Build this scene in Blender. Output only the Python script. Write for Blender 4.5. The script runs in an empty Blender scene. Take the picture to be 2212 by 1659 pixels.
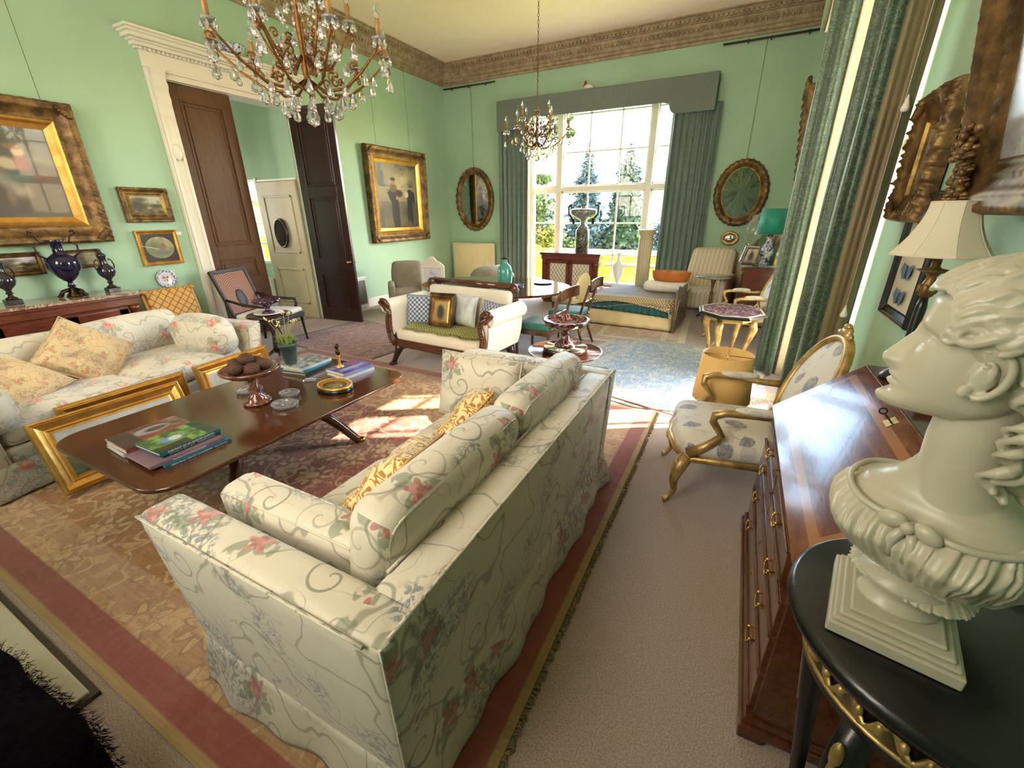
import bpy, bmesh, math, random
from math import sin, cos, pi, sqrt, atan2, exp
from mathutils import Vector, Matrix, noise, Euler
random.seed(7)
SC = bpy.context.scene
COL = SC.collection
# ---------------------------------------------------------------- colours
def lin(c):
    c = c / 255.0
    return c / 12.92 if c <= 0.04045 else ((c + 0.055) / 1.055) ** 2.4
def rgb(r, g, b): return (lin(r), lin(g), lin(b), 1.0)
# ---------------------------------------------------------------- node helper
class G:
    def __init__(s, name):
        s.m = bpy.data.materials.new(name); s.m.use_nodes = True
        s.t = s.m.node_tree; s.t.nodes.clear()
        s.out = s.t.nodes.new('ShaderNodeOutputMaterial')
        s.b = s.t.nodes.new('ShaderNodeBsdfPrincipled')
        s.t.links.new(s.b.outputs[0], s.out.inputs[0])
        s.tc = s.t.nodes.new('ShaderNodeTexCoord')
    def put(s, inp, v):
        if v is None: return
        if isinstance(v, bpy.types.NodeSocket): s.t.links.new(v, inp)
        else:
            try: inp.default_value = v
            except Exception:
                inp.default_value = (v[0], v[1], v[2])
    def n(s, typ, ins=None, out=0, **kw):
        nd = s.t.nodes.new('ShaderNode' + typ)
        for k, v in kw.items(): setattr(nd, k, v)
        for k, v in (ins or {}).items(): s.put(nd.inputs[k], v)
        return nd.outputs[out]
    def co(s, kind='UV', scale=1.0, rot=0.0, loc=(0, 0, 0)):
        sc = scale if isinstance(scale, tuple) else (scale,) * 3
        return s.n('Mapping', {'Vector': s.tc.outputs[kind], 'Scale': sc, 'Rotation': (0, 0, rot), 'Location': loc})
    def math(s, op, a, b=0.0, c=None):
        nd = s.t.nodes.new('ShaderNodeMath'); nd.operation = op
        s.put(nd.inputs[0], a); s.put(nd.inputs[1], b)
        if c is not None: s.put(nd.inputs[2], c)
        return nd.outputs[0]
    def noise(s, co, scale, detail=2.0, rough=.5, dist=0.0, out=0):
        return s.n('TexNoise', {'Vector': co, 'Scale': scale, 'Detail': detail, 'Roughness': rough, 'Distortion': dist}, out)
    def voro(s, co, scale, feature='F1', out='Distance', rand=1.0):
        nd = s.t.nodes.new('ShaderNodeTexVoronoi'); nd.feature = feature
        s.put(nd.inputs['Vector'], co); s.put(nd.inputs['Scale'], scale); s.put(nd.inputs['Randomness'], rand)
        return nd.outputs[out]
    def mix(s, f, a, b, mode='MIX'):
        nd = s.t.nodes.new('ShaderNodeMix'); nd.data_type = 'RGBA'; nd.blend_type = mode
        s.put(nd.inputs[0], f); s.put(nd.inputs[6], a); s.put(nd.inputs[7], b)
        return nd.outputs[2]
    def ramp(s, f, stops, interp='LINEAR'):
        nd = s.t.nodes.new('ShaderNodeValToRGB'); nd.color_ramp.interpolation = interp
        e = nd.color_ramp.elements
        while len(e) < len(stops): e.new(1.0)
        for i, (p, c) in enumerate(stops):
            e[i].position = p
            e[i].color = c if isinstance(c, tuple) else (c, c, c, 1)
        s.put(nd.inputs[0], f); return nd.outputs[0]
    def step(s, f, lo, hi):
        nd = s.t.nodes.new('ShaderNodeMapRange'); nd.interpolation_type = 'SMOOTHSTEP'
        s.put(nd.inputs[0], f); nd.inputs[1].default_value = lo; nd.inputs[2].default_value = hi
        return nd.outputs[0]
    def sep(s, co): 
        nd = s.t.nodes.new('ShaderNodeSeparateXYZ'); s.put(nd.inputs[0], co); return nd.outputs
    def bump(s, h, strength=.3, dist=.01):
        nd = s.t.nodes.new('ShaderNodeBump'); nd.inputs['Strength'].default_value = strength
        nd.inputs['Distance'].default_value = dist
        s.put(nd.inputs['Height'], h); s.put(s.b.inputs['Normal'], nd.outputs[0]); return nd.outputs[0]
    def set(s, **k):
        nm = {'col': 'Base Color', 'rough': 'Roughness', 'metal': 'Metallic', 'coat': 'Coat Weight', 'sheen': 'Sheen Weight',
              'trans': 'Transmission Weight', 'ior': 'IOR', 'spec': 'Specular IOR Level', 'coatr': 'Coat Roughness', 'sss': 'Subsurface Weight'}
        for a, v in k.items(): s.put(s.b.inputs[nm[a]], v)
        return s
M = {}
def plain(name, col, rough=.5, metal=0.0, var=0.0, vs=6.0, bump=0.0, bs=40.0, **k):
    g = G(name)
    c = col
    if var:
        f = g.noise(g.co('Object'), vs, 4.0, .6)
        d = tuple(max(0, x * (1 - var)) for x in col[:3]) + (1,)
        l = tuple(min(1, x * (1 + var)) for x in col[:3]) + (1,)
        c = g.mix(g.step(f, .3, .7), d, l)
    g.set(col=c, rough=rough, metal=metal, **k)
    if bump: g.bump(g.noise(g.co('Object'), bs, 3.0), bump, .004)
    M[name] = g.m; return g.m
def wood(name, dark, light, rough=.25, scale=3.0, coat=.4, axis=(1, 8, 8)):
    g = G(name)
    co = g.co('Object', tuple(a * scale for a in axis))
    f = g.noise(co, 2.2, 6.0, .62, .8)
    f2 = g.noise(g.co('Object', scale), .9, 2.0)
    c = g.ramp(f, [(.25, dark), (.5, tuple((a + b) / 2 for a, b in zip(dark, light))), (.75, light)])
    c = g.mix(g.math('MULTIPLY', f2, .5), c, dark)
    g.set(col=c, rough=rough, coat=coat, coatr=.12)
    M[name] = g.m; return g.m
# ---------------------------------------------------------------- mesh builder
class B:
    def __init__(s): s.v = []; s.f = []; s.mi = []; s.sm = []
    def add(s, vs, fs, mi=0, sm=False, T=None):
        o = len(s.v)
        if T is not None: vs = [T @ Vector(p) for p in vs]
        s.v += [tuple(p) for p in vs]
        s.f += [tuple(i + o for i in f) for f in fs]
        s.mi += [mi] * len(fs); s.sm += [sm] * len(fs); return s
    def box(s, x0, x1, y0, y1, z0, z1, mi=0, T=None):
        v = [(x, y, z) for z in (z0, z1) for y in (y0, y1) for x in (x0, x1)]
        f = [(0, 2, 3, 1), (4, 5, 7, 6), (0, 1, 5, 4), (2, 6, 7, 3), (0, 4, 6, 2), (1, 3, 7, 5)]
        return s.add(v, f, mi, False, T)
    def grid(s, fn, nu, nv, cu=False, cv=False, mi=0, sm=True, T=None, flip=False):
        mu = nu if cu else nu + 1; mv = nv if cv else nv + 1
        vs = [fn(i / nu, j / nv) for j in range(mv) for i in range(mu)]
        fs = []
        for j in range(nv):
            for i in range(nu):
                a = j * mu + i; b = j * mu + (i + 1) % mu; c = ((j + 1) % mv) * mu + (i + 1) % mu; d = ((j + 1) % mv) * mu + i
                fs.append((d, c, b, a) if flip else (a, b, c, d))
        return s.add(vs, fs, mi, sm, T)
    def lathe(s, prof, seg=32, c=(0, 0, 0), mi=0, sm=True, T=None, sx=1, sy=1, cap=True):
        n = len(prof)
        vs = [(c[0] + r * cos(2 * pi * k / seg) * sx, c[1] + r * sin(2 * pi * k / seg) * sy, c[2] + z) for r, z in prof for k in range(seg)]
        fs = [(j * seg + k, j * seg + (k + 1) % seg, (j + 1) * seg + (k + 1) % seg, (j + 1) * seg + k) for j in range(n - 1) for k in range(seg)]
        if cap and prof[0][0] > 1e-4: fs.append(tuple(range(seg))[::-1])
        if cap and prof[-1][0] > 1e-4: fs.append(tuple((n - 1) * seg + k for k in range(seg)))
        return s.add(vs, fs, mi, sm, T)
    def tube(s, pts, r, seg=8, closed=False, mi=0, T=None, flat=1.0):
        P = [Vector(p) for p in pts]; n = len(P)
        R = r if isinstance(r, (list, tuple)) else [r] * n
        vs = []; up = None
        for i in range(n):
            a = P[(i - 1) % n] if (closed or i > 0) else P[i]
            b = P[(i + 1) % n] if (closed or i < n - 1) else P[i]
            d = (b - a); d = d.normalized() if d.length > 1e-9 else Vector((0, 0, 1))
            if up is None:
                up = Vector((0, 0, 1)) if abs(d.z) < .9 else Vector((1, 0, 0))
            x = d.cross(up); x = x.normalized() if x.length > 1e-6 else d.orthogonal().normalized()
            up = x.cross(d).normalized()
            for k in range(seg):
                t = 2 * pi * k / seg
                vs.append(P[i] + (x * cos(t) + up * sin(t) * flat) * R[i])
        fs = []
        for i in range(n if closed else n - 1):
            for k in range(seg):
                j = (i + 1) % n
                fs.append((i * seg + k, i * seg + (k + 1) % seg, j * seg + (k + 1) % seg, j * seg + k))
        if not closed:
            fs.append(tuple(range(seg))[::-1]); fs.append(tuple((n - 1) * seg + k for k in range(seg)))
        return s.add(vs, fs, mi, True, T)
    def ell(s, c, r, nu=16, nv=10, mi=0, T=None):
        def fn(u, v):
            a = 2 * pi * u; b = -pi / 2 + pi * v
            return (c[0] + r[0] * cos(b) * cos(a), c[1] + r[1] * cos(b) * sin(a), c[2] + r[2] * sin(b))
        return s.grid(fn, nu, nv, True, False, mi, True, T)
    def prism(s, poly, h, axis='z', off=0.0, mi=0, T=None, sm=False):
        n = len(poly)
        def P(p, t):
            if axis == 'z': return (p[0], p[1], t)
            if axis == 'y': return (p[0], t, p[1])
            return (t, p[0], p[1])
        vs = [P(p, off) for p in poly] + [P(p, off + h) for p in poly]
        fs = [tuple(range(n))[::-1], tuple(range(n, 2 * n))] + [(i, (i + 1) % n, n + (i + 1) % n, n + i) for i in range(n)]
        return s.add(vs, fs, mi, sm, T)
    def beam(s, a, b, w, h, mi=0):
        a = Vector(a); b = Vector(b); d = (b - a); L = d.length
        q = d.to_track_quat('Z', 'Y').to_matrix().to_4x4()
        return s.box(-w / 2, w / 2, -h / 2, h / 2, 0, L, mi, Matrix.Translation(a) @ q)
    def rbox(s, x0, x1, y0, y1, z0, z1, r=.04, bul=0.0, n=8, mi=0, T=None, taper=None):
        """rounded, slightly bulging upholstery block (superellipsoid-like sphere grid on a box)"""
        cx, cy, cz = (x0 + x1) / 2, (y0 + y1) / 2, (z0 + z1) / 2
        hx, hy, hz = (x1 - x0) / 2, (y1 - y0) / 2, (z1 - z0) / 2
        r = min(r, hx, hy, hz) * .999
        bm = bmesh.new(); bmesh.ops.create_cube(bm, size=2.0)
        bmesh.ops.subdivide_edges(bm, edges=bm.edges[:], cuts=n, use_grid_fill=True)
        vs = []
        for v in bm.verts:
            p = []
            for c, h in ((v.co.x, hx), (v.co.y, hy), (v.co.z, hz)):
                # concentrate vertices near the edges
                t = c; a = abs(t); lim = 1 - r / h
                q = a * (lim + (1 - lim)) if lim < .3 else (a / .7 * lim if a < .7 else lim + (a - .7) / .3 * (1 - lim))
                p.append(math.copysign(q * h, t))
            inner = [max(-(h - r), min(h - r, c)) for c, h in zip(p, (hx, hy, hz))]
            d = Vector([a - b for a, b in zip(p, inner)])
            if d.length > 1e-9: 
                m = max(abs(d.x), abs(d.y), abs(d.z)); d = d.normalized() * m
            q = Vector(inner) + d
            if bul:
                ux, uy, uz = q.x / hx, q.y / hy, q.z / hz
                k = (1 - ux * ux) * (1 - uy * uy)
                q.z += bul * k * (1 if q.z > 0 else -.4) * (abs(uz))
                k2 = (1 - uz * uz)
                q.x += math.copysign(bul * .5 * k2 * (1 - uy * uy) * abs(ux) ** 3, q.x); q.y += math.copysign(bul * .5 * k2 * (1 - ux * ux) * abs(uy) ** 3, q.y)
            vs.append(Vector((q.x + cx, q.y + cy, q.z + cz)))
        bm.verts.index_update()
        fs = [tuple(v.index for v in f.verts) for f in bm.faces]; bm.free()
        return s.add(vs, fs, mi, True, T)
def obj(name, b, mats, parent=None, loc=None, rot=None, bevel=0.0, label=None, kind=None, bseg=2, auto=None):
    me = bpy.data.meshes.new(name); me.from_pydata(b.v, [], b.f)
    me.validate(verbose=False)
    if not isinstance(mats, (list, tuple)): mats = [mats]
    for m in mats: me.materials.append(M[m] if isinstance(m, str) else m)
    if len(me.polygons) == len(b.f):
        me.polygons.foreach_set('material_index', b.mi); me.polygons.foreach_set('use_smooth', b.sm)
    uv = me.uv_layers.new(name='UVMap'); me.update()
    for p in me.polygons:
        n = p.normal; ax, ay, az = abs(n.x), abs(n.y), abs(n.z)
        for li in p.loop_indices:
            c = me.vertices[me.loops[li].vertex_index].co
            uv.data[li].uv = (c.x, c.y) if az >= ax and az >= ay else ((c.y, c.z) if ax >= ay else (c.x, c.z))
    o = bpy.data.objects.new(name, me); COL.objects.link(o)
    if parent: o.parent = parent
    if loc is not None: o.location = loc
    if rot is not None: o.rotation_euler = rot
    if bevel:
        m = o.modifiers.new('bevel', 'BEVEL'); m.width = bevel; m.segments = bseg; m.limit_method = 'ANGLE'; m.angle_limit = .7
    if label: o['label'] = label
    if kind: o['kind'] = kind
    return o
def tag(o, label, cat, group=None, kind=None):
    o['label'] = label; o['category'] = cat
    if group: o['group'] = group
    if kind: o['kind'] = kind
    return o
def thing(name, label, cat, loc=(0, 0, 0), rotz=0.0, group=None, rot=None):
    o = bpy.data.objects.new(name, None); COL.objects.link(o); o.empty_display_size = .1
    o.location = loc; o.rotation_euler = rot if rot else (0, 0, rotz)
    return tag(o, label, cat, group)
def struct(name, b, mats, **k): return obj(name, b, mats, kind='structure', **k)
def kids(o): return [c for c in bpy.data.objects if c.parent == o]
def dup(o, loc=None, rotz=None, label=None, group=None, parent=None, scale=None):
    c = o.copy(); COL.objects.link(c); c.parent = parent
    if loc is not None: c.location = loc
    if rotz is not None: c.rotation_euler = (0, 0, rotz)
    if label: c['label'] = label
    if group: c['group'] = group
    if scale: c.scale = (scale,) * 3
    for k in kids(o): dup(k, parent=c)
    return c
def Rz(a): return Matrix.Rotation(a, 4, 'Z')
def Tr(x, y, z): return Matrix.Translation((x, y, z))
def rrect(w, h, r, n=6):
    """outline of a rounded rectangle centred on the origin"""
    pts = []
    for cx, cy, a in ((w / 2 - r, h / 2 - r, 0), (-w / 2 + r, h / 2 - r, pi / 2), (-w / 2 + r, -h / 2 + r, pi), (w / 2 - r, -h / 2 + r, 1.5 * pi)):
        for k in range(n + 1): pts.append((cx + r * cos(a + k * pi / 2 / n), cy + r * sin(a + k * pi / 2 / n)))
    return pts
def slab(b, outline, prof, mi=0, T=None):
    """closed top with a moulded edge: prof = [(inset, z)] from bottom to top"""
    def ins(pts, d):
        n = len(pts); out = []
        for i in range(n):
            p0, p1, p2 = Vector(pts[i - 1]), Vector(pts[i]), Vector(pts[(i + 1) % n])
            t = (p2 - p0).normalized(); nn = Vector((t.y, -t.x)); out.append(p1 - nn * d)
        return out
    n = len(outline); vs = []
    for d, z in prof: vs += [(p.x, p.y, z) for p in ins(outline, d)]
    fs = [(j * n + i, j * n + (i + 1) % n, (j + 1) * n + (i + 1) % n, (j + 1) * n + i) for j in range(len(prof) - 1) for i in range(n)]
    fs.append(tuple(range(n))[::-1]); fs.append(tuple((len(prof) - 1) * n + i for i in range(n)))
    b.add(vs, fs, mi, False, T)
def frame(b, w, h, prof, mi=0, T=None, wave=None, nseg=1):
    """mitred rectangular frame in the XZ plane facing -Y; prof = [(inset from outer edge, projection)]"""
    vs = []; n = len(prof); N = 4 * nseg
    cor = [(-w / 2, -h / 2), (w / 2, -h / 2), (w / 2, h / 2), (-w / 2, h / 2)]
    for c in range(4):
        a = Vector(cor[c]); e = Vector(cor[(c + 1) % 4]); d = (e - a).normalized(); inn = Vector((-d.y, d.x))
        for q in range(nseg):
            t = q / nseg
            for ii, (i, pr) in enumerate(prof):
                A = a + Vector((i * (1 if a.x < 0 else -1), i * (1 if a.y < 0 else -1)))
                E = e + Vector((i * (1 if e.x < 0 else -1), i * (1 if e.y < 0 else -1)))
                p = A.lerp(E, t)
                if wave and q > 0:
                    dd = wave(ii, (A - E).length * t, t)
                    p = p + inn * dd[0]; pr2 = pr + dd[1]
                else: pr2 = pr
                vs.append((p.x, -pr2, p.y))
    fs = [(k * n + j, ((k + 1) % N) * n + j, ((k + 1) % N) * n + j + 1, k * n + j + 1) for k in range(N) for j in range(n - 1)]
    b.add(vs, fs, mi, bool(wave), T)
def oframe(b, rx, rz, prof, seg=64, mi=0, wave=None):
    """oval frame in XZ facing -Y"""
    n = len(prof); vs = []
    for k in range(seg):
        a = 2 * pi * k / seg
        for ii, (i, pr) in enumerate(prof):
            w = wave(ii, k) if wave else 0
            vs.append(((rx - i + w) * cos(a), -(pr + w), (rz - i + w) * sin(a)))
    fs = [(k * n + j, k * n + j + 1, ((k + 1) % seg) * n + j + 1, ((k + 1) % seg) * n + j) for k in range(seg) for j in range(n - 1)]
    b.add(vs, [f[::-1] for f in fs], mi, True)
def pillow(w, h, t, nx=18, ny=18, pinch=.10, wr=0.0, sd=0.0):
    b = B()
    for sgn in (1, -1):
        def fn(u, v):
            x = 2 * u - 1; y = 2 * v - 1
            e = (1 - x ** 4) * (1 - y ** 4); e = max(e, 0) ** .55
            px = x * w / 2 * (1 - pinch * (1 - abs(y) ** 2) * abs(x) ** 2.0 * .8); py = y * h / 2 * (1 - pinch * (1 - abs(x) ** 2) * abs(y) ** 2.0 * .8)
            z = sgn * t / 2 * e
            if wr: z += wr * noise.noise(Vector((px * 9 + sd, py * 9, sd))) * e
            return (px, py, z)
        b.grid(fn, nx, ny, flip=(sgn < 0))
    return b
def weld(o, d=.0008):
    m = o.modifiers.new('weld', 'WELD'); m.merge_threshold = d; return o
def canvas(name, w, h, fn, parent, nx=70, nz=70, y=-.012, rough=.45, mat=None, loc=None, rot=None, oval=False):
    """a painted surface: one colour per vertex, facing -Y; fn(u,v) -> (r,g,b) 0..255"""
    b = B(); cols = []
    def P(u, v):
        x, z = (2 * u - 1), (2 * v - 1)
        if oval:
            x, z = x * sqrt(max(0, 1 - z * z / 2)), z * sqrt(max(0, 1 - x * x / 2))
        return (x * w / 2, y, z * h / 2)
    b.grid(P, nx, nz, sm=False)
    o = obj(name, b, mat or M['painted_canvas'], parent, loc, rot)
    a = o.data.color_attributes.new('paint', 'FLOAT_COLOR', 'POINT')
    i = 0
    for j in range(nz + 1):
        for k in range(nx + 1):
            u, v = k / nx, j / nz
            c = fn(u, v); a.data[i].color = (lin(max(0, min(255, c[0]))), lin(max(0, min(255, c[1]))), lin(max(0, min(255, c[2]))), 1); i += 1
    return o
def mx(a, b, t): t = max(0, min(1, t)); return tuple(x + (y - x) * t for x, y in zip(a, b))
def blob(c, u, v, cu, cv, ru, rv, col, soft=.25, ang=0):
    du, dv = u - cu, v - cv
    if ang: du, dv = du * cos(ang) + dv * sin(ang), -du * sin(ang) + dv * cos(ang)
    d = sqrt((du / ru) ** 2 + (dv / rv) ** 2)
    return mx(c, col, (1 + soft - d) / (2 * soft) if d > 1 - soft else 1)
def nz(u, v, s, sd=0): return noise.fractal(Vector((u * s, v * s, sd)), 1.0, 2.0, 4)
# ---------------------------------------------------------------- materials
g = G('wall_green')
f = g.noise(g.co('Object'), 1.3, 3.0)
g.set(col=g.mix(g.step(f, .3, .7), rgb(164, 195, 166), rgb(170, 201, 172)), rough=.55, spec=.3)
g.bump(g.noise(g.co('Object'), 60, 3), .08, .003); M['wall_green'] = g.m
plain('ceiling_cream', rgb(255, 230, 208), .8, var=.03, vs=1.2)
plain('white_paint', rgb(232, 226, 212), .35, var=.03, vs=3)
plain('cream_paint', rgb(190, 176, 142), .4, var=.05, vs=3)
plain('cream_metal', rgb(226, 214, 170), .35, var=.04, vs=3)
plain('grey_metal', rgb(160, 160, 155), .3, .9)
plain('brass', rgb(190, 150, 80), .25, 1.0, var=.2, vs=30)
plain('bronze', rgb(60, 42, 30), .3, .8, var=.3, vs=20)
plain('black_wood', rgb(18, 18, 20), .3, coat=.2, var=.3, vs=14)
plain('black_metal', rgb(20, 20, 22), .35, .3)
plain('rail_dark', rgb(70, 58, 46), .5, .2)
plain('marble_white', rgb(186, 180, 158), .32, var=.04, vs=5, spec=.5)
plain('bone_white', rgb(236, 232, 222), .5)
plain('cord_orange', rgb(200, 110, 60), .5)
plain('wire', rgb(60, 50, 40), .5, .4)
plain('glass_bulb', rgb(235, 235, 225), .08, trans=.85, ior=1.3)
plain('candle_sleeve', rgb(150, 112, 62), .5, .3)
plain('chandelier_iron', rgb(128, 88, 48), .4, .8, var=.3, vs=40)
plain('grass_green', rgb(70, 120, 50), .7)
wood('mahogany', rgb(48, 26, 14), rgb(108, 60, 34), .16, 3, .5)
wood('mahogany_dark', rgb(28, 13, 9), rgb(62, 30, 20), .3, 3, .3)
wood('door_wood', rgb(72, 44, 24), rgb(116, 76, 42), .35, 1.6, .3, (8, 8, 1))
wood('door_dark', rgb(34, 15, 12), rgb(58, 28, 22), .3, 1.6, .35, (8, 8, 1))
wood('walnut_bureau', rgb(58, 30, 18), rgb(116, 66, 40), .2, 2.5, .4, (6, 1, 6))
wood('rosewood', rgb(70, 26, 18), rgb(140, 66, 44), .22, 3, .5)
wood('cane_frame', rgb(30, 22, 20), rgb(58, 42, 36), .55, 3, 0)
wood('pine_shutter', rgb(150, 118, 70), rgb(182, 148, 96), .5)
wood('grey_wood', rgb(74, 60, 44), rgb(112, 94, 72), .55)
def gilt(name, a, b_, rough=.32, bs=60, metal=.85):
    g = G(name); co = g.co('Object')
    f = g.noise(co, 9, 5.0, .65)
    g.set(col=g.mix(g.step(f, .35, .68), a, b_), rough=rough, metal=metal)
    g.bump(g.noise(co, bs, 3), .25, .004); M[name] = g.m
gilt('gilt', rgb(158, 128, 74), rgb(212, 182, 120), .42, 60, .7)
gilt('gilt_bright', rgb(200, 150, 72), rgb(222, 176, 96), .36)
gilt('gilt_old', rgb(84, 62, 40), rgb(146, 114, 68), .48, 60, .6)
gilt('gilt_dull', rgb(104, 84, 48), rgb(168, 138, 78), .5)
gilt('cornice_gilt', rgb(150, 128, 100), rgb(182, 160, 130), .6, 40, .1)
# floral chintz
def chintz(name, base, pink, green, blue, line, scale=1.0, amt=1.0, sheen=.3):
    g = G(name); co = g.co('UV', scale)
    wob = g.n('VectorMath', {0: co, 1: g.n('VectorMath', {0: g.noise(co, 6, 2, out=1), 1: (.06, .06, .06)}, operation='MULTIPLY')}, operation='ADD')
    c = g.mix(g.step(g.noise(co, 2.2, 3), .35, .7), base, tuple(x * .93 for x in base[:3]) + (1,))
    # urns and ruins: soft grey blue patches with hatching
    big = g.noise(co, 2.6, 1.0)
    patch = g.step(big, .52, .60)
    hatch = g.step(g.noise(co, 30, 4, .7, 1.5), .47, .56)
    c = g.mix(g.math('MULTIPLY', g.math('MULTIPLY', patch, hatch), .8 * amt), c, blue)
    # vines: contour lines of a smooth noise
    vn = g.noise(wob, 3.4, 1.5, .45)
    line1 = g.math('SUBTRACT', 1.0, g.step(g.math('ABSOLUTE', g.math('SUBTRACT', vn, .5)), .004, .013))
    c = g.mix(g.math('MULTIPLY', line1, .6 * amt), c, line)
    vn2 = g.noise(wob, 7.5, 1.0, .4); line2 = g.math('SUBTRACT', 1.0, g.step(g.math('ABSOLUTE', g.math('SUBTRACT', vn2, .47)), .003, .012))
    c = g.mix(g.math('MULTIPLY', g.math('MULTIPLY', line2, g.step(big, .44, .52)), .5 * amt), c, line)
    # spirals around cell centres
    def cellpos(sc):
        nd = g.t.nodes.new('ShaderNodeTexVoronoi'); g.put(nd.inputs['Vector'], co); nd.inputs['Scale'].default_value = sc
        pos = g.n('VectorMath', {0: nd.outputs['Position'], 1: co}, operation='SUBTRACT') 
        s = g.sep(pos); ang = g.math('ARCTAN2', s[1], s[0]); r = g.math('SQRT', g.math('ADD', g.math('MULTIPLY', s[0], s[0]), g.math('MULTIPLY', s[1], s[1])))
        return nd, ang, r
    nd, ang, r = cellpos(3.1)
    sp = g.math('SINE', g.math('ADD', ang, g.math('MULTIPLY', r, 95.0)))
    m = g.math('MULTIPLY', g.step(sp, .86, .97), g.math('SUBTRACT', 1.0, g.step(r, .075, .105)))
    selr = g.step(g.sep(nd.outputs['Color'])[0], .45, .5)
    c = g.mix(g.math('MULTIPLY', g.math('MULTIPLY', m, selr), .7 * amt), c, line)
    # flowers: five petals
    nd, ang, r = cellpos(4.3)
    pet = g.math('ADD', .036, g.math('MULTIPLY', .015, g.math('SINE', g.math('MULTIPLY', ang, 5.0))))
    inside = g.step(g.math('SUBTRACT', pet, r), -.002, .004)
    sel = g.step(g.sep(nd.outputs['Color'])[1], .58, .62)
    leaf = g.math('MULTIPLY', g.step(g.math('SUBTRACT', g.math('ADD', .075, g.math('MULTIPLY', .04, g.math('SINE', g.math('MULTIPLY', ang, 3.0)))), r), 0, .01), g.step(g.noise(co, 22, 2), .42, .5))
    c = g.mix(g.math('MULTIPLY', g.math('MULTIPLY', leaf, sel), .62 * amt), c, green)
    pc = g.mix(g.step(g.noise(co, 34, 2), .4, .62), pink, tuple(min(1, x * 1.5 + .08) for x in pink[:3]) + (1,))
    c = g.mix(g.math('MULTIPLY', g.math('MULTIPLY', inside, sel), .85 * amt), c, pc)
    g.set(col=c, rough=.5, sheen=sheen, spec=.35)
    wr = g.noise(g.co('Object', (3, 10, 10)), 2.0, 3.0, .5, .6)
    g.bump(wr, .35, .012); M[name] = g.m
chintz('chintz', rgb(206, 198, 178), rgb(160, 96, 88), rgb(92, 108, 78), rgb(104, 112, 120), rgb(104, 104, 90))
chintz('chintz_pale', rgb(208, 200, 180), rgb(198, 104, 96), rgb(118, 136, 100), rgb(140, 148, 158), rgb(136, 132, 112), 1.0, .9)
chintz('needlepoint', rgb(204, 178, 134), rgb(182, 100, 80), rgb(120, 122, 84), rgb(150, 122, 88), rgb(140, 104, 70), 2.6, 1.0)
g = G('toile'); co = g.co('UV', 1.0); nd = g.t.nodes.new('ShaderNodeTexVoronoi'); g.put(nd.inputs['Vector'], co); nd.inputs['Scale'].default_value = 5.2; nd.inputs['Randomness'].default_value = .75
p = g.sep(g.n('VectorMath', {0: nd.outputs['Position'], 1: co}, operation='SUBTRACT')); r_ = g.math('SQRT', g.math('ADD', g.math('MULTIPLY', g.math('MULTIPLY', p[0], p[0]), 1.0), g.math('MULTIPLY', g.math('MULTIPLY', p[1], p[1]), .6)))
sel = g.step(g.sep(nd.outputs['Color'])[0], .35, .4); disc = g.math('MULTIPLY', g.math('SUBTRACT', 1.0, g.step(r_, .040, .046)), sel)
f = g.step(g.noise(co, 34, 4, .6, 1.2), .42, .58); base = g.mix(g.math('MULTIPLY', g.step(g.noise(co, 12, 3, .6, 1.0), .56, .62), .4), rgb(214, 208, 194), rgb(150, 148, 156))
c = g.mix(g.math('MULTIPLY', disc, g.math('ADD', .55, g.math('MULTIPLY', f, .35))), base, rgb(112, 112, 124)); g.set(col=c, rough=.6, sheen=.3); M['toile'] = g.m
def ikat(name, a, b_, sc=9.0):
    g = G(name); co = g.co('UV')
    f = g.noise(co, sc, 1.0, .4, 2.2)
    w = g.math('SINE', g.math('MULTIPLY', f, 38.0))
    g.set(col=g.mix(g.step(w, -.1, .25), a, b_), rough=.7, sheen=.3); g.bump(g.noise(co, 90, 2), .2, .003); M[name] = g.m
ikat('gold_ikat', rgb(160, 112, 44), rgb(222, 198, 140))
def trellis(name, a, b_, sc=26, wd=.16, rough=.7):
    g = G(name); s = g.sep(g.co('UV', sc, pi / 4))
    m = g.math('MINIMUM', g.math('PINGPONG', s[0], .5), g.math('PINGPONG', s[1], .5))
    g.set(col=g.mix(g.step(m, wd * .5, wd * .8), a, b_), rough=rough); g.bump(g.noise(g.co('Object'), 120, 2), .15, .002); M[name] = g.m
trellis('gold_lattice', rgb(120, 82, 34), rgb(190, 142, 72), 16, .12)
trellis('blue_dotted', rgb(186, 196, 208), rgb(186, 196, 208), 26)
g = G('blue_dotted'); s = g.sep(g.co('UV', 26, pi / 4))
d = g.math('ADD', g.math('POWER', g.math('PINGPONG', s[0], .5), 2.0), g.math('POWER', g.math('PINGPONG', s[1], .5), 2.0))
g.set(col=g.mix(g.step(d, .16, .2), rgb(182, 192, 204), rgb(66, 78, 104)), rough=.8); M['blue_dotted'] = g.m
trellis('green_throw', rgb(116, 116, 60), rgb(176, 172, 112), 36, .3, .9)
trellis('tan_blanket', rgb(128, 100, 62), rgb(214, 198, 156), 34, .28, .9)
trellis('teal_plaid', rgb(38, 92, 92), rgb(24, 66, 72), 20, .5, .8)
plain('linen_cream', rgb(226, 216, 196), .75, var=.04, vs=5, bump=.15, bs=90, sheen=.2)
plain('linen_yellow', rgb(226, 208, 158), .8, var=.05, vs=5, bump=.15, bs=60)
plain('silk_pale', rgb(196, 200, 196), .4, var=.15, vs=14, bump=.3, bs=20, sheen=.4)
plain('green_seat', rgb(34, 104, 88), .7, var=.15, vs=12, sheen=.4)
plain('gold_fabric', rgb(190, 140, 64), .6, var=.15, vs=12)
plain('white_fabric', rgb(224, 218, 208), .8, var=.05, vs=8, bump=.2, bs=60)
plain('grey_fabric', rgb(140, 130, 112), .85, var=.1, vs=8, bump=.2, bs=60)
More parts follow.
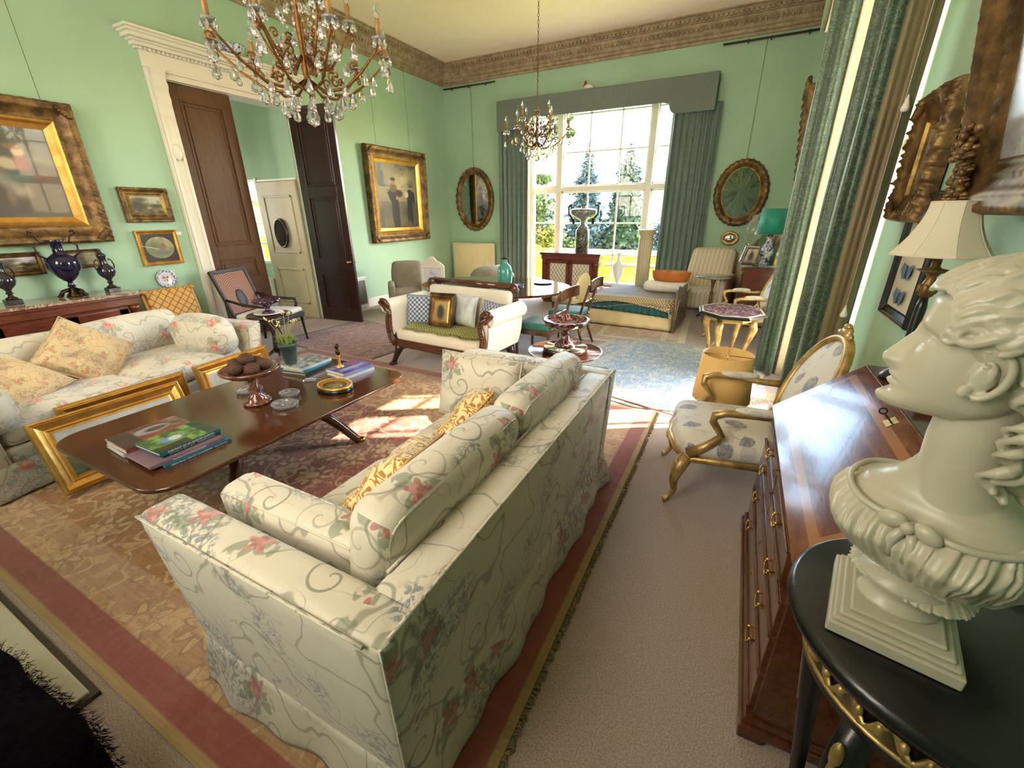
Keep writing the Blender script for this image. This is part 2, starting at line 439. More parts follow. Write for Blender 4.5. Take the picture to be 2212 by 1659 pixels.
plain('fur_black', rgb(13, 10, 15), 1.0, var=.5, vs=60, spec=.05)
g = G('stripe_fabric'); s = g.sep(g.co('UV', 14))
c = g.mix(g.step(g.math('PINGPONG', s[0], .5), .36, .44), rgb(214, 202, 180), rgb(184, 168, 142))
g.set(col=c, rough=.8); M['stripe_fabric'] = g.m
# curtains
def damask(name, a, b_, trans=0.0):
    g = G(name); co = g.co('UV')
    f = g.noise(co, 13, 2.0, .55, 2.5)
    m = g.step(g.math('SINE', g.math('MULTIPLY', f, 30.0)), .1, .5)
    c = g.mix(m, a, b_)
    g.set(col=c, rough=.42, sheen=.4); g.bump(m, .15, .003)
    if trans:
        tr = g.n('BsdfTranslucent', {'Color': c})
        mxs = g.n('MixShader', {0: trans, 1: g.b.outputs[0], 2: tr}); g.t.links.new(mxs, g.out.inputs[0])
    M[name] = g.m
damask('damask_green', rgb(58, 76, 60), rgb(92, 112, 86), .06)
damask('damask_back', rgb(92, 112, 104), rgb(116, 134, 122), .06)
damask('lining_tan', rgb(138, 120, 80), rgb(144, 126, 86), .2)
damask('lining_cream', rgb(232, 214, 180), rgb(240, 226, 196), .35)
plain('pelmet_cloth', rgb(112, 120, 112), .8, var=.07, vs=30, bump=.2, bs=80)
plain('pelmet_pale', rgb(150, 168, 132), .8); plain('pelmet_lining', rgb(150, 112, 84), .8)
plain('pelmet_edge', rgb(52, 84, 74), .7)
# glass
def pane(name, tint=(1, 1, 1, 1), fac=.06):
    g = G(name); fr = g.math('ADD', .025, g.math('MULTIPLY', .6, g.math('POWER', g.n('LayerWeight', {'Blend': .5}, 1), 5.0)))
    tr = g.n('BsdfTransparent', {'Color': tint}); gl = g.n('BsdfGlossy', {'Roughness': .02})
    g.t.links.new(g.n('MixShader', {0: fr, 1: tr, 2: gl}), g.out.inputs[0]); M[name] = g.m
pane('window_glass')
pane('picture_glass', (.93, .93, .93, 1))
plain('crystal', rgb(255, 255, 255), .02, trans=.88, ior=1.5)
g = G('mirror_glass'); g.set(col=rgb(225, 228, 226), rough=.01, metal=1.0); M['mirror_glass'] = g.m
g = G('mirror_old'); f = g.step(g.noise(g.co('Object'), 5, 5, .7), .45, .75)
g.set(col=g.mix(f, rgb(206, 208, 214), rgb(140, 142, 148)), rough=g.math('ADD', .22, g.math('MULTIPLY', f, .3)), metal=.55); M['mirror_old'] = g.m
def marble(name, a, b_, vein, sc=6, rough=.12):
    g = G(name); co = g.co('Object')
    f = g.noise(co, sc, 5, .6, 1.2); c = g.mix(g.step(f, .35, .65), a, b_)
    v = g.math('ABSOLUTE', g.math('SUBTRACT', g.noise(co, sc * 1.4, 4, .6, 1.5), .5))
    c = g.mix(g.math('SUBTRACT', 1.0, g.step(v, .005, .03)), c, vein); g.set(col=c, rough=rough, coat=.3); M[name] = g.m
marble('marble_red', rgb(84, 44, 34), rgb(122, 72, 56), rgb(150, 108, 88), 9)
marble('marble_dark', rgb(24, 14, 16), rgb(60, 28, 30), rgb(170, 120, 110), 9)
marble('marble_purple', rgb(30, 16, 34), rgb(70, 36, 62), rgb(120, 84, 110), 9)
marble('marble_top', rgb(120, 88, 72), rgb(168, 136, 116), rgb(200, 180, 160), 5)
marble('marble_grey', rgb(70, 74, 70), rgb(128, 132, 124), rgb(190, 190, 180), 8)
marble('marble_black', rgb(14, 16, 16), rgb(48, 52, 48), rgb(190, 190, 180), 22)
marble('marble_table_grey', rgb(120, 120, 108), rgb(150, 150, 138), rgb(170, 168, 150), 6)
plain('cobalt', rgb(20, 16, 48), .1, coat=.6, var=.3, vs=10)
plain('urn_dark', rgb(38, 34, 44), .15, coat=.5, var=.4, vs=16)
plain('celadon', rgb(74, 150, 140), .18, coat=.6, var=.15, vs=5)
plain('teal_silk', rgb(20, 138, 118), .55, sheen=.3)
plain('parchment', rgb(232, 190, 118), .6, var=.03, vs=12)
plain('white_shade', rgb(216, 208, 182), .7, var=.03)
plain('pot_green', rgb(58, 78, 70), .7, var=.2, vs=30)
plain('nut_brown', rgb(78, 50, 32), .8, var=.5, vs=50, bump=1.0, bs=80)
plain('terracotta', rgb(188, 108, 48), .5, var=.15, vs=8)
plain('stone_hearth', rgb(196, 188, 164), .6, var=.06, vs=8)
plain('book_paper', rgb(214, 204, 178), .8, var=.06, vs=90)
def noisy(name, cols, sc, rough=.35, dist=.6):
    g = G(name); f = g.noise(g.co('Object'), sc, 5, .6, dist)
    g.set(spec=.3, col=g.ramp(f, [(.28 + .44 * i / (len(cols) - 1), c) for i, c in enumerate(cols)]), rough=rough, coat=.25); M[name] = g.m
noisy('china_blue_white', [rgb(226, 228, 232), rgb(220, 224, 230), rgb(60, 76, 130), rgb(44, 56, 110)], 22, .12)
noisy('book_garden', [rgb(30, 50, 30), rgb(60, 90, 44), rgb(108, 140, 70), rgb(96, 130, 160)], 9)
noisy('book_red', [rgb(70, 54, 52), rgb(130, 64, 58), rgb(170, 150, 144), rgb(90, 84, 84)], 8)
noisy('book_mauve', [rgb(116, 92, 104), rgb(132, 106, 118)], 5)
noisy('book_teal', [rgb(20, 84, 104), rgb(30, 104, 122)], 5)
noisy('book_purple', [rgb(70, 70, 130), rgb(120, 100, 150), rgb(96, 116, 170), rgb(150, 90, 110)], 10)
noisy('book_grey', [rgb(92, 96, 92), rgb(150, 152, 146), rgb(70, 80, 76)], 10)
noisy('book_pale', [rgb(196, 206, 210), rgb(176, 190, 196)], 5)
noisy('book_blue', [rgb(54, 120, 158), rgb(84, 150, 184)], 6)
noisy('book_green', [rgb(34, 58, 48), rgb(56, 82, 70)], 6)
noisy('inlay_stones', [rgb(30, 28, 34), rgb(196, 190, 184), rgb(150, 70, 60), rgb(60, 70, 96), rgb(24, 22, 26), rgb(200, 190, 176)], 16, .25, 2.2)
noisy('stained_canvas', [rgb(86, 70, 44), rgb(132, 116, 70), rgb(60, 54, 36)], 14)
g = G('carpet'); co = g.co('Object')
f = g.noise(co, 170, 2, .7); f2 = g.noise(co, 1.6, 3)
c = g.mix(g.step(f, .3, .7), rgb(144, 126, 114), rgb(200, 180, 164)); c = g.mix(g.math('MULTIPLY', f2, .35), c, rgb(162, 142, 126))
g.set(col=c, rough=.95, sheen=.2); g.bump(f, .6, .006); M['carpet'] = g.m
def rug(name, hx, hy, zones, motif, vine, sc=1.0, cellrot=0.0, fine=None):
    """zones = [(distance from the edge, ground colour, strength of the floral drawing)]"""
    g = G(name); co = g.co('Object'); s = g.sep(co)
    d = g.math('MINIMUM', g.math('SUBTRACT', hx, g.math('ABSOLUTE', s[0])), g.math('SUBTRACT', hy, g.math('ABSOLUTE', s[1])))
    c = zones[0][1]; a = zones[0][2]
    base = None; amt = None
    for i, (dd, col, st) in enumerate(zones):
        if i == 0: base = g.mix(0.0, col, col); amt = g.math('ADD', st, 0.0)
        else:
            k = g.step(d, dd - .006, dd + .006); base = g.mix(k, base, col)
            amt = g.math('ADD', g.math('MULTIPLY', amt, g.math('SUBTRACT', 1.0, k)), g.math('MULTIPLY', k, st))
    streak = g.noise(g.co('Object', (1, 26, 1)), 2.5, 3, .6)
    base = g.mix(g.math('MULTIPLY', g.step(streak, .35, .7), .28), base, tuple(x * .62 for x in zones[-1][1][:3]) + (1,))
    w = g.n('VectorMath', {0: co, 1: g.n('VectorMath', {0: g.noise(co, 5 * sc, 2, out=1), 1: (.12, .12, 0)}, operation='MULTIPLY')}, operation='ADD')
    vn = g.noise(w, 2.6 * sc, 2.0, .5)
    v1 = g.math('SUBTRACT', 1.0, g.step(g.math('ABSOLUTE', g.math('SUBTRACT', vn, .5)), .006, .018))
    nd = g.t.nodes.new('ShaderNodeTexVoronoi'); g.put(nd.inputs['Vector'], co); nd.inputs['Scale'].default_value = 2.7 * sc
    p = g.sep(g.n('VectorMath', {0: nd.outputs['Position'], 1: co}, operation='SUBTRACT'))
    ang = g.math('ARCTAN2', p[1], p[0]); r = g.math('SQRT', g.math('ADD', g.math('MULTIPLY', p[0], p[0]), g.math('MULTIPLY', p[1], p[1])))
    rr = g.math('MULTIPLY', r, sc)
    pet = g.math('ADD', .085, g.math('MULTIPLY', .038, g.math('SINE', g.math('MULTIPLY', ang, 8.0))))
    fl = g.math('MULTIPLY', g.step(g.math('SUBTRACT', pet, rr), -.004, .006), g.step(g.math('ABSOLUTE', g.math('SUBTRACT', rr, .05)), .006, .016))
    fl2 = g.math('MULTIPLY', g.step(g.noise(w, 11 * sc, 2, .5, .8), .56, .62), .7)
    m = g.math('MAXIMUM', fl, g.math('MAXIMUM', v1, fl2))
    c = g.mix(g.math('MULTIPLY', m, amt), base, motif)
    if fine:
        f3 = g.step(g.noise(w, 26 * sc, 2, .5, 1.0), .55, .6); c = g.mix(g.math('MULTIPLY', g.math('MULTIPLY', f3, amt), .6), c, fine)
    edge = g.math('SUBTRACT', 1.0, g.step(g.math('ABSOLUTE', g.math('SUBTRACT', rr, g.math('ADD', pet, .012))), .004, .011)); rib = g.step(g.noise(w, 19 * sc, 2, .5, 1.2), .57, .62)
    c = g.mix(g.math('MULTIPLY', g.math('MULTIPLY', g.math('MAXIMUM', edge, g.math('MULTIPLY', rib, .7)), amt), .55), c, tuple(x * .42 for x in zones[min(2, len(zones) - 1)][1][:3]) + (1,))
    g.set(col=c, rough=.95, sheen=.25); g.bump(g.noise(co, 140, 2), .5, .005); M[name] = g.m
g = G('painted_canvas'); at = g.n('Attribute', {}, 0, attribute_name='paint'); g.set(col=at, rough=.38, coat=.15); M['painted_canvas'] = g.m
g = G('painted_matt'); at = g.n('Attribute', {}, 0, attribute_name='paint'); g.set(col=at, rough=.8); M['painted_matt'] = g.m
# ---------------------------------------------------------------- room shell
WL, WR, YB, YN, HC = -6.35, 0.85, 9.1, -0.5, 4.6
b = B().box(WL - .3, WR + .3, YN - .3, YB + .3, -.12, 0); struct('floor', b, 'carpet')
b = B().box(WL - .3, WR + .3, YN - .3, YB + .3, HC, HC + .15); struct('ceiling', b, 'ceiling_cream')
# left wall with the double-door opening
D0, D1, DH = 3.43, 5.05, 3.19
b = B(); b.box(WL - .25, WL, YN - .3, D0, 0, HC); b.box(WL - .25, WL, D1, YB + .3, 0, HC); b.box(WL - .25, WL, D0, D1, DH, HC)
struct('wall_left', b, 'wall_green')
# back wall with the great window
BX0, BX1, BZ0, BZ1 = -4.28, -1.16, .22, 3.66
b = B(); b.box(WL - .25, BX0, YB, YB + .35, 0, HC); b.box(BX1, WR + .3, YB, YB + .35, 0, HC); b.box(BX0, BX1, YB, YB + .35, BZ1, HC); b.box(BX0, BX1, YB, YB + .35, 0, BZ0)
struct('wall_back', b, 'wall_green')
# right wall with its window
RY0, RY1, RZ0, RZ1 = 3.92, 5.5, .35, 3.85
b = B(); b.box(WR, WR + .3, YN - .3, RY0, 0, HC); b.box(WR, WR + .3, RY1, YB + .3, 0, HC); b.box(WR, WR + .3, RY0, RY1, RZ1, HC); b.box(WR, WR + .3, RY0, RY1, 0, RZ0)
struct('wall_right', b, 'wall_green')
ADDED_NX = [(-4.9, -3.8), (-2.3, -.9)]  # x spans of openings added behind the camera to brighten the near end
b = B()
xs = [WL - .25] + [x for p in ADDED_NX for x in p] + [WR + .3]
for i in range(0, len(xs), 2): b.box(xs[i], xs[i + 1], YN - .3, YN, 0, HC)
for a, c in ADDED_NX: b.box(a, c, YN - .3, YN, 0, 1.5); b.box(a, c, YN - .3, YN, 3.9, HC)
struct('wall_near', b, 'wall_green')
for i, (a, c) in enumerate(ADDED_NX):
    b = B()
    for x in (a, (a + c) / 2 - .025, c - .05): b.box(x, x + .05, YN - .2, YN - .14, 1.5, 3.9)
    for z in (1.5, 2.3, 3.1, 3.85): b.box(a, c, YN - .2, YN - .14, z, z + .05)
    w = struct('window_%d' % (4 + i), b, 'white_paint'); obj('pane', B().box(a, c, YN - .175, YN - .17, 1.5, 3.9), 'window_glass', w)  # added windows, out of view, only there to let in fill light
# skirting boards
def skirting(name, segs):
    b = B()
    for x0, y0, x1, y1 in segs:
        b.box(min(x0, x1), max(x0, x1), min(y0, y1), max(y0, y1), 0, .17)
    struct(name, b, 'white_paint', bevel=.008)
skirting('baseboard_left', [(WL, YN, WL + .025, 3.22), (WL, 5.26, WL + .025, YB)])
skirting('baseboard_back', [(WL, YB - .025, BX0, YB), (BX0, YB - .025, WR, YB)])
skirting('baseboard_right', [(WR - .025, YN, WR, YB)])
# cornice: moulded profile, (projection from wall, drop from ceiling)
CP = [(0, -.34), (.03, -.34), (.03, -.30), (.06, -.29), (.06, -.25), (.085, -.235), (.11, -.19), (.17, -.13), (.175, -.10), (.21, -.10), (.21, -.06), (.235, -.05), (.26, -.02), (.30, -.02), (.30, 0)]
def cornice(name, a, b_, inward, m0, m1):
    a = Vector(a); b_ = Vector(b_); d = (b_ - a).normalized(); n = Vector(inward); bb = B(); vs = []
    for p, q in ((a, m0), (b_, m1)):
        for pr, z in CP: vs.append((p.x + n.x * pr + d.x * pr * q, p.y + n.y * pr + d.y * pr * q, HC + z))
    k = len(CP); bb.add(vs, [(i, i + 1, k + i + 1, k + i) for i in range(k - 1)])
    L = (b_ - a).length; N = int(L / .075)
    for i in range(N):     # egg-and-dart and dentil enrichment
        t = .3 + (L - .6) * i / (N - 1)
        c = a + d * t + n * .225
        bb.box(c.x - .024, c.x + .024, c.y - .024, c.y + .024, HC - .085, HC - .045)
        c = a + d * t + n * .135
        bb.ell((c.x, c.y, HC - .165), (.028 if abs(d.x) else .03, .03, .04), 6, 5)
    struct(name, bb, 'cornice_gilt')
cornice('trim_1', (WL, YN, 0), (WL, YB, 0), (1, 0, 0), 1, -1)
cornice('trim_2', (WL, YB, 0), (WR, YB, 0), (0, -1, 0), 1, -1)
cornice('trim_3', (WR, YB, 0), (WR, YN, 0), (-1, 0, 0), 1, -1)
# ---------------------------------------------------------------- door case
b = B()
for y0, y1 in ((D0 - .19, D0), (D1, D1 + .19)):
    b.box(WL, WL + .05, y0, y1, 0, DH + .08); b.box(WL + .05, WL + .075, y0 + .02, y0 + .06, .3, DH); b.box(WL + .05, WL + .07, y1 - .045, y1 - .015, .3, DH)
    b.box(WL, WL + .07, y0 - .01, y1 + .01, 0, .3)
    # carved console at the head of each pilaster
    def cons(u, v, y0=y0): 
        z = 2.35 + v * .92; pr = .06 + .05 * (v ** 2) + .012 * sin(v * 40) * (v > .3)
        return (WL + pr, y0 + .02 + u * .15, z)
    b.grid(cons, 4, 30); b.box(WL, WL + .06, y0 + .02, y0 + .17, 2.35, 3.27)
    b.ell((WL + .07, y0 + .095, 2.42), (.03, .06, .09), 10, 8)
b.box(WL, WL + .045, D0, D1, DH, DH + .06); b.box(WL, WL + .065, D0, D1, DH + .06, DH + .085)
b.box(WL, WL + .04, D0 - .19, D1 + .19, DH + .085, DH + .24)
for k, (pr, z0, z1) in enumerate(((.06, .24, .265), (.10, .265, .30), (.13, .30, .32), (.18, .32, .36), (.21, .36, .385), (.24, .385, .41))):
    b.box(WL, WL + pr, D0 - .19 - pr * .75, D1 + .19 + pr * .75, DH + z0, DH + z1)
for i in range(46):
    y = D0 - .19 + (D1 - D0 + .38) * i / 45; b.box(WL + .06, WL + .085, y - .009, y + .009, DH + .235, DH + .262)
b.box(WL - .25, WL, D0 - .02, D0 + .006, 0, DH); b.box(WL - .25, WL, D1 - .006, D1 + .02, 0, DH); b.box(WL - .25, WL, D0, D1, DH - .006, DH + .02)
struct('trim_4', b, 'white_paint', bevel=.006)
def leaf(name, w, h, mat, T, handle=True, knob_side=1):
    """panelled door leaf in the XZ plane, hinge at x=0"""
    b = B(); t = .045
    pan = [(.12, w - .12, .22, .62), (.12, w - .12, .86, 1.12), (.12, w - .12, 1.3, h - .16)] if mat == 'door_wood' else [(.12, w - .12, .2, .78), (.12, w - .12, 1.0, 1.95), (.12, w - .12, 2.1, h - .16)]
    zs = [0]
    for p in pan: zs += [p[2], p[3]]
    zs.append(h)
    b.box(0, .12, -t / 2, t / 2, 0, h); b.box(w - .12, w, -t / 2, t / 2, 0, h)
    for i in range(0, len(zs), 2): b.box(.12, w - .12, -t / 2, t / 2, zs[i], zs[i + 1])
    for x0, x1, z0, z1 in pan:
        b.box(x0, x1, -.008, .008, z0, z1)
        for s_ in (-1, 1):
            for (pr, wd, off) in ((.03, .022, 0), (.018, .012, .05)):
                y0, y1 = sorted((0, s_ * pr))
                b.box(x0 + off, x0 + off + wd, y0, y1, z0 + off, z1 - off); b.box(x1 - off - wd, x1 - off, y0, y1, z0 + off, z1 - off)
                b.box(x0 + off, x1 - off, y0, y1, z0 + off, z0 + off + wd); b.box(x0 + off, x1 - off, y0, y1, z1 - off - wd, z1 - off)
    o = struct(name, b, mat, bevel=.004)
    o.matrix_world = T
    if handle:
        k = B()
        for s_ in (-1, 1):
            k.lathe([(.0, .0), (.022, .002), (.022, .006), (.008, .012), (.008, .035), (.024, .045), (.026, .058), (.014, .068), (0, .07)], 16, T=Tr(w - .06, s_ * t / 2, .98) @ Matrix.Rotation(-s_ * pi / 2, 4, 'X'))
        obj('door_knob', k, 'brass', o)
    return o
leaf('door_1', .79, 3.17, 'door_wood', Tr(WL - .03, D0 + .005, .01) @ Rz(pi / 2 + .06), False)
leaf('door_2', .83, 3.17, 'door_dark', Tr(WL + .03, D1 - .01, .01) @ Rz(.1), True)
# ---------------------------------------------------------------- lobby beyond the doors
b = B(); b.box(-9.2, WL - .25, 2.4, 5.32, -.12, -.0); struct('floor_lobby', b, 'carpet')
LY = 5.035
b = B(); b.box(WL - .249, WL - .03, LY, LY + .006, 0, 3.187); b.box(-7.42, WL - .25, LY, LY + .12, 0, 3.7); b.box(-9.2, -7.42, LY, LY + .12, 2.27, 3.7); b.box(-9.2, -8.05, LY, LY + .12, 0, 2.27); b.box(-8.05, -7.42, LY, LY + .12, 0, .9)
b.box(-9.3, -9.2, 2.4, 3.2, 0, 3.7); b.box(-9.3, -9.2, 4.2, LY + .12, 0, 3.7); b.box(-9.3, -9.2, 3.2, 4.2, 0, 1.2); b.box(-9.3, -9.2, 3.2, 4.2, 2.7, 3.7); b.box(-9.2, WL - .25, 2.3, 2.4, 0, 3.7)
struct('wall_lobby', b, 'wall_green')
b = B(); b.box(-9.3, WL - .25, 2.3, LY + .12, 3.7, 3.8); struct('ceiling_lobby', b, 'ceiling_cream')
b = B(); b.box(-7.42, -7.38, LY - .03, LY + .01, 0, 2.28); b.box(-8.1, -8.05, LY - .03, LY + .01, 0, 2.28); b.box(-8.1, WL - .05, LY - .02, LY + .002, 2.22, 2.25)
struct('trim_5', b, 'white_paint')
b = B(); x0, x1 = -7.38, -6.40
b.box(x0, x1, LY - .05, LY - .015, .01, 2.21)
for a, c, z0, z1 in ((x0 + .14, x1 - .14, .25, .85), (x0 + .14, x1 - .14, 1.1, 2.0)):
    for (p0, p1, q0, q1) in ((a, a + .03, z0, z1), (c - .03, c, z0, z1), (a, c, z0, z0 + .03), (a, c, z1 - .03, z1)): b.box(p0, p1, LY - .062, LY - .05, q0, q1)
struct('door_3', b, 'cream_paint', bevel=.004)
b = B()
for x in (-8.05, -7.75, -7.46): b.box(x, x + .04, LY + .03, LY + .08, .9, 2.27)
for z in (.9, 1.22, 1.55, 1.9, 2.23): b.box(-8.05, -7.42, LY + .03, LY + .08, z, z + .035)
w = struct('window_3', b, 'white_paint'); obj('pane', B().box(-8.05, -7.42, LY + .05, LY + .055, .9, 2.27), 'window_glass', w)
b = B()
for y in (3.2, 3.68, 4.15): b.box(-9.27, -9.22, y, y + .05, 1.2, 2.7)
for z in (1.2, 1.9, 2.65): b.box(-9.27, -9.22, 3.2, 4.2, z, z + .05)
w = struct('window_6', b, 'white_paint'); obj('pane', B().box(-9.25, -9.245, 3.2, 4.2, 1.2, 2.7), 'window_glass', w)  # window added in the unseen end wall to brighten the lobby
struct('ground_pale_slab', B().box(-16, -6.7, 5.7, 9.5, -.4, -.1), plain('pale_slab', rgb(216, 210, 200), .9))  # pale slab added outside to whiten the view through the lobby window
r = thing('radiator', 'white ribbed radiator under the small window of the lobby beyond the doors', 'radiator', (-7.75, LY - .06, .1))
b = B()
for i in range(12): b.box(-.33 + i * .055, -.29 + i * .055, -.04, .04, 0, .55)
b.box(-.33, .33, -.03, .03, .03, .08); b.box(-.33, .33, -.03, .03, .47, .52); obj('body', b, 'white_paint', r, bevel=.006)
o = B(); oframe(o, .16, .235, [(0, 0), (0, .02), (.012, .03), (.03, .02), (.035, .012)], 40)
t = thing('oval_plaque', 'dark oval framed relief hung on the cream panelled door in the lobby', 'plaque', (-6.92, LY - .062, 1.42))
obj('oval_frame', o, 'mahogany_dark', t); o = B(); oframe(o, .13, .2, [(0, .012), (.02, .02), (.05, .026), (.09, .03), (.129, .032)], 32); obj('relief', o, plain('relief_dark', rgb(62, 54, 46), .95, spec=.1), t)
# ---------------------------------------------------------------- back window
def sash(name, plane, axis, cols, muls, rows, transom, z0, z1, bars, ends):
    """axis 'x': window spans X at Y=plane; axis 'y': spans Y at X=plane"""
    b = B()
    def bx(a0, a1, d, za, zb):
        if axis == 'x': b.box(a0, a1, plane - d, plane + d, za, zb)
        else: b.box(plane - d, plane + d, a0, a1, za, zb)
    a0, a1 = ends
    bx(a0, a0 + .07, .07, z0, z1); bx(a1 - .07, a1, .07, z0, z1); bx(a0, a1, .07, z0, z0 + .07); bx(a0, a1, .07, z1 - .07, z1)
    for m in muls: bx(m - .055, m + .055, .07, z0, z1); bx(m - .085, m + .085, .03, z0, z1)
    bx(a0, a1, .055, transom - .045, transom + .045); bx(a0, a1, .03, transom - .075, transom + .075)
    for c in bars: bx(c - .014, c + .014, .022, z0, z1)
    for r_ in rows: bx(a0, a1, .022, r_ - .014, r_ + .014)
    w = struct(name, b, 'white_paint', bevel=.005)
    p = B()
    if axis == 'x': p.box(a0 + .05, a1 - .05, plane - .003, plane + .003, z0 + .05, z1 - .05)
    else: p.box(plane - .003, plane + .003, a0 + .05, a1 - .05, z0 + .05, z1 - .05)
    obj('pane', p, 'window_glass', w); return w
w1 = sash('window_1', YB + .2, 'x', 0, (-3.62, -1.78), (.86, 1.49, 2.84, 3.5), 2.16, BZ0, BZ1, (-3.0, -2.38), (BX0, BX1))
b = B(); b.box(BX0 - .05, BX1 + .05, YB - .05, YB + .2, BZ0 - .04, BZ0); struct('trim_6', b, 'white_paint', bevel=.008)
b = B(); b.box(BX0 - .09, BX0, YB - .03, YB + .12, BZ0, BZ1); b.box(BX1, BX1 + .09, YB - .03, YB + .12, BZ0, BZ1); struct('trim_7', b, 'white_paint', bevel=.008)
w2 = sash('window_2', WR + .2, 'y', 0, (4.76,), (1.45, 2.9, 3.45), 2.16, RZ0, RZ1, (4.34, 5.15), (RY0, RY1))
b = B(); b.box(WR - .04, WR + .2, RY0 - .05, RY1 + .05, RZ0 - .04, RZ0); struct('trim_8', b, 'white_paint', bevel=.008)
# ---------------------------------------------------------------- curtains
def drape(path, z0, z1, amp, nf, seed=0, nu=160, nv=26, gather=.0, flare=0.0):
    """cloth hanging from a path of (x, y) points, folded nf times"""
    P = [Vector((p[0], p[1])) for p in path]
    ls = [0]
    for i in range(1, len(P)): ls.append(ls[-1] + (P[i] - P[i - 1]).length)
    def at(u):
        t = u * ls[-1]
        for i in range(1, len(P)):
            if t <= ls[i] + 1e-9:
                k = (t - ls[i - 1]) / max(1e-6, ls[i] - ls[i - 1]); d = (P[i] - P[i - 1]).normalized(); return P[i - 1].lerp(P[i], k), Vector((d.y, -d.x))
        d = (P[-1] - P[-2]).normalized(); return P[-1], Vector((d.y, -d.x))
    mid = at(.5)[0]
    b = B()
    def fn(u, v):
        p, n = at(u)
        q = sin(2 * pi * nf * u + .7 * sin(v * 2 + seed)) * (.75 + .25 * sin(7 * u + seed)) + .35 * sin(2 * pi * nf * 2.1 * u + seed)
        a = amp * (.55 + .45 * (1 - v)) * q + .01 * noise.noise(Vector((u * 8, v * 5, seed)))
        p = p + (p - mid) * (flare * (1 - v) ** 2) 
        pp = p + n * a
        return (pp.x, pp.y, z0 + (z1 - z0) * v)
    b.grid(fn, nu, nv, flip=True); return b
def cloth(name, b, m, parent, th=.006, **k):
    o = obj(name, b, m, parent, **k); md = o.modifiers.new('thick', 'SOLIDIFY'); md.thickness = th; md.offset = 0; return o
c = thing('curtain', 'grey green floor-length curtain to the left of the great window, beside the cream radiator', 'curtain', (-4.5, 8.93, 0), group='curtains of the great window')
cloth('drape', drape([(-.38, 0), (.3, 0)], .03, 3.4, .045, 6, 1), 'damask_back', c)
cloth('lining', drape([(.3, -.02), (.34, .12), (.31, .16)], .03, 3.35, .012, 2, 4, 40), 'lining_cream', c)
c = thing('curtain', 'grey green floor-length curtain to the right of the great window, beside the fluted column', 'curtain', (-1.03, 8.93, 0), group='curtains of the great window')
cloth('drape', drape([(-.39, 0), (.38, 0)], .03, 3.4, .045, 7, 2), 'damask_back', c)
pel = thing('pelmet', 'long padded grey green pelmet with shaped lower edge above the great window', 'pelmet', (-2.79, 9.09, 0))
PX0, PX1, PY, PZ = -2.08, 2.04, -.27, 3.8
top = [(PX0, PZ), (PX1, PZ)]
low = [(PX1, 3.26), (PX1 - .62, 3.26)] + [(PX1 - .62 - .12 * sin(k * pi / 12), 3.26 + .16 * (1 - cos(k * pi / 12)) + .0) for k in range(1, 7)] + [(PX1 - .86, 3.44), (PX0 + .86, 3.44)] + [(PX0 + .62 + .12 * sin(k * pi / 12), 3.26 + .16 * (1 - cos(k * pi / 12))) for k in range(6, 0, -1)] + [(PX0 + .62, 3.26), (PX0, 3.26)]
b = B(); b.prism(top[::-1] + low[::-1], .03, 'y', PY); obj('front_board', b, 'pelmet_cloth', pel, bevel=.01)
b = B(); b.box(PX0, PX0 + .02, PY + .03, 0, 3.26, PZ); b.box(PX1 - .02, PX1, PY + .03, 0, 3.26, PZ); obj('side_board', b, 'pelmet_edge', pel)
b = B(); b.box(PX0 + .02, PX1 - .02, PY + .03, 0, PZ - .03, PZ - .005); obj('top_board', b, 'pelmet_cloth', pel)
t = thing('bird_ornament', 'small red and white bird ornament perched on top of the pelmet', 'ornament', (-2.98, 8.9, 3.8))
b = B(); b.ell((.0, 0, .05), (.07, .03, .04), 14, 8); b.ell((.05, 0, .035), (.06, .03, .03), 12, 8); obj('body', b, 'white_fabric', t)
b = B(); b.ell((-.05, 0, .1), (.026, .022, .04), 10, 8); b.add([(-.09, -.01, .05), (-.03, -.025, .13), (.02, 0, .06), (-.03, .025, .13), (-.05, 0, .16)], [(0, 1, 4), (1, 2, 4), (2, 3, 4), (3, 0, 4), (0, 3, 2, 1)]); obj('head', b, plain('ornament_red', rgb(150, 40, 34), .3), t, label='red head and breast')
# right window dressing: a green curtain on each side, each returning to the wall
c = thing('curtain', 'dark green damask curtain on the near side of the tall side window, with tan lining', 'curtain', (.6, 3.7, 0), group='curtains of the side window')
cloth('drape', drape([(-.1, .22), (-.12, .02), (-.08, -.1), (.0, -.13)], .02, 3.80, .032, 4, 3, 90), 'damask_green', c)
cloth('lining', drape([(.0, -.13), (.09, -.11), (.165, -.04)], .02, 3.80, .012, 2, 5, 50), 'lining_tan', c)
for dx, z in ((.1, 1.02), (.11, 2.22)): b = B(); b.lathe([(0, 0), (.018, .004), (.022, .02), (.012, .05), (.003, .085), (0, .09)], 14, (dx, -.135, z)); obj('cord_acorn', b, 'bone_white', c)
b = B(); b.tube([(.1, -.135, 1.1), (.1, -.13, 2.2), (.11, -.125, 3.75)], .0015, 4); obj('pull_cord', b, 'bone_white', c)
c = thing('curtain', 'green damask curtain on the far side of the tall side window, sunlit cream lining showing', 'curtain', (.52, 5.32, 0), group='curtains of the side window')
cloth('drape', drape([(-.1, .26), (-.13, .0), (-.02, -.12), (.06, -.1)], .02, 3.80, .03, 4, 6, 100), 'damask_green', c)
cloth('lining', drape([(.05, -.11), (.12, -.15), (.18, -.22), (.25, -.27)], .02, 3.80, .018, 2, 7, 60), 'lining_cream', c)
b = B()
for k in range(16): b.tube([(.02 * cos(k), -.05 + .04 * sin(k * 2.3), -.006 * k), (.03 * cos(k) + .02, -.02 + .05 * sin(k * 2.3), -.1), (.02 * cos(k * 2), .01 * sin(k), -.24)], .006, 5)
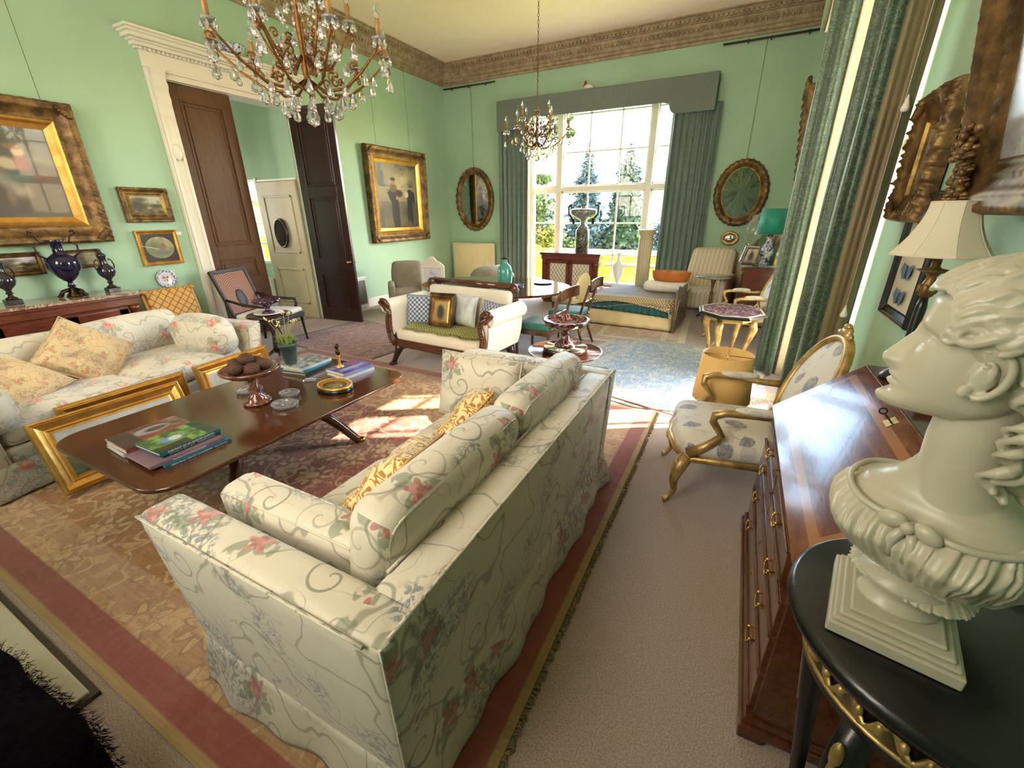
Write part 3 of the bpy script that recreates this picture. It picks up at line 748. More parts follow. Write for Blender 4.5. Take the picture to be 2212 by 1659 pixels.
b.tube([(.05 * cos(t_ * .5), .07 * sin(t_ * .5), .02) for t_ in range(13)], .014, 6)
obj('tie_back_tassel', b, 'linen_yellow', c, loc=(.17, -.16, .84))
pel2 = thing('pelmet', 'pale green shaped pelmet projecting over the tall side window, at the top of the picture', 'pelmet', (.33, 4.45, 0))
po = [(1.25, 3.85), (1.25, 3.30), (1.20, 3.23), (1.12, 3.22), (1.04, 3.27), (.98, 3.36), (.92, 3.46), (.80, 3.52), (-.80, 3.52), (-.92, 3.46), (-1.0, 3.34), (-1.08, 3.26), (-1.15, 3.22), (-1.15, 3.85)]
b = B(); b.prism(po, .02, 'x', 0); obj('front_board', b, 'pelmet_pale', pel2)
b = B(); b.prism(po, .015, 'x', .02); obj('lining', b, 'pelmet_lining', pel2)
for y_ in (1.23, -1.15): b = B(); b.box(.035, .51, y_, y_ + .02, 3.24, 3.85); obj('side_board', b, 'pelmet_pale', pel2)
b = B(); b.box(0, .51, -1.15, 1.25, 3.85, 3.87); obj('top_board', b, 'pelmet_pale', pel2)
# picture rails with hooks, under the cornice of the back wall
for x0, x1, hooks, lab in ((WL + .05, -5.02, (-6.1, -5.66, -5.25), 'short dark picture rail rod with hooks under the cornice in the back left corner'), (-.78, .62, (-.42, -.1, .4), 'dark picture rail rod with hooks under the cornice above the right oval mirror')):
    t = thing('picture_rail', lab, 'rail', ((x0 + x1) / 2, YB - .045, 4.2), group='picture rail rods')
    b = B(); b.tube([(x0 - (x0 + x1) / 2, 0, 0), (x1 - (x0 + x1) / 2, 0, 0)], .016, 8); obj('rod', b, 'rail_dark', t)
    for h in hooks:
        k = B(); k.tube([(h - (x0 + x1) / 2, -.0, .02), (h - (x0 + x1) / 2, -.022, 0), (h - (x0 + x1) / 2, -.01, -.03), (h - (x0 + x1) / 2, .02, -.03), (h - (x0 + x1) / 2, .04, 0)], .008, 6); obj('hook', k, 'rail_dark', t)
# hearth in front of the camera, to the left
b = B(); b.box(-6.2, -1.92, YN, .2, 0, .035); h = struct('trim_9', b, 'stone_hearth', bevel=.006)
b = B(); b.box(-6.22, -1.90, YN, .222, 0, .02); struct('trim_10', b, 'rail_dark')
# ---------------------------------------------------------------- outside
gl = G('lawn'); f = gl.noise(gl.co('Object'), .6, 5, .6); f2 = gl.noise(gl.co('Object'), 30, 2)
gl.set(col=gl.mix(gl.step(f, .35, .65), rgb(92, 116, 18), rgb(124, 144, 34)), rough=.9, spec=0.0); M['lawn'] = gl.m
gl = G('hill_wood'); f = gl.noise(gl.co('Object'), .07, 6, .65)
gl.set(col=gl.mix(gl.step(f, .35, .65), rgb(70, 86, 116), rgb(96, 112, 142)), rough=1.0, spec=0.0); M['hill_wood'] = gl.m  # wooded hill, with distance haze put into its blue colour
def terrain(u, v):
    x = -260 + 400 * u; y = 9.6 + 380 * v ** 2
    z = -.35
    if y > 24: z -= min(14, (y - 24) * .35)
    bank = max(0, 1 - abs((y - 25) / 13.0)) * max(0, min(1, (-4.3 - .22 * y - x) / 9)) * 4.0
    return (x, y, z + bank + .05 * noise.noise(Vector((x * .2, y * .2, 0))))
b = B(); b.grid(terrain, 120, 90); struct('ground_lawn', b, 'lawn')
def hillf(u, v):
    x = -420 + 640 * u; y = 300 + 60 * v
    h = 17 + 12 * exp(-((x + 40) / 90) ** 2) + 12 * exp(-((x + 170) / 100) ** 2) + 7 * noise.noise(Vector((x * .02, 3, 0))) + 3.0 * noise.noise(Vector((x * .11, 1, 0))) + 1.5 * noise.noise(Vector((x * .5, 1, 0)))
    return (x + noise.noise(Vector((x, v * 5, 0))), y, -20 + (h + 20 + 2 * noise.noise(Vector((x * .1, v * 9, 2)))) * v ** .8)
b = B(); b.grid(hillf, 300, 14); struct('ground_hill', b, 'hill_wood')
plain('ha_ha_stone', rgb(170, 160, 116), .9, spec=0.0); plain('flower_bed', rgb(120, 70, 44), .9, var=.3, vs=3)
b = B(); b.box(-9.8, 12, 23.4, 23.9, -.6, -.17); struct('ground_kerb', b, 'ha_ha_stone')
b = B(); b.box(-9.2, 12, 17.6, 18.4, -.5, -.27); struct('ground_bed', b, 'flower_bed')
def needles(b, base, tip, w, n, droop, rnd, mi=0):
    """one branch: a drooping fan of small leaf blades"""
    a = Vector(base); t = Vector(tip); d = t - a; side = d.cross(Vector((0, 0, 1))).normalized(); vs = []; fs = []
    for i in range(n):
        k = rnd.random() ** .8; p = a + d * k + side * w * (rnd.random() - .5) * (1.25 - k) * 2 + Vector((0, 0, -droop * k * k + (rnd.random() - .5) * w * .35))
        s = w * (.22 + .26 * rnd.random()); q = Vector((rnd.random() - .5, rnd.random() - .5, rnd.random() - .5)).normalized(); r_ = q.cross(d).normalized()
        o = len(vs); vs += [p - q * s, p + r_ * s * .5, p + q * s, p - r_ * s * .5]; fs.append((o, o + 1, o + 2, o + 3))
    b.add(vs, fs, mi)
def leafmat(name, a, c):
    g = G(name); f = g.noise(g.co('Object'), 1.2, 4, .7); g.set(col=g.mix(g.step(f, .3, .7), a, c), rough=.9, spec=.05); M[name] = g.m
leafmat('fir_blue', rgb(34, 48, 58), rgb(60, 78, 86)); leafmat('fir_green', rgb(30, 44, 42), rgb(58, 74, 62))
leafmat('bush_gold', rgb(60, 62, 28), rgb(102, 100, 52)); leafmat('pine_green', rgb(42, 56, 38), rgb(76, 90, 58)); leafmat('scrub_olive', rgb(80, 76, 42), rgb(116, 106, 64))
plain('bark_red', rgb(120, 84, 76), .9, var=.2, vs=4); plain('bark_grey', rgb(84, 78, 78), .9, var=.2, vs=4)
def fir(name, label, x, y, h, w, mat, seed, z=-.4, open_=1.0, dens=30):
    rnd = random.Random(seed); t = thing(name, label, 'tree', (x, y, z), group='trees beyond the lawn')
    b = B(); b.tube([(0, 0, 0), (.1, 0, h * .5), (0, 0, h)], [h * .018, h * .011, h * .002], 6); obj('trunk', b, 'bark_grey', t)
    b = B(); L = int(h * 2.6)
    for i in range(L):
        k = i / L; zz = h * (.06 + .93 * k); r_ = w * (1 - k) ** .8 * (.8 + .35 * rnd.random()) + .25
        for j in range(7):
            a = j * .9 + i * 1.3 + rnd.random() * .5; rr = r_ * (.6 + .5 * rnd.random())
            needles(b, (0, 0, zz), (cos(a) * rr, sin(a) * rr, zz + rr * .02), rr * .36 * open_ + .1, int(dens * (.4 + .8 * (1 - k))), rr * .3, rnd)
    obj('crown', b, mat, t); return t
def bushy(name, label, x, y, h, w, mat, seed, z=-.4, n=2600, trunk=.25):
    rnd = random.Random(seed); t = thing(name, label, 'tree', (x, y, z), group='trees beyond the lawn')
    b = B(); b.tube([(0, 0, 0), (.1, 0, h * .6)], [.2, .08], 6); obj('trunk', b, 'bark_grey', t)
    b = B(); cl = [(rnd.uniform(-w, w) * .6, rnd.uniform(-w, w) * .4, h * (trunk + (1 - trunk) * rnd.random() * .85), w * rnd.uniform(.3, .5)) for _ in range(16)]
    vs = []; fs = []
    for i in range(n):
        c_ = cl[i % 16]; q = Vector((rnd.gauss(0, 1), rnd.gauss(0, 1), rnd.gauss(0, 1))).normalized() * c_[3] * rnd.uniform(.75, 1.05); p = Vector(c_[:3]) + q
        s = .09 + .012 * h; u_ = Vector((rnd.random() - .5, rnd.random() - .5, rnd.random() - .5)).normalized(); v_ = u_.cross(q).normalized()
        o = len(vs); vs += [p - u_ * s, p + v_ * s * .7, p + u_ * s, p - v_ * s * .7]; fs.append((o, o + 1, o + 2, o + 3))
    b.add(vs, fs); obj('crown', b, mat, t); return t
def at_px(xr, y): return xr * y   # x = direction ratio * distance
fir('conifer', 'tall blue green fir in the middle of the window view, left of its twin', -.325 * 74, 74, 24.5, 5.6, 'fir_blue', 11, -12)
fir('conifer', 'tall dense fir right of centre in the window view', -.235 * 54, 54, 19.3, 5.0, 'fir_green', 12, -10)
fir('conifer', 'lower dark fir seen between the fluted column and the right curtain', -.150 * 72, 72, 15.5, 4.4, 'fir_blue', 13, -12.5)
bushy('holly_tree', 'rounded green yellow evergreen at the left edge of the lawn', -.44 * 44, 44, 8.0, 2.9, 'pine_green', 21, -4.6)
bushy('holly_tree', 'golden olive evergreen beside the grassy bank', -.415 * 38, 36, 4.6, 1.7, 'bush_gold', 22, -4.0)
bushy('birch_scrub', 'pale olive thicket behind the grassy bank at far left of the view', -.50 * 52, 52, 11.5, 4.2, 'scrub_olive', 23, -6, 3200, .1)
bushy('laurel_bush', 'low grey green bush at the foot of the firs', -.36 * 46, 46, 6.0, 2.8, 'pine_green', 24, -7)
# the tall pine behind the far chandelier
t = thing('scots_pine', 'tall pine with bare reddish trunk and cloud-like crown, behind the small chandelier', 'tree', (-.475 * 40, 40, .2), group='trees beyond the lawn'); rnd = random.Random(5)
b = B(); b.tube([(0, 0, 0), (-.3, 0, 4), (.2, 0, 8), (.6, 0, 12)], [.34, .3, .24, .1], 8)
for (z0, dx, dz) in ((6, 2.6, 2.4), (7, -2.2, 1.4), (8.5, 3.2, .6), (9.5, -1.8, 1.8), (5.2, 1.6, -.6)): b.tube([(.1, 0, z0), (dx * .5, 0, z0 + dz * .2), (dx, 0, z0 + dz)], [.13, .1, .04], 6)
obj('trunk', b, 'bark_red', t)
b = B()
for cx_, cz_, rr in ((2.7, 8.2, 1.1), (3.4, 9.2, 1.0), (-2.1, 8.4, 1.1), (.8, 12.2, 1.5), (-1.6, 11.2, 1.2), (2.0, 11.2, 1.1), (1.7, 4.4, .8), (3.9, 8.0, .8)):
    vs = []; fs = []
    for i in range(420):
        q = Vector((rnd.gauss(0, 1), rnd.gauss(0, 1), rnd.gauss(0, .6))).normalized() * rr * rnd.uniform(.7, 1.05); q.z *= .6; p = Vector((cx_, 0, cz_)) + q
        u_ = Vector((rnd.random() - .5, rnd.random() - .5, rnd.random() - .5)).normalized(); v_ = u_.cross(q).normalized(); s = .16
        o = len(vs); vs += [p - u_ * s, p + v_ * s * .6, p + u_ * s, p - v_ * s * .6]; fs.append((o, o + 1, o + 2, o + 3))
    b.add(vs, fs)
obj('crown', b, 'pine_green', t)
# ---------------------------------------------------------------- rugs
rug('rug_big', 2.3, 1.72, [(0, rgb(168, 140, 92), .0), (.035, rgb(142, 78, 68), .05), (.15, rgb(174, 138, 104), .8), (.36, rgb(160, 112, 60), .9), (.92, rgb(168, 130, 94), .8), (1.07, rgb(136, 74, 58), .85)], rgb(196, 164, 122), rgb(196, 164, 122), 1.0, 0, rgb(176, 126, 78))
b = B(); b.box(-2.3, 2.3, -1.72, 1.72, 0, .012)
R1 = obj('rug', b, 'rug_big', loc=(-2.73, 1.97, .0)); tag(R1, 'huge floral carpet in ochre and rust red under the sofas and the coffee table', 'rug')
b = B(); rnd = random.Random(3)
for i in range(420):
    y = -1.71 + 3.42 * i / 419; x = 2.3; w_ = rnd.uniform(.012, .03)
    b.tube([(x, y, .008), (x + w_ * .6, y + rnd.uniform(-.008, .008), .014), (x + w_, y + rnd.uniform(-.012, .012), .003)], .004, 4)
plain('fringe_tan', rgb(150, 132, 96), .9, var=.25, vs=40)
obj('fringe', b, 'fringe_tan', R1, kind='stuff')
rug('rug_blue', 1.0, 1.25, [(0, rgb(196, 188, 160), .1), (.08, rgb(150, 164, 172), .9), (.3, rgb(186, 186, 172), .8), (.42, rgb(150, 172, 184), .9)], rgb(206, 204, 184), 0, 1.6, 0, rgb(76, 96, 134))
b = B(); outl = [(-1.0, -.75), (-.75, -1.0), (-.4, -1.2), (.3, -1.2), (.8, -.95), (1.0, -.5), (1.0, .9), (.6, 1.15), (-.5, 1.1), (-1.0, .6)]
o = obj('rug', B().prism(outl, .012), 'rug_blue', loc=(-.62, 4.95, 0), rot=(0, 0, -.25)); tag(o, 'pale blue rug with cream flowers between the round table and the side window', 'rug')
rug('rug_buff', .75, 1.0, [(0, rgb(206, 190, 158), .1), (.1, rgb(176, 142, 112), .7), (.26, rgb(206, 192, 160), .4), (.34, rgb(176, 146, 118), .6)], rgb(206, 190, 160), 0, 2.0)
o = obj('rug', B().box(-.75, .75, -1.0, 1.0, 0, .01), 'rug_buff', loc=(-1.25, 6.75, 0), rot=(0, 0, .05)); tag(o, 'small buff and pink rug under the draped daybed', 'rug')
rug('rug_persian', .95, 1.3, [(0, rgb(70, 40, 36), .2), (.06, rgb(128, 74, 58), .8), (.25, rgb(96, 62, 54), .8), (.35, rgb(146, 88, 68), .8)], rgb(176, 140, 110), 0, 2.4, 0, rgb(60, 50, 56))
o = obj('rug', B().box(-.95, .95, -.75, .75, 0, .01), 'rug_persian', loc=(-4.78, 4.4, 0), rot=(0, 0, -.1)); tag(o, 'worn red Persian rug in front of the open doors', 'rug')
rug('rug_small', .5, .6, [(0, rgb(190, 172, 130), .2), (.06, rgb(196, 176, 140), .9)], rgb(120, 90, 80), 0, 2.4, 0, rgb(110, 90, 84))
o = obj('rug', B().box(-.5, .5, -.75, .75, 0, .01), 'rug_small', loc=(.32, 3.9, 0)); tag(o, 'small cream figured rug behind the gilt armchair, by the side window', 'rug')
b = B(); b.tube([(-1.15, 3.98, .018), (-.9, 3.85, .018), (-.45, 3.72, .018), (-.1, 3.62, .018), (.3, 3.5, .016), (.5, 3.35, .016)], .006, 6)
tag(obj('power_cord', b, 'cord_orange'), 'thin orange flex lying across the sunlit carpet', 'cord')
# ================================================================ upholstered seats
def piping(b, pts, r=.005, closed=True): b.tube(pts, r, 6, closed)
def boxcush(name, parent, w, d, h, mat, loc, rot=(0, 0, 0), bul=.02, r=.05, label=None, n=9):
    """boxed cushion with piped seams, centred on the origin"""
    b = B(); b.rbox(-w / 2, w / 2, -d / 2, d / 2, -h / 2, h / 2, r, bul, n)
    o = obj(name, b, mat, parent, loc, rot, label=label)
    p = B()
    for s_ in (-1, 1):
        pts = [(x, y, s_ * (h / 2 - r * .30)) for x, y in rrect(w - r * .55, d - r * .55, r * .8, 5)]
        piping(p, pts, .0045)
    obj('piping', p, mat, o); return o
def sofa(name, label, loc, rotz, L, D, H, AH, AW, mat, ncush, cush_h=.5, seat_mat=None, SH=.30, lean=.06):
    """local frame: width along x, front at -y, back at +y"""
    t = thing(name, label, 'sofa', loc, rotz)
    x0, x1, y0, y1 = -L / 2, L / 2, -D / 2, D / 2
    # outer shell: base, two arms and the back as one upholstered body
    b = B(); b.rbox(x0 + .03, x1 - .03, y0 + .03, y1 - .03, .12, SH, .03, 0)
    o = obj('seat_base', b, mat, t)
    for s_ in (-1, 1):
        b = B(); T = Matrix.Identity(4)
        xa = s_ * (L / 2 - AW / 2)
        b.rbox(-AW / 2, AW / 2, y0, y1, .14, AH, .035, .006, 9)
        # splay: arms lean outwards towards the top
        b.v = [(x + s_ * .05 * max(0, (z - .2)) / AH + xa, y - (.08 * max(0, z - .2) / AH * min(1, -y * 2.2 / D * 1.0) if y < 0 else -lean * max(0, z - .2) * min(1, y * 2.2 / D)), z) for x, y, z in b.v]
        o = obj('arm', b, mat, t)
        p = B()
        for xx in (-AW / 2 + .012, AW / 2 - .012):
            p.tube([(xx + xa + s_ * .05, y, AH - .006) for y in [y0 - .030 + (D + .005) * k / 12 for k in range(13)]], .006, 6)
            p.tube([(xx + xa + s_ * .05 * max(0, (z - .2)) / AH, y0 + .006 - .08 * max(0, z - .2) / AH, z) for z in [.16 + (AH - .18) * k / 10 for k in range(11)]], .005, 6)
        obj('piping', p, mat, o)
    b = B(); b.rbox(x0 + AW * .6, x1 - AW * .6, y1 - .16, y1 - .003, .14, AH + .004, .035, .0, 9)
    b.v = [(x * (1 + .02 * max(0, z - .2)), y + lean * max(0, z - .2), z) for x, y, z in b.v]
    o = obj('back', b, mat, t); p = B()
    for yy in (y1 - .012, y1 - .15): p.tube([((x0 + .0 if yy > y1 - .1 else x0 + AW) + (L - (0 if yy > y1 - .1 else 2 * AW)) * k / 20, yy + lean * (AH - .2), AH + .001) for k in range(21)], .006, 6)
    for s_ in (-1, 1): p.tube([(s_ * (L / 2 - .010) * (1 + .05 * max(0, z - .2) / AH / (L / 2)), y1 - .010 + lean * max(0, z - .2), z) for z in [.2 + (AH - .2) * k / 10 for k in range(11)]], .005, 6)
    obj('piping', p, mat, o)
    # loose valance round the foot
    b = B(); ol = rrect(L + .0, D + .0, .03, 4)
    n = 220
    def fn(u, v):
        per = 2 * (L + D); s_ = u * per
        if s_ < L: x, y, nx, ny = x0 + s_, y0, 0, -1
        elif s_ < L + D: x, y, nx, ny = x1, y0 + (s_ - L), 1, 0
        elif s_ < 2 * L + D: x, y, nx, ny = x1 - (s_ - L - D), y1, 0, 1
        else: x, y, nx, ny = x0, y1 - (s_ - 2 * L - D), -1, 0
        fl = (1 - v); k = .045 * fl + .012 * fl * sin(s_ * 9) + .008 * fl * sin(s_ * 23 + 1)
        return (x + nx * k, y + ny * k, .015 + .20 * v)
    b.grid(fn, n, 5, True, False, flip=False)
    o = obj('valance', b, mat, t); md = o.modifiers.new('t', 'SOLIDIFY'); md.thickness = .008
    sw = (L - 2 * AW - .02) / ncush
    for i in range(ncush):
        xc = x0 + AW + .01 + sw * (i + .5)
        boxcush('seat_cushion', t, sw - .01, D - .14, .17, seat_mat or mat, (xc, -.05, SH + .085), (0, 0, 0), .025, .06)
        boxcush('back_cushion', t, sw - .01, cush_h, .19, seat_mat or mat, (xc, y1 - .235, SH + .13 + cush_h / 2), (pi / 2 - .16, 0, 0), .04, .075, n=11)
    return t
# near sofa: its back faces the camera's right (+x); local front -y must look towards -x
S1 = sofa('sofa', 'near cream floral chintz sofa with loose skirt, seen from behind its arm', (-1.09, 1.475, 0.012), -pi / 2, 2.0, 1.0, .8, .78, .15, 'chintz', 2, .5, lean=.05)
S2 = sofa('sofa', 'far pale floral chintz sofa behind the leaning gilt frames, below the marble-topped cabinet', (-4.66, 1.42, .012), pi / 2 + .19, 2.17, 1.1, .78, .68, .16, 'chintz_pale', 2, .38)
def cushion(label, w, h, t_, mat, loc, rot, pipe=None, nm='cushion', group=None, wr=.03, pinch=.1):
    if len(rot) == 4: rot = tuple((Matrix.Rotation(rot[2], 3, 'Z') @ Matrix.Rotation(rot[1], 3, 'Y') @ Matrix.Rotation(rot[0], 3, 'X') @ Matrix.Rotation(rot[3], 3, 'Z')).to_euler())
    th = thing(nm, label, 'cushion', loc, group=group, rot=rot)
    o = obj('cover', pillow(w, h, t_, wr=wr, sd=w * 7, pinch=pinch), mat, th); weld(o)
    p = B(); pts = []
    N = 20
    for k in range(4 * N):
        s_ = k // N; f = k / N - s_; u, v = ((f, 0), (1, f), (1 - f, 1), (0, 1 - f))[s_]
        x = 2 * u - 1; y = 2 * v - 1
        pts.append((x * w / 2 * (1 - pinch * (1 - y * y) * .8), y * h / 2 * (1 - pinch * (1 - x * x) * .8), 0))
    p.tube(pts, .0055, 6, True); obj('piping', p, pipe or mat, th); return th
# boxed loose cushion against the near sofa's near arm, and one against its far arm
t = thing('cushion', 'large boxed floral cushion propped along the inside of the near arm of the near sofa', 'cushion', (-1.24, .745, .625))
boxcush('cover', t, .72, .29, .15, 'chintz', (0, 0, 0), (pi / 2 + .1, 0, 0), .012, .05)
cushion('pale floral cushion with raised piping leaning on the far arm of the near sofa', .58, .42, .16, 'chintz', (-1.34, 2.12, .665), (pi / 2 - .22, 0, 0), wr=.01, pinch=.04)
cushion('mustard and cream ikat cushion lying against the far back cushion of the near sofa', .46, .46, .16, 'gold_ikat', (-1.17, 1.68, .665), (.1, -.85, .15, .55), 'gold_fabric')
cushion('mustard and cream ikat cushion squeezed between near arm and back cushion of the near sofa', .46, .44, .16, 'gold_ikat', (-1.10, 1.05, .690), (.15, -.85, -.1, .5), 'gold_fabric')
# cushions on the far sofa
cushion('faded needlepoint rose cushion set cornerwise against the back of the far sofa', .50, .50, .16, 'needlepoint', (-4.66, 1.36, .66), (0, .95, .18, .72), pinch=.05)
cushion('faded needlepoint rose cushion lying flat at the near end of the far sofa', .50, .46, .16, 'needlepoint', (-4.52, .86, .60), (0, .45, .1, .35), pinch=.05)
t = thing('cushion', 'plump floral bolster cushion standing against the far arm of the far sofa', 'cushion', (-4.52, 2.20, .62), rot=(0, 0, .19))
boxcush('cover', t, .62, .28, .36, 'chintz_pale', (0, 0, 0), (.15, 0, 0), .04, .12)
t = thing('cushion', 'pale floral bolster cushion at the near end of the far sofa, partly out of frame', 'cushion', (-4.20, .58, .58), rot=(0, 0, .19))
boxcush('cover', t, .66, .24, .30, 'chintz_pale', (0, 0, 0), (.1, 0, 0), .04, .11)
# ---------------------------------------------------------------- scroll-arm settee
LS = thing('settee', 'small scroll-arm settee in cream linen with carved mahogany frame and paw feet', 'sofa', (-2.84, 4.0, 0), -.07)
SL = 1.5
for s_ in (-1, 1):
    def armp(u, v, s_=s_):
        # v runs along the depth, u up the inside and round the scroll
        if u < .55:
            k = u / .55; x = .60 + .03 * k + .02 * sin(pi * k); z = .40 + .30 * k
        else:
            a = (u - .55) / .45 * 4.4; x = .63 + .085 - .085 * cos(a); z = .70 + .085 * sin(a)
        return (s_ * x, -.34 + .68 * v, z)
    b = B(); b.grid(armp, 30, 6, flip=(s_ > 0))
    def armo(u, v, s_=s_):
        k = u; return (s_ * (.68 + .035 * sin(pi * k) + .05 * k * k), -.34 + .68 * v, .30 + .38 * k)
    b.grid(armo, 12, 6, flip=(s_ < 0))
    for yy in (-.34, .34):
        pts = [armp(u / 30, 0) for u in range(31)]; n = len(pts)
        poly = [(s_ * .68, .30), ] + [(p[0], p[2]) for p in pts[:26]] 
        b.add([(s_ * .68, yy, .30), (s_ * .72, yy, .5), (s_ * .73, yy, .66)] + [(p[0], yy, p[2]) for p in pts], [(0, 3, 9), (0, 9, 1), (1, 9, 15), (1, 15, 2)] + [(2, k, k + 1) for k in range(15, 32)])
    b.ell((s_ * .715, 0, .70), (.082, .335, .082), 16, 10)
    o = obj('arm', b, 'linen_cream', LS)
    # carved front facing of the arm, from the scroll down into the leg
    b = B(); path = []
    for k in range(15):
        a = -2.2 + k * .36; r_ = .022 + .0052 * k; path.append((s_ * (.715 - r_ * cos(a) * 1), -.355, .70 + r_ * sin(a)))
    path = path[:14] + [(s_ * .645, -.36, .66), (s_ * .655, -.362, .58), (s_ * .675, -.362, .48), (s_ * .66, -.362, .38), (s_ * .615, -.36, .30), (s_ * .60, -.355, .26)]
    rr = [.012 + .0012 * k for k in range(14)] + [.03, .034, .036, .036, .04, .04]
    b.tube(path, rr, 8); o2 = obj('arm_facing', b, 'mahogany', LS)
    k2 = B()
    for q in range(14):
        p = path[14 + min(4, q // 3)]; z = .66 - .028 * q; 
        k2.ell((s_ * (.645 + .03 * sin((q) / 13 * pi)), -.395, z), (.02, .008, .011), 8, 5)
    obj('carving', k2, 'mahogany', o2)
for sx in (-1, 1):
    for sy in (-1, 1):
        b = B(); b.tube([(sx * .58, sy * .3, .26), (sx * .60, sy * .32, .18), (sx * .63, sy * .345, .10), (sx * .645, sy * .37, .04)], [.06, .045, .032, .03], 10)
        for q in (-1, 0, 1): b.ell((sx * .65 + q * .022, sy * .395, .022), (.016, .032, .022), 8, 6)
        b.ell((sx * .65, sy * .37, .03), (.042, .035, .03), 10, 6); obj('leg', b, 'mahogany_dark', LS)
b = B(); b.box(-.60, .60, -.36, -.31, .24, .335); b.box(-.60, .60, .31, .35, .24, .335); b.box(-.62, -.58, -.33, .33, .24, .33); b.box(.58, .62, -.33, .33, .24, .33); obj('seat_rail', b, 'mahogany', LS, bevel=.01)
b = B(); b.rbox(-.60, .60, -.35, .30, .31, .44, .05, .012); obj('seat', b, 'linen_cream', LS)
b = B(); b.rbox(-.60, .60, .24, .34, .36, .88, .04, .0)
b.v = [(x, y + .12 * max(0, z - .4), z) for x, y, z in b.v]; obj('back', b, 'linen_cream', LS)
b = B(); pts = []
pts = [(-.70, .34, .66), (-.66, .36, .655), (-.58, .37, .68), (-.52, .385, .74), (-.50, .40, .82), (-.505, .405, .88)]
for s_ in (-1, 1): b.tube([(p[0] * (1 if s_ < 0 else -1), p[1] + .0, p[2]) for p in pts], [.028, .03, .032, .032, .03, .03], 8)
b.tube([(-.60, .41, .92), (.60, .41, .92)], .036, 12)
for s_ in (-1, 1):
    b.tube([(s_ * (.60 - .03 + .034 * cos(a * .55)), .41, .89 + .034 * sin(a * .55) + .0) for a in range(10)], .02, 8); b.lathe([(0, -.02), (.052, -.018), (.056, 0), (.052, .018), (0, .02)], 18, T=Tr(s_ * .61, .375, .90) @ Matrix.Rotation(pi / 2, 4, 'X'))
obj('crest_rail', b, 'mahogany', LS)
LM = Matrix.Translation((-2.84, 4.0, 0)) @ Rz(-.07)
def on(Mx, x, y, z): return tuple(Mx @ Vector((x, y, z)))
b = B()
def thr(u, v):
    x = -.50 + 1.04 * u; y = -.27 + .5 * v
    if u < .12: y += (.12 - u) * .6 * (v - .3)
    return (x, y + .02 * sin(u * 20) * (1 - v), .462 + .008 * noise.noise(Vector((x * 9, y * 9, 1))) + (.03 * (1 - u / .1) * sin(v * 7) ** 2 if u < .1 else 0))
b.grid(thr, 60, 24); o = cloth('throw_blanket', b, 'green_throw', None, .012); o.matrix_world = LM
tag(o, 'olive green woven throw with fringe spread over the settee seat', 'blanket')
b = B(); rnd = random.Random(9)
for i in range(150):
    u = i / 149; p = thr(u, 0); b.tube([(p[0], p[1], p[2]), (p[0] + rnd.uniform(-.01, .01), p[1] - .02, p[2] - .004), (p[0] + rnd.uniform(-.01, .01), p[1] - .035, p[2] - .012)], .003, 4)
obj('fringe', b, 'green_throw', o, kind='stuff')
cushion('pale cushion with navy dots leaning against the left arm of the settee', .40, .38, .13, 'blue_dotted', on(LM, -.47, .02, .62), (1.25, 0, .42), wr=.01)
cushion('pale cushion with navy dots half hidden behind the right arm of the settee', .40, .38, .12, 'blue_dotted', on(LM, .47, .10, .60), (1.25, 0, -.42), wr=.01)
cushion('pale silvery silk cushion at the middle of the settee, right of the framed picture', .42, .36, .12, 'silk_pale', on(LM, .03, .16, .645), (1.28, 0, -.12), wr=.01)
cushion('pale silvery silk cushion mostly hidden behind the framed picture on the settee', .38, .34, .10, 'silk_pale', on(LM, -.26, .20, .64), (1.3, 0, -.02), wr=.01)
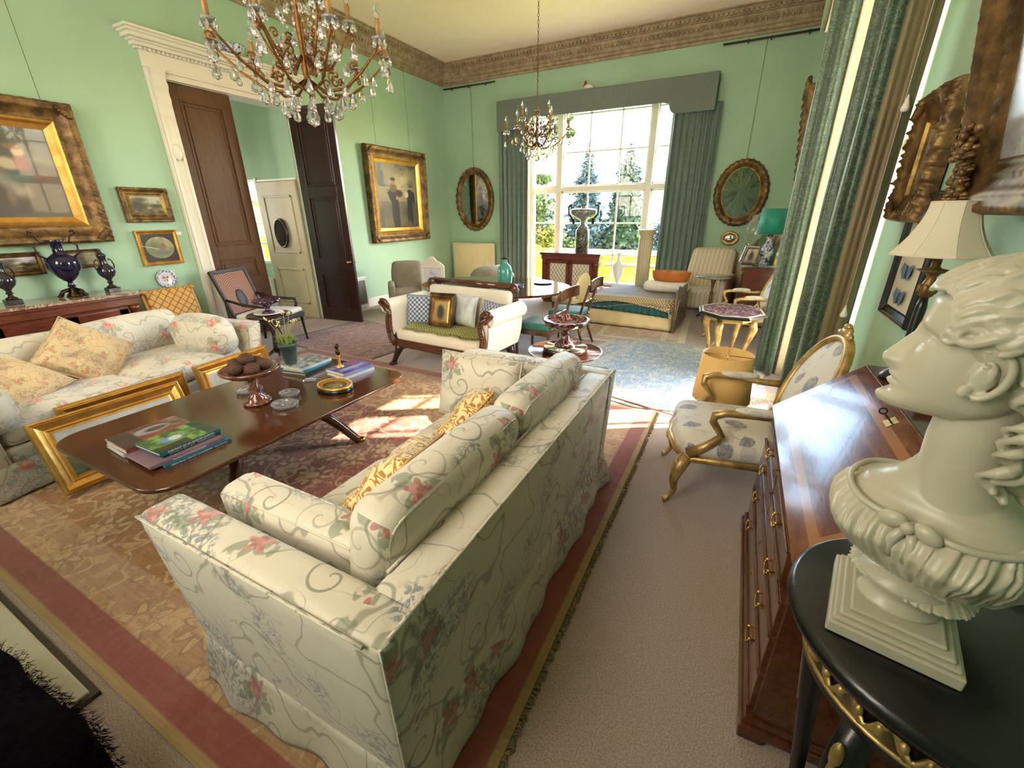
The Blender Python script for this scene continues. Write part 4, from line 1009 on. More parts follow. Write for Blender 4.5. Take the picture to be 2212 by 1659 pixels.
# ---------------------------------------------------------------- gilt open armchairs
def gilt_chair(label, loc, rotz, mat='toile'):
    t = thing('armchair', label, 'armchair', loc, rotz, 'gilt oval-backed armchairs')
    b = B(); b.rbox(-.31, .31, -.30, .26, .34, .48, .06, .02); b.v = [(x * (1 - .12 * max(0, (y + .1))), y - .035 * (1 - (x / .31) ** 2) * (y < -.1), z) for x, y, z in b.v]
    obj('seat', b, mat, t)
    b = B(); pts = [(x * (.30), y) for x, y in ((-1, .26), (-1.02, -.24), (-.7, -.31), (0, -.345), (.7, -.31), (1.02, -.24), (1, .26))]
    b.tube([(p[0], p[1], .345) for p in pts], .024, 8); b.tube([(-.27, .26, .345), (.27, .26, .345)], .022, 8)
    b.ell((0, -.355, .335), (.05, .02, .025), 10, 6); obj('seat_rail', b, 'gilt', t)
    for sx in (-1, 1):
        b = B(); b.tube([(sx * .29, -.26, .35), (sx * .315, -.30, .27), (sx * .30, -.315, .18), (sx * .275, -.30, .09), (sx * .285, -.335, .025), (sx * .29, -.36, .02)], [.04, .04, .026, .018, .017, .022], 10)
        b.ell((sx * .31, -.31, .30), (.026, .02, .035), 8, 6); obj('leg', b, 'gilt', t)
        b = B(); b.tube([(sx * .26, .24, .36), (sx * .265, .27, .2), (sx * .275, .34, .02)], [.03, .022, .018], 8); obj('leg', b, 'gilt', t)
        b = B(); b.tube([(sx * .27, .30, .66), (sx * .29, .2, .655), (sx * .31, .05, .665), (sx * .315, -.10, .665), (sx * .31, -.15, .645), (sx * .30, -.155, .60), (sx * .31, -.10, .52), (sx * .31, -.17, .44), (sx * .305, -.26, .38)], [.024, .02, .02, .022, .026, .022, .022, .026, .036], 10)
        a = obj('arm', b, 'gilt', t)
        b = B(); b.ell((sx * .305, .06, .685), (.032, .12, .024), 14, 8); obj('arm_pad', b, mat, a)
    b = B(); oframe(b, .27, .32, [(0, -.012), (0, .012), (.012, .026), (.03, .03), (.045, .014), (.045, -.012)], 56)
    b.ell((0, -.02, .335), (.055, .022, .032), 10, 8); b.ell((-.055, -.018, .32), (.04, .016, .02), 8, 6); b.ell((.055, -.018, .32), (.04, .016, .02), 8, 6); b.ell((0, -.03, .36), (.03, .02, .02), 8, 6)
    for sx in (-1, 1): b.tube([(sx * .16, 0, -.26), (sx * .2, .0, -.36), (sx * .23, 0, -.42)], .022, 8)
    o = obj('back_frame', b, 'gilt', t, loc=(0, .36, .77), rot=(-.38, 0, 0))
    b = B(); b.ell((0, 0, 0), (.232, .035, .282), 32, 16); obj('back_pad', b, mat, o)
    return t
gilt_chair('gilt armchair in grey toile nearest the bureau, its seat catching the sun', (.13, 2.74, .0), -pi / 2 + .16)
gilt_chair('gilt armchair in pale toile behind the octagonal inlaid table', (.13, 6.45, .0), -pi / 2 + .25)
# ---------------------------------------------------------------- cane armchair
t = thing('armchair', 'dark-framed cane armchair with oval medallion and white seat pad by the open doors', 'armchair', (-5.62, 3.60, 0), 1.95)
for sx in (-1, 1):
    b = B(); b.tube([(sx * .27, -.29, .42), (sx * .27, -.295, .38), (sx * .27, -.30, .30), (sx * .275, -.31, .12), (sx * .28, -.32, .015)], [.026, .028, .018, .015, .011], 10); b.ell((sx * .27, -.3, .35), (.026, .026, .018), 10, 6); obj('leg', b, 'cane_frame', t)
    b = B(); b.tube([(sx * .26, .26, .42), (sx * .27, .33, .015)], [.024, .016], 8); obj('leg', b, 'cane_frame', t)
    b = B(); b.beam((sx * .29, .26, .40), (sx * .31, .46, 1.04), .04, .03); b.tube([(sx * .30, .33, .68), (sx * .31, .1, .62), (sx * .31, -.14, .60), (sx * .30, -.22, .60), (sx * .30, -.24, .54), (sx * .29, -.20, .44)], [.018, .018, .02, .024, .018, .02], 8); obj('arm', b, 'cane_frame', t)
b = B(); b.box(-.32, .32, -.32, .27, .36, .42); obj('seat_rail', b, 'cane_frame', t, bevel=.01)
b = B(); b.rbox(-.31, .31, -.31, .26, .42, .49, .03, .02); obj('seat_pad', b, 'white_fabric', t)
g = G('cane_web'); co = g.sep(g.co('Object')); r_ = g.math('SQRT', g.math('ADD', g.math('MULTIPLY', co[0], co[0]), g.math('MULTIPLY', g.math('ADD', co[2], .08), g.math('ADD', co[2], .08))))
w_ = g.math('SINE', g.math('MULTIPLY', r_, 260.0)); g.set(col=g.mix(g.step(w_, -.2, .4), rgb(104, 66, 52), rgb(172, 122, 98)), rough=.7); M['cane_web'] = g.m
T = Matrix.Rotation(-.3, 4, 'X')
b = B(); b.box(-.28, .28, -.006, .006, -.28, .28); o = obj('cane_panel', b, 'cane_web', t, loc=(0, .37, .74), rot=(-.3, 0, 0))
for z0_, z1_ in ((.27, .32), (-.30, -.26)): b = B(); b.box(-.31, .31, -.018, .018, z0_, z1_); obj('back_rail', b, 'cane_frame', t, loc=(0, .37, .74), rot=(-.3, 0, 0), bevel=.008)
b = B(); b.ell((0, -.012, -.08), (.085, .012, .12), 28, 8); obj('medallion', b, 'cane_frame', t, loc=(0, .37, .74), rot=(-.3, 0, 0))
# gold chair behind the far sofa
t = thing('side_chair', 'scroll-backed side chair in gold trellis fabric between far sofa and door case', 'chair', (-5.72, 2.62, 0), pi / 2)
b = B(); b.rbox(-.24, .24, -.03, .03, .34, .92, .025, .0); b.v = [(x, y + .35 * (z - .4) ** 2 + .1, z) for x, y, z in b.v]; obj('back', b, 'gold_lattice', t)
b = B()
for s_ in (-1, 1): b.tube([(s_ * .255, .12 + .35 * (z - .4) ** 2, z) for z in [.34 + .06 * k for k in range(10)]] + [(s_ * .255, .20, .915), (s_ * .255, .14, .90)], .02, 8)
obj('back_frame', b, 'gold_fabric', t)
b = B(); b.rbox(-.25, .25, -.3, .14, .36, .46, .04, .01); obj('seat', b, 'gold_lattice', t)
for sx in (-1, 1):
    for sy in (-.26, .12): b = B(); b.tube([(sx * .22, sy, .38), (sx * .22, sy, .015)], [.022, .014], 8); obj('leg', b, 'mahogany', t)
# dining chairs
def dchair(label, loc, rz):
    t = thing('dining_chair', label, 'chair', loc, rz, 'dining chairs')
    b = B(); b.rbox(-.22, .22, -.22, .22, .42, .50, .03, .015); obj('seat', b, 'green_seat', t)
    b = B(); b.box(-.23, .23, -.23, .23, .37, .43); obj('seat_rail', b, 'mahogany', t, bevel=.01)
    for sx in (-1, 1):
        b = B(); b.tube([(sx * .2, -.2, .38), (sx * .205, -.21, .2), (sx * .205, -.21, .012)], [.022, .018, .012], 8); obj('leg', b, 'mahogany', t)
        b = B(); b.tube([(sx * .2, .2, .40), (sx * .2, .23, .2), (sx * .2, .30, .012)], [.022, .02, .015], 8); obj('leg', b, 'mahogany', t)
        b = B(); b.beam((sx * .19, .2, .40), (sx * .195, .33, .86), .035, .028); obj('back_post', b, 'mahogany', t, bevel=.005)
    b = B()
    def rail(u, v): a = (u - .5) * 1.6; return (.26 * sin(a) / sin(.8), .345 + .07 * (cos(a) - 1) * -1 - .0, .80 + .10 * v + .012 * sin(v * pi) )
    b.grid(lambda u, v: (lambda p: (p[0], p[1] - .012, p[2]))(rail(u, v)), 20, 5); b.grid(lambda u, v: (lambda p: (p[0], p[1] + .014, p[2]))(rail(u, v)), 20, 5, flip=True)
    b.tube([rail(k / 20, 1) for k in range(21)], .016, 8); b.tube([rail(k / 20, 0) for k in range(21)], .014, 8)
    for s_ in (0, 1): b.tube([rail(s_, k / 4) for k in range(5)], .016, 8)
    obj('top_rail', b, 'mahogany', t)
    b = B(); b.box(-.18, .18, .27, .29, .60, .64); b.ell((0, .28, .62), (.05, .012, .03), 12, 6); obj('cross_rail', b, 'mahogany', t, bevel=.005)
    return t
dchair('mahogany dining chair with green seat at the oval table, nearer the marble tazza', (-2.0, 4.62, 0), -pi / 2 - .05)
dchair('mahogany dining chair with green seat at the oval table, nearer the great window', (-1.93, 5.42, 0), -pi / 2 + .02)
t = thing('side_chair', 'chair with round padded yellow back beyond the dining chairs, in front of the lattice cabinet', 'chair', (-2.32, 6.55, 0), -pi / 2 - .3)
b = B(); b.rbox(-.22, .22, -.22, .22, .36, .46, .04, .02); obj('seat', b, 'linen_yellow', t)
b = B(); b.ell((0, .0, .0), (.19, .045, .22), 26, 14); obj('back', b, 'linen_yellow', t, loc=(0, .24, .62), rot=(-.15, 0, 0))
for sx in (-1, 1):
    for sy in (-.19, .19): b = B(); b.tube([(sx * .19, sy, .38), (sx * .19, sy, .012)], [.022, .014], 8); obj('leg', b, 'gilt_old', t)
# armchair under a dust sheet and little panelled screen, behind the settee
t = thing('armchair', 'high-backed grey armchair behind the settee against the left wall', 'armchair', (-5.45, 6.35, 0), .75); t.scale = (.9, .9, .84)
b = B(); b.rbox(-.36, .36, -.35, .32, .1, .46, .06, .02); obj('seat', b, 'grey_fabric', t)
b = B(); b.rbox(-.34, .34, .2, .36, .3, 1.02, .07, .02); b.v = [(x * (1 - .35 * max(0, z - .75)), y + .15 * (z - .3), z) for x, y, z in b.v]; obj('back', b, 'grey_fabric', t)
for s_ in (-1, 1): b = B(); b.rbox(s_ * .37 - .07, s_ * .37 + .07, -.36, .3, .1, .62, .06, .01); obj('arm', b, 'grey_fabric', t)
t = thing('fire_screen', 'whitewashed panelled fire screen with shaped crest standing behind the settee', 'screen', (-4.85, 6.3, 0), .15)
b = B(); out = [(-.24, .1), (.24, .1), (.24, .84), (.17, .9), (.10, .93), (.04, .99), (0, 1.0), (-.04, .99), (-.10, .93), (-.17, .9), (-.24, .84)]
b.prism(out, .03, 'y', -.015); obj('panel', b, 'white_paint', t, bevel=.008)
b = B(); frame(b, .40, .66, [(0, 0), (0, .012), (.015, .02), (.03, .008), (.03, 0)], T=Tr(0, -.015, .5)); obj('moulding', b, 'white_paint', t)
canvas('painted_panel', .34, .6, lambda u, v: mx((222, 220, 224), (176, 180, 210), max(0, min(1, nz(u, v, 5, 3) * 2 + .4)) * (1 if abs(u - .5) + abs(v - .5) < .5 else .2)), t, 24, 40, loc=(0, -.012, .5), mat='painted_matt')
for s_ in (-1, 1): b = B(); b.beam((s_ * .2, -.12, .012), (s_ * .2, .12, .012), .03, .024); b.box(s_ * .2 - .015, s_ * .2 + .015, -.015, .015, .01, .12); obj('foot', b, 'white_paint', t)
# striped armchair in the far right corner
t = thing('armchair', 'striped buff armchair by the radiator in the far right corner', 'armchair', (-.50, 8.30, 0), -.2)
b = B(); b.rbox(-.36, .36, -.38, .32, .14, .44, .05, .015); obj('seat', b, 'stripe_fabric', t)
b = B(); b.rbox(-.38, .38, .2, .36, .2, 1.08, .06, .02); b.v = [(x * (1 - .1 * max(0, z - .6)), y + .35 * max(0, z - .4), z) for x, y, z in b.v]; obj('back', b, 'stripe_fabric', t)
for s_ in (-1, 1):
    b = B(); b.rbox(s_ * .41 - .055, s_ * .41 + .055, -.40, .38, .14, .68, .05, .01); obj('arm', b, 'stripe_fabric', t)
    for yy in (-.33, .3): b = B(); b.tube([(s_ * .34, yy, .16), (s_ * .34, yy, .012)], [.025, .016], 8); obj('leg', b, 'mahogany_dark', t)
# ---------------------------------------------------------------- draped daybed
BD = thing('daybed', 'low daybed with cream valance and loose spotted cover in front of the column', 'bed', (-1.40, 7.12, .0), -.04)
b = B(); b.rbox(-.66, .66, -.42, .92, .1, .42, .05, .015); obj('mattress', b, 'linen_cream', BD)
b = B()
def skirt(u, v):
    per = 1.36 + 1.4 * 2; s_ = u * per
    if s_ < 1.4: x, y, nx, ny = -.68, .94 - s_, -1, 0
    elif s_ < 2.76: x, y, nx, ny = -.68 + (s_ - 1.4), -.46, 0, -1
    else: x, y, nx, ny = .68, -.46 + (s_ - 2.76), 1, 0
    k = .02 * (1 - v) + .008 * (1 - v) * sin(s_ * 26); return (x + nx * k, y + ny * k, .03 + .26 * v)
b.grid(skirt, 160, 5, flip=True); cloth('valance', b, 'linen_yellow', BD, .008)
b = B()
def cov(u, v):
    x = -.70 + 1.42 * u; y = -.49 + 1.42 * v
    e = max(0, (.10 - v) / .10); z = .445 + .012 * noise.noise(Vector((x * 4, y * 4, 0)))
    if v < .1: z -= e * (.09 + .05 * sin(u * 6 + .5) + .03 * (u > .9)); y += .03 * (1 - e) - .01
    if u < .06: z -= (.06 - u) / .06 * .2
    return (x, y, z)
b.grid(cov, 80, 50); o = cloth('cover', b, 'grey_fabric', BD, .01)
b = B()
def blk(u, v):
    x = -.715 + 1.46 * u; y = -.52 + .24 * v; e = max(0, (.55 - v) / .55)
    z = .466 + .012 * noise.noise(Vector((x * 5, y * 5, 3))) - e * (.05 + .11 * (.5 + .5 * sin(u * 5.0 + 2.6)) * (1 if u < .93 else 1.9)); return (x, y - .012 * sin(u * 30) * e, z)
b.grid(blk, 90, 16); cloth('spotted_blanket', b, 'tan_blanket', BD, .012)
b = B(); b.grid(lambda u, v: (-.70 + 1.36 * u, -.492 - .012 * sin(u * 90) * (1 - v), .27 + .13 * v - .05 * u * u), 120, 4); cloth('plaid_rug', b, 'teal_plaid', BD, .006)
b = B(); b.box(.70, .735, -.52, .62, .02, .50); b.tube([(.717, -.52, .02), (.717, -.52, .52), (.717, -.46, .62), (.717, -.3, .66)], .026, 8); b.box(.70, .735, -.52, .4, .5, .62); obj('side_board', b, 'grey_wood', BD, bevel=.01)
t = thing('bolster', 'rolled cream bolster pillow on the daybed, under the orange basket', 'pillow', (-1.0, 7.62, .535), .0)
b = B(); b.rbox(-.36, .36, -.17, .17, -.085, .085, .08, .01); obj('cover', b, 'white_fabric', t)
t = thing('basket', 'oval orange-brown basket resting on the cream bolster pillow', 'basket', (-.95, 7.64, .622), 0); t.scale = (1.15, 1.15, 1.2)
b = B(); b.lathe([(.0, 0), (.22, .0), (.25, .03), (.27, .12), (.275, .135), (.26, .135), (.235, .04), (0, .03)], 40, sx=1, sy=.55); obj('body', b, 'terracotta', t)
b = B(); rnd = random.Random(4)
for k in range(10): b.ell((rnd.uniform(-.16, .16), rnd.uniform(-.08, .08), .10 + rnd.uniform(0, .02)), (.045, .035, .03), 10, 6)
obj('contents', b, 'gold_fabric', t, kind='stuff')
# ================================================================ tables and what stands on them
TZ = .5
CT = thing('coffee_table', 'large low mahogany coffee table with rounded corners and splayed sabre legs', 'table', (-2.80, 1.58, .012), 0)
b = B(); slab(b, rrect(1.16, 1.82, .16, 8), [(.03, TZ - .045), (.004, TZ - .035), (0, TZ - .022), (.006, TZ - .012)]); o = obj('tabletop', b, 'mahogany', CT)
for p in o.data.polygons: p.use_smooth = len(p.vertices) == 4
b = B(); b.box(-.40, .40, -.62, .62, TZ - .12, TZ - .045); obj('apron', b, 'mahogany_dark', CT, bevel=.01)
b = B(); b.box(-.14, .14, -.30, .30, .30, .36); b.box(-.20, .20, -.10, .10, .36, TZ - .12); obj('base_block', b, 'mahogany_dark', CT, bevel=.015)
for sy in (-1, 1):
    b = B(); b.lathe([(.05, .30), (.055, .33), (.03, .35), (.045, .37), (.03, TZ - .11)], 16, (0, sy * .22, 0)); b.lathe([(0, .24), (.03, .25), (.05, .28), (.05, .30)], 16, (0, sy * .22, 0)); obj('baluster', b, 'mahogany', CT)
    for sx in (-1, 1):
        b = B(); pts = []; rr = []
        for k in range(14):
            t_ = k / 13; q = .30 * t_; hz = .325 * cos(t_ * pi / 2) ** 1.15 + .03; pts.append((sx * (.08 + .27 * t_ ** .85), sy * (.20 + .30 * t_ ** .85), hz - .012)); rr.append(.046 - .016 * t_)
        b.tube(pts, rr, 10, flat=1.0); lg = obj('leg', b, 'mahogany', CT)
        b = B(); e = pts[-1]; b.ell((e[0] + sx * .012, e[1] + sy * .014, .026), (.032, .032, .022), 10, 8); obj('brass_cap', b, 'brass', lg)
TT = TZ + .001
ZT = .012 + TZ - .012 + .0005      # table top height in the room
def book(name, label, w, d, h, mat, loc, rz, spine=None, title=None, tcol=None, pages='book_paper', cover=None, group='books on the coffee table', tsize=None):
    """spine along +x side... local: width w (x), depth d (y), spine on -y side"""
    t = thing(name, label, 'book', loc, rz, group)
    b = B(); b.box(-w / 2, w / 2, -d / 2, d / 2, 0, .0025); b.box(-w / 2, w / 2, -d / 2, d / 2, h - .0025, h); b.box(-w / 2, w / 2, -d / 2 - .001, -d / 2 + .004, 0, h); obj('cover', b, mat, t)
    b = B(); b.box(-w / 2 + .004, w / 2 - .004, -d / 2 + .004, d / 2 - .005, .0025, h - .0025); obj('pages', b, pages, t)
    if title:
        cu = bpy.data.curves.new('title', 'FONT'); cu.body = title; cu.size = tsize or h * .8; cu.align_x = 'CENTER'; cu.align_y = 'CENTER'; cu.extrude = .0003
        ob = bpy.data.objects.new('tmp', cu); COL.objects.link(ob); me = bpy.data.meshes.new_from_object(ob); bpy.data.objects.remove(ob)
        wd = max((v.co.x for v in me.vertices)) - min((v.co.x for v in me.vertices)); s_ = min(1, w * .9 / wd)
        me.transform(Matrix.Diagonal((s_, 1, 1, 1))); me.materials.append(M[tcol or 'bone_white'])
        to = bpy.data.objects.new('spine_title', me); COL.objects.link(to); to.parent = t; to.location = (0, -d / 2 - .0015, h / 2); to.rotation_euler = (pi / 2, 0, 0)
    if cover: cover(t, w, d, h)
    return t
def cov_paint(fn, nx=40, ny=30):
    def f(t, w, d, h):
        canvas('cover_picture', w * .97, d * .97, fn, t, nx, ny, y=0, loc=(0, 0, h + .0006), rot=(-pi / 2, 0, 0))
    return f
# left stack (two piles): spines towards the camera side, parallel to the long table edge
def garden(u, v):
    c = mx((60, 84, 44), (118, 148, 78), nz(u, v, 6, 1) * 1.5 + .5)
    if v < .3 and u < .55: c = (44, 52, 30)
    if u > .80: c = mx(c, (36, 50, 40), .8)
    c = blob(c, u, v, .40, .50, .20, .16, (96, 138, 184), .2); c = blob(c, u, v, .44, .50, .1, .12, (196, 196, 170), .1)
    return c
def redcov(u, v):
    c = mx((84, 58, 54), (130, 112, 106), nz(u, v, 5, 2) + .4)
    if .18 < v < .32: c = (146, 58, 50)
    c = blob(c, u, v, .55, .62, .26, .22, (150, 140, 140), .1); c = blob(c, u, v, .6, .6, .16, .12, (70, 62, 66), .3)
    if u < .3: c = mx(c, (58, 50, 44), .8)
    return c
ry = pi / 2
zs = ZT
book('book', 'teal garden handbook at the bottom of the near pile of books', .33, .25, .014, 'book_teal', (-2.55, 1.00, zs), ry - .02, title='Hilliers Manual  COLOUR CATALOGUING  Trees & Shrubs')
book('book', 'mauve rhododendron book second from the bottom of the near pile', .36, .27, .014, 'book_mauve', (-2.585, .965, zs + .0145), ry - .03, title='The Book of RHODODENDRONS')
book('book', 'dark green garden plans book third in the near pile', .29, .24, .016, 'book_green', (-2.62, 1.01, zs + .029), ry - .02, title='ELIZABETH BARTLETT   GARDEN PLANS')
book('book', 'green and blue garden picture book on top of the near pile', .31, .25, .018, 'book_teal', (-2.615, 1.0, zs + .0455), ry + .02, title='PORTRAIT OF AN ENGLISH GARDEN', cover=cov_paint(garden))
book('book', 'pale green book under the dark one at the far side of the near pile', .27, .22, .016, 'book_pale', (-2.86, .93, zs), ry - .06)
book('book', 'thick dark book with red and grey jacket lying beside the garden books', .34, .25, .034, 'book_red', (-2.845, .97, zs + .0165), ry - .02, cover=cov_paint(redcov))
# far stack with flowerpot
def greyc(u, v): return mx((78, 84, 82), (168, 170, 164), nz(u, v, 6, 6) * 1.6 + .45)
book('book', 'dark green book at the bottom of the pile beneath the flowerpot', .30, .25, .016, 'book_green', (-3.08, 2.20, zs), .50 + ry * 0 + pi / 2 - .35)
book('book', 'bright blue book in the middle of the pile beneath the flowerpot', .29, .23, .018, 'book_blue', (-3.09, 2.21, zs + .0165), pi / 2 + .1)
book('book', 'grey jacketed book on top of the pile beneath the flowerpot', .31, .25, .022, 'book_pale', (-3.10, 2.215, zs + .035), pi / 2 + .05, cover=cov_paint(greyc))
def purp(u, v):
    c = mx((66, 62, 120), (136, 118, 170), nz(u, v, 5, 8) * 1.5 + .5); c = blob(c, u, v, .5, .35, .4, .1, (130, 160, 210), .4); return blob(c, u, v, .75, .7, .2, .2, (140, 80, 100), .5)
book('book', 'pale blue book lying under the purple one near the far end of the table', .29, .23, .022, 'book_pale', (-2.68, 2.30, zs), pi / 2 - .12)
book('book', 'purple and blue picture book carrying the small bronze figure', .29, .23, .026, 'book_purple', (-2.69, 2.30, zs + .0225), pi / 2 - .08, cover=cov_paint(purp))
# flowerpot with wiry plant
P = thing('potted_plant', 'dark green flowerpot with grassy tuft and tall wiry flower stems, on a pile of books', 'plant', (-3.16, 2.12, zs + .0585))
b = B(); b.lathe([(.0, 0), (.042, 0), (.046, .01), (.066, .15), (.072, .152), (.074, .175), (.066, .176), (.06, .155), (0, .15)], 28); obj('pot', b, 'pot_green', P)
b = B(); rnd = random.Random(8)
for i in range(260):
    a = rnd.random() * 2 * pi; r_ = rnd.uniform(.0, .055); q = rnd.uniform(.02, .06); h_ = rnd.uniform(.03, .09)
    x, y = cos(a) * r_, sin(a) * r_; d = Vector((cos(a), sin(a), 0)); s_ = Vector((-sin(a), cos(a), 0)) * .0025
    p0 = Vector((x, y, .155)); p1 = p0 + d * q * .5 + Vector((0, 0, h_)); p2 = p0 + d * q + Vector((0, 0, h_ * .9)); b.add([p0 - s_, p0 + s_, p1 + s_, p1 - s_, p2], [(0, 1, 2, 3), (3, 2, 4)])
plain('leaf_yellow_green', rgb(128, 146, 64), .6, var=.25, vs=30); obj('foliage', b, 'leaf_yellow_green', P)
b = B(); fl = B()
for i in range(8):
    a = i * 2.3; l = rnd.uniform(.05, .13); p = (cos(a) * l, sin(a) * l, rnd.uniform(.30, .42)); b.tube([(0, 0, .16), (p[0] * .4, p[1] * .4, .26), p], .0018, 5)
    for q in range(5): fl.ell((p[0] + rnd.uniform(-.014, .014), p[1] + rnd.uniform(-.014, .014), p[2] + rnd.uniform(-.01, .012)), (.005, .005, .008), 6, 4)
plain('stem_tan', rgb(150, 148, 96), .7); obj('stems', b, 'stem_tan', P); obj('flowers', fl, 'linen_yellow', P, kind='stuff')
# compote of nuts / woven balls
P = thing('compote', 'turned red-brown footed dish holding wrinkled brown fruits, on the coffee table', 'dish', (-2.79, 1.57, ZT)); P.scale = (1.14, 1.14, 1.08)
b = B(); b.lathe([(0, 0), (.075, 0), (.08, .012), (.074, .022), (.05, .03), (.052, .045), (.03, .06), (.026, .085), (.038, .10), (.026, .115), (.03, .15), (.022, .165), (.05, .178), (.12, .195), (.158, .222), (.162, .236), (.154, .238), (.118, .212), (.04, .194), (0, .192)], 44); obj('body', b, 'marble_red', P)
pc = B()
def bump_ball(r):
    b = B()
    def fn(u, v):
        a = 2 * pi * u; c = -pi / 2 + pi * v; q = 1 + .05 * sin(a * 9 + 5 * sin(c * 3)) + .03 * noise.noise(Vector((cos(a) * 3, sin(a) * 3, c * 3)))
        return (r * q * cos(c) * cos(a), r * q * cos(c) * sin(a) * .9, r * .8 * q * sin(c))
    b.grid(fn, 36, 18, True); return b
f0 = None
for i, (x, y, z) in enumerate(((-.08, -.03, .242), (-.005, -.075, .24), (.075, -.03, .243), (.06, .05, .245), (-.03, .06, .243), (-.005, -.005, .285))):
    w = Vector((-2.79 + x * 1.14, 1.57 + y * 1.14, ZT + (z + .009) * 1.08))
    if f0 is None: f0 = tag(obj('dried_fruit', bump_ball(.050), 'nut_brown', loc=w), 'wrinkled brown dried fruit lying in the red footed dish', 'fruit', 'dried fruits in the footed dish')
    else: dup(f0, loc=w, rotz=i * 1.1)
# cut glass ashtrays
def ashtray(label, loc, rz, s_=1.0):
    t = thing('ashtray', label, 'ashtray', loc, rz, 'cut glass ashtrays on the coffee table')
    b = B(); prof = [(.0, 0), (.058, 0), (.072, .004), (.078, .014), (.08, .028), (.076, .032), (.068, .029), (.06, .012), (.05, .008), (0, .008)]
    def fn(u, v):
        k = v * (len(prof) - 1); i = min(int(k), len(prof) - 2); f = k - i; r = prof[i][0] * (1 - f) + prof[i + 1][0] * f; z = prof[i][1] * (1 - f) + prof[i + 1][1] * f
        a = 2 * pi * u; r *= 1 + .035 * abs(sin(a * 12)) * (z > .002); return (r * cos(a) * 1.15 * s_, r * sin(a) * .95 * s_, z)
    b.grid(fn, 96, 27, True); obj('bowl', b, 'crystal', t)
    b = B()
    for k in range(12): a = k * pi / 6; b.beam((.012 * cos(a), .012 * sin(a), .0095), (.045 * cos(a), .045 * sin(a), .0095), .004, .002)
    obj('star_cut', b, 'crystal', t, kind='stuff')
ashtray('oval cut glass ashtray nearest the camera side of the red footed dish', (-2.56, 1.61, ZT), .2)
ashtray('oval cut glass ashtray beyond the red footed dish, next to the far sofa', (-3.02, 1.66, ZT), .4)
ashtray('small cut glass ashtray close behind the foot of the red dish', (-2.70, 1.75, ZT), .1, .8)
# gilt rimmed oval miniature frame lying flat
P = thing('oval_picture', 'oval gilt beaded picture frame with a dim green picture, lying flat on the coffee table', 'picture', (-2.50, 1.98, ZT))
b = B(); b.lathe([(0, 0), (.135, 0), (.14, .006), (.14, .026), (.13, .03), (0, .028)], 56, sx=1.0, sy=.82); obj('base', b, 'black_wood', P)
b = B(); b.lathe([(.136, .028), (.134, .042), (.122, .044), (.108, .036), (.098, .038), (.092, .031)], 64, sx=1.0, sy=.82)
for k in range(64): a = 2 * pi * k / 64; b.ell((.130 * cos(a), .130 * .82 * sin(a), .043), (.005, .005, .005), 6, 4)
obj('gilt_rim', b, 'gilt_bright', P)
b = B(); b.lathe([(0, .033), (.094, .032)], 40, sx=1.0, sy=.82); obj('picture', b, 'stained_canvas', P)
P = thing('knife_rest', 'small ridged clear glass knife rest beside the purple book', 'knife rest', (-2.82, 2.02, ZT), .5)
b = B(); b.box(-.05, .05, -.018, .018, 0, .012)
for k in range(6): b.box(-.035 + k * .013, -.029 + k * .013, -.016, .016, .012, .018)
obj('body', b, 'crystal', P, bevel=.002)
# bronze bust on gilt column
P = thing('figurine', 'small dark bronze bust on a gilt column, standing on the purple book', 'figurine', (-2.74, 2.25, zs + .0505))
b = B(); b.lathe([(0, 0), (.034, 0), (.034, .006), (.018, .014), (.012, .022), (.014, .03), (.010, .04), (.013, .085), (.016, .095), (.01, .10)], 24); obj('column', b, 'gilt_bright', P)
b = B(); b.ell((0, 0, .125), (.024, .016, .02), 14, 10); b.tube([(0, 0, .1), (0, 0, .13), (0, -.002, .155)], [.009, .016, .009], 10); b.ell((0, -.003, .172), (.014, .017, .019), 16, 12); b.ell((0, .005, .178), (.016, .017, .016), 14, 10); b.ell((0, -.02, .17), (.003, .005, .005), 6, 5)
b.add([(-.028, 0, .13), (.028, 0, .13), (.012, 0, .10), (-.012, 0, .10), (0, -.014, .118)], [(0, 1, 4), (1, 2, 4), (2, 3, 4), (3, 0, 4), (0, 3, 2, 1)]); obj('bust', b, 'bronze', P)
# ---------------------------------------------------------------- round tripod table with tazza
P = thing('tripod_table', 'round dark tripod table with dished rim behind the near sofa', 'table', (-1.20, 3.32, 0))
b = B(); b.lathe([(0, .575), (.30, .575), (.315, .585), (.322, .60), (.312, .602), (.305, .593), (0, .593)], 64); obj('tabletop', b, 'mahogany', P)
b = B(); b.lathe([(.05, .10), (.055, .14), (.03, .18), (.024, .26), (.04, .32), (.045, .36), (.028, .42), (.022, .5), (.05, .57), (0, .575)], 24); obj('pedestal', b, 'mahogany_dark', P)
for k in range(3):
    a = -.92 + k * 2 * pi / 3; b = B(); b.tube([(cos(a) * .03, sin(a) * .03, .17), (cos(a) * .10, sin(a) * .10, .19), (cos(a) * .20, sin(a) * .20, .13), (cos(a) * .30, sin(a) * .30, .05), (cos(a) * .38, sin(a) * .38, .025), (cos(a) * .42, sin(a) * .42, .03)], [.022, .024, .018, .014, .016, .02], 8); obj('leg', b, 'mahogany_dark', P)
P = thing('mirror_plateau', 'round mirrored plateau under the veined marble tazza', 'stand', (-1.2, 3.32, .5935))
b = B(); b.lathe([(0, 0), (.185, 0), (.19, .01), (.19, .04), (.182, .045)], 56); obj('drum', b, 'mahogany_dark', P); b = B(); b.lathe([(0, .046), (.182, .0455)], 56); obj('mirror_top', b, 'mirror_glass', P)
P = thing('tazza', 'dark red veined marble tazza on the mirrored plateau', 'bowl', (-1.2, 3.32, .6400)); P.scale = (1.1, 1.1, 1.1)
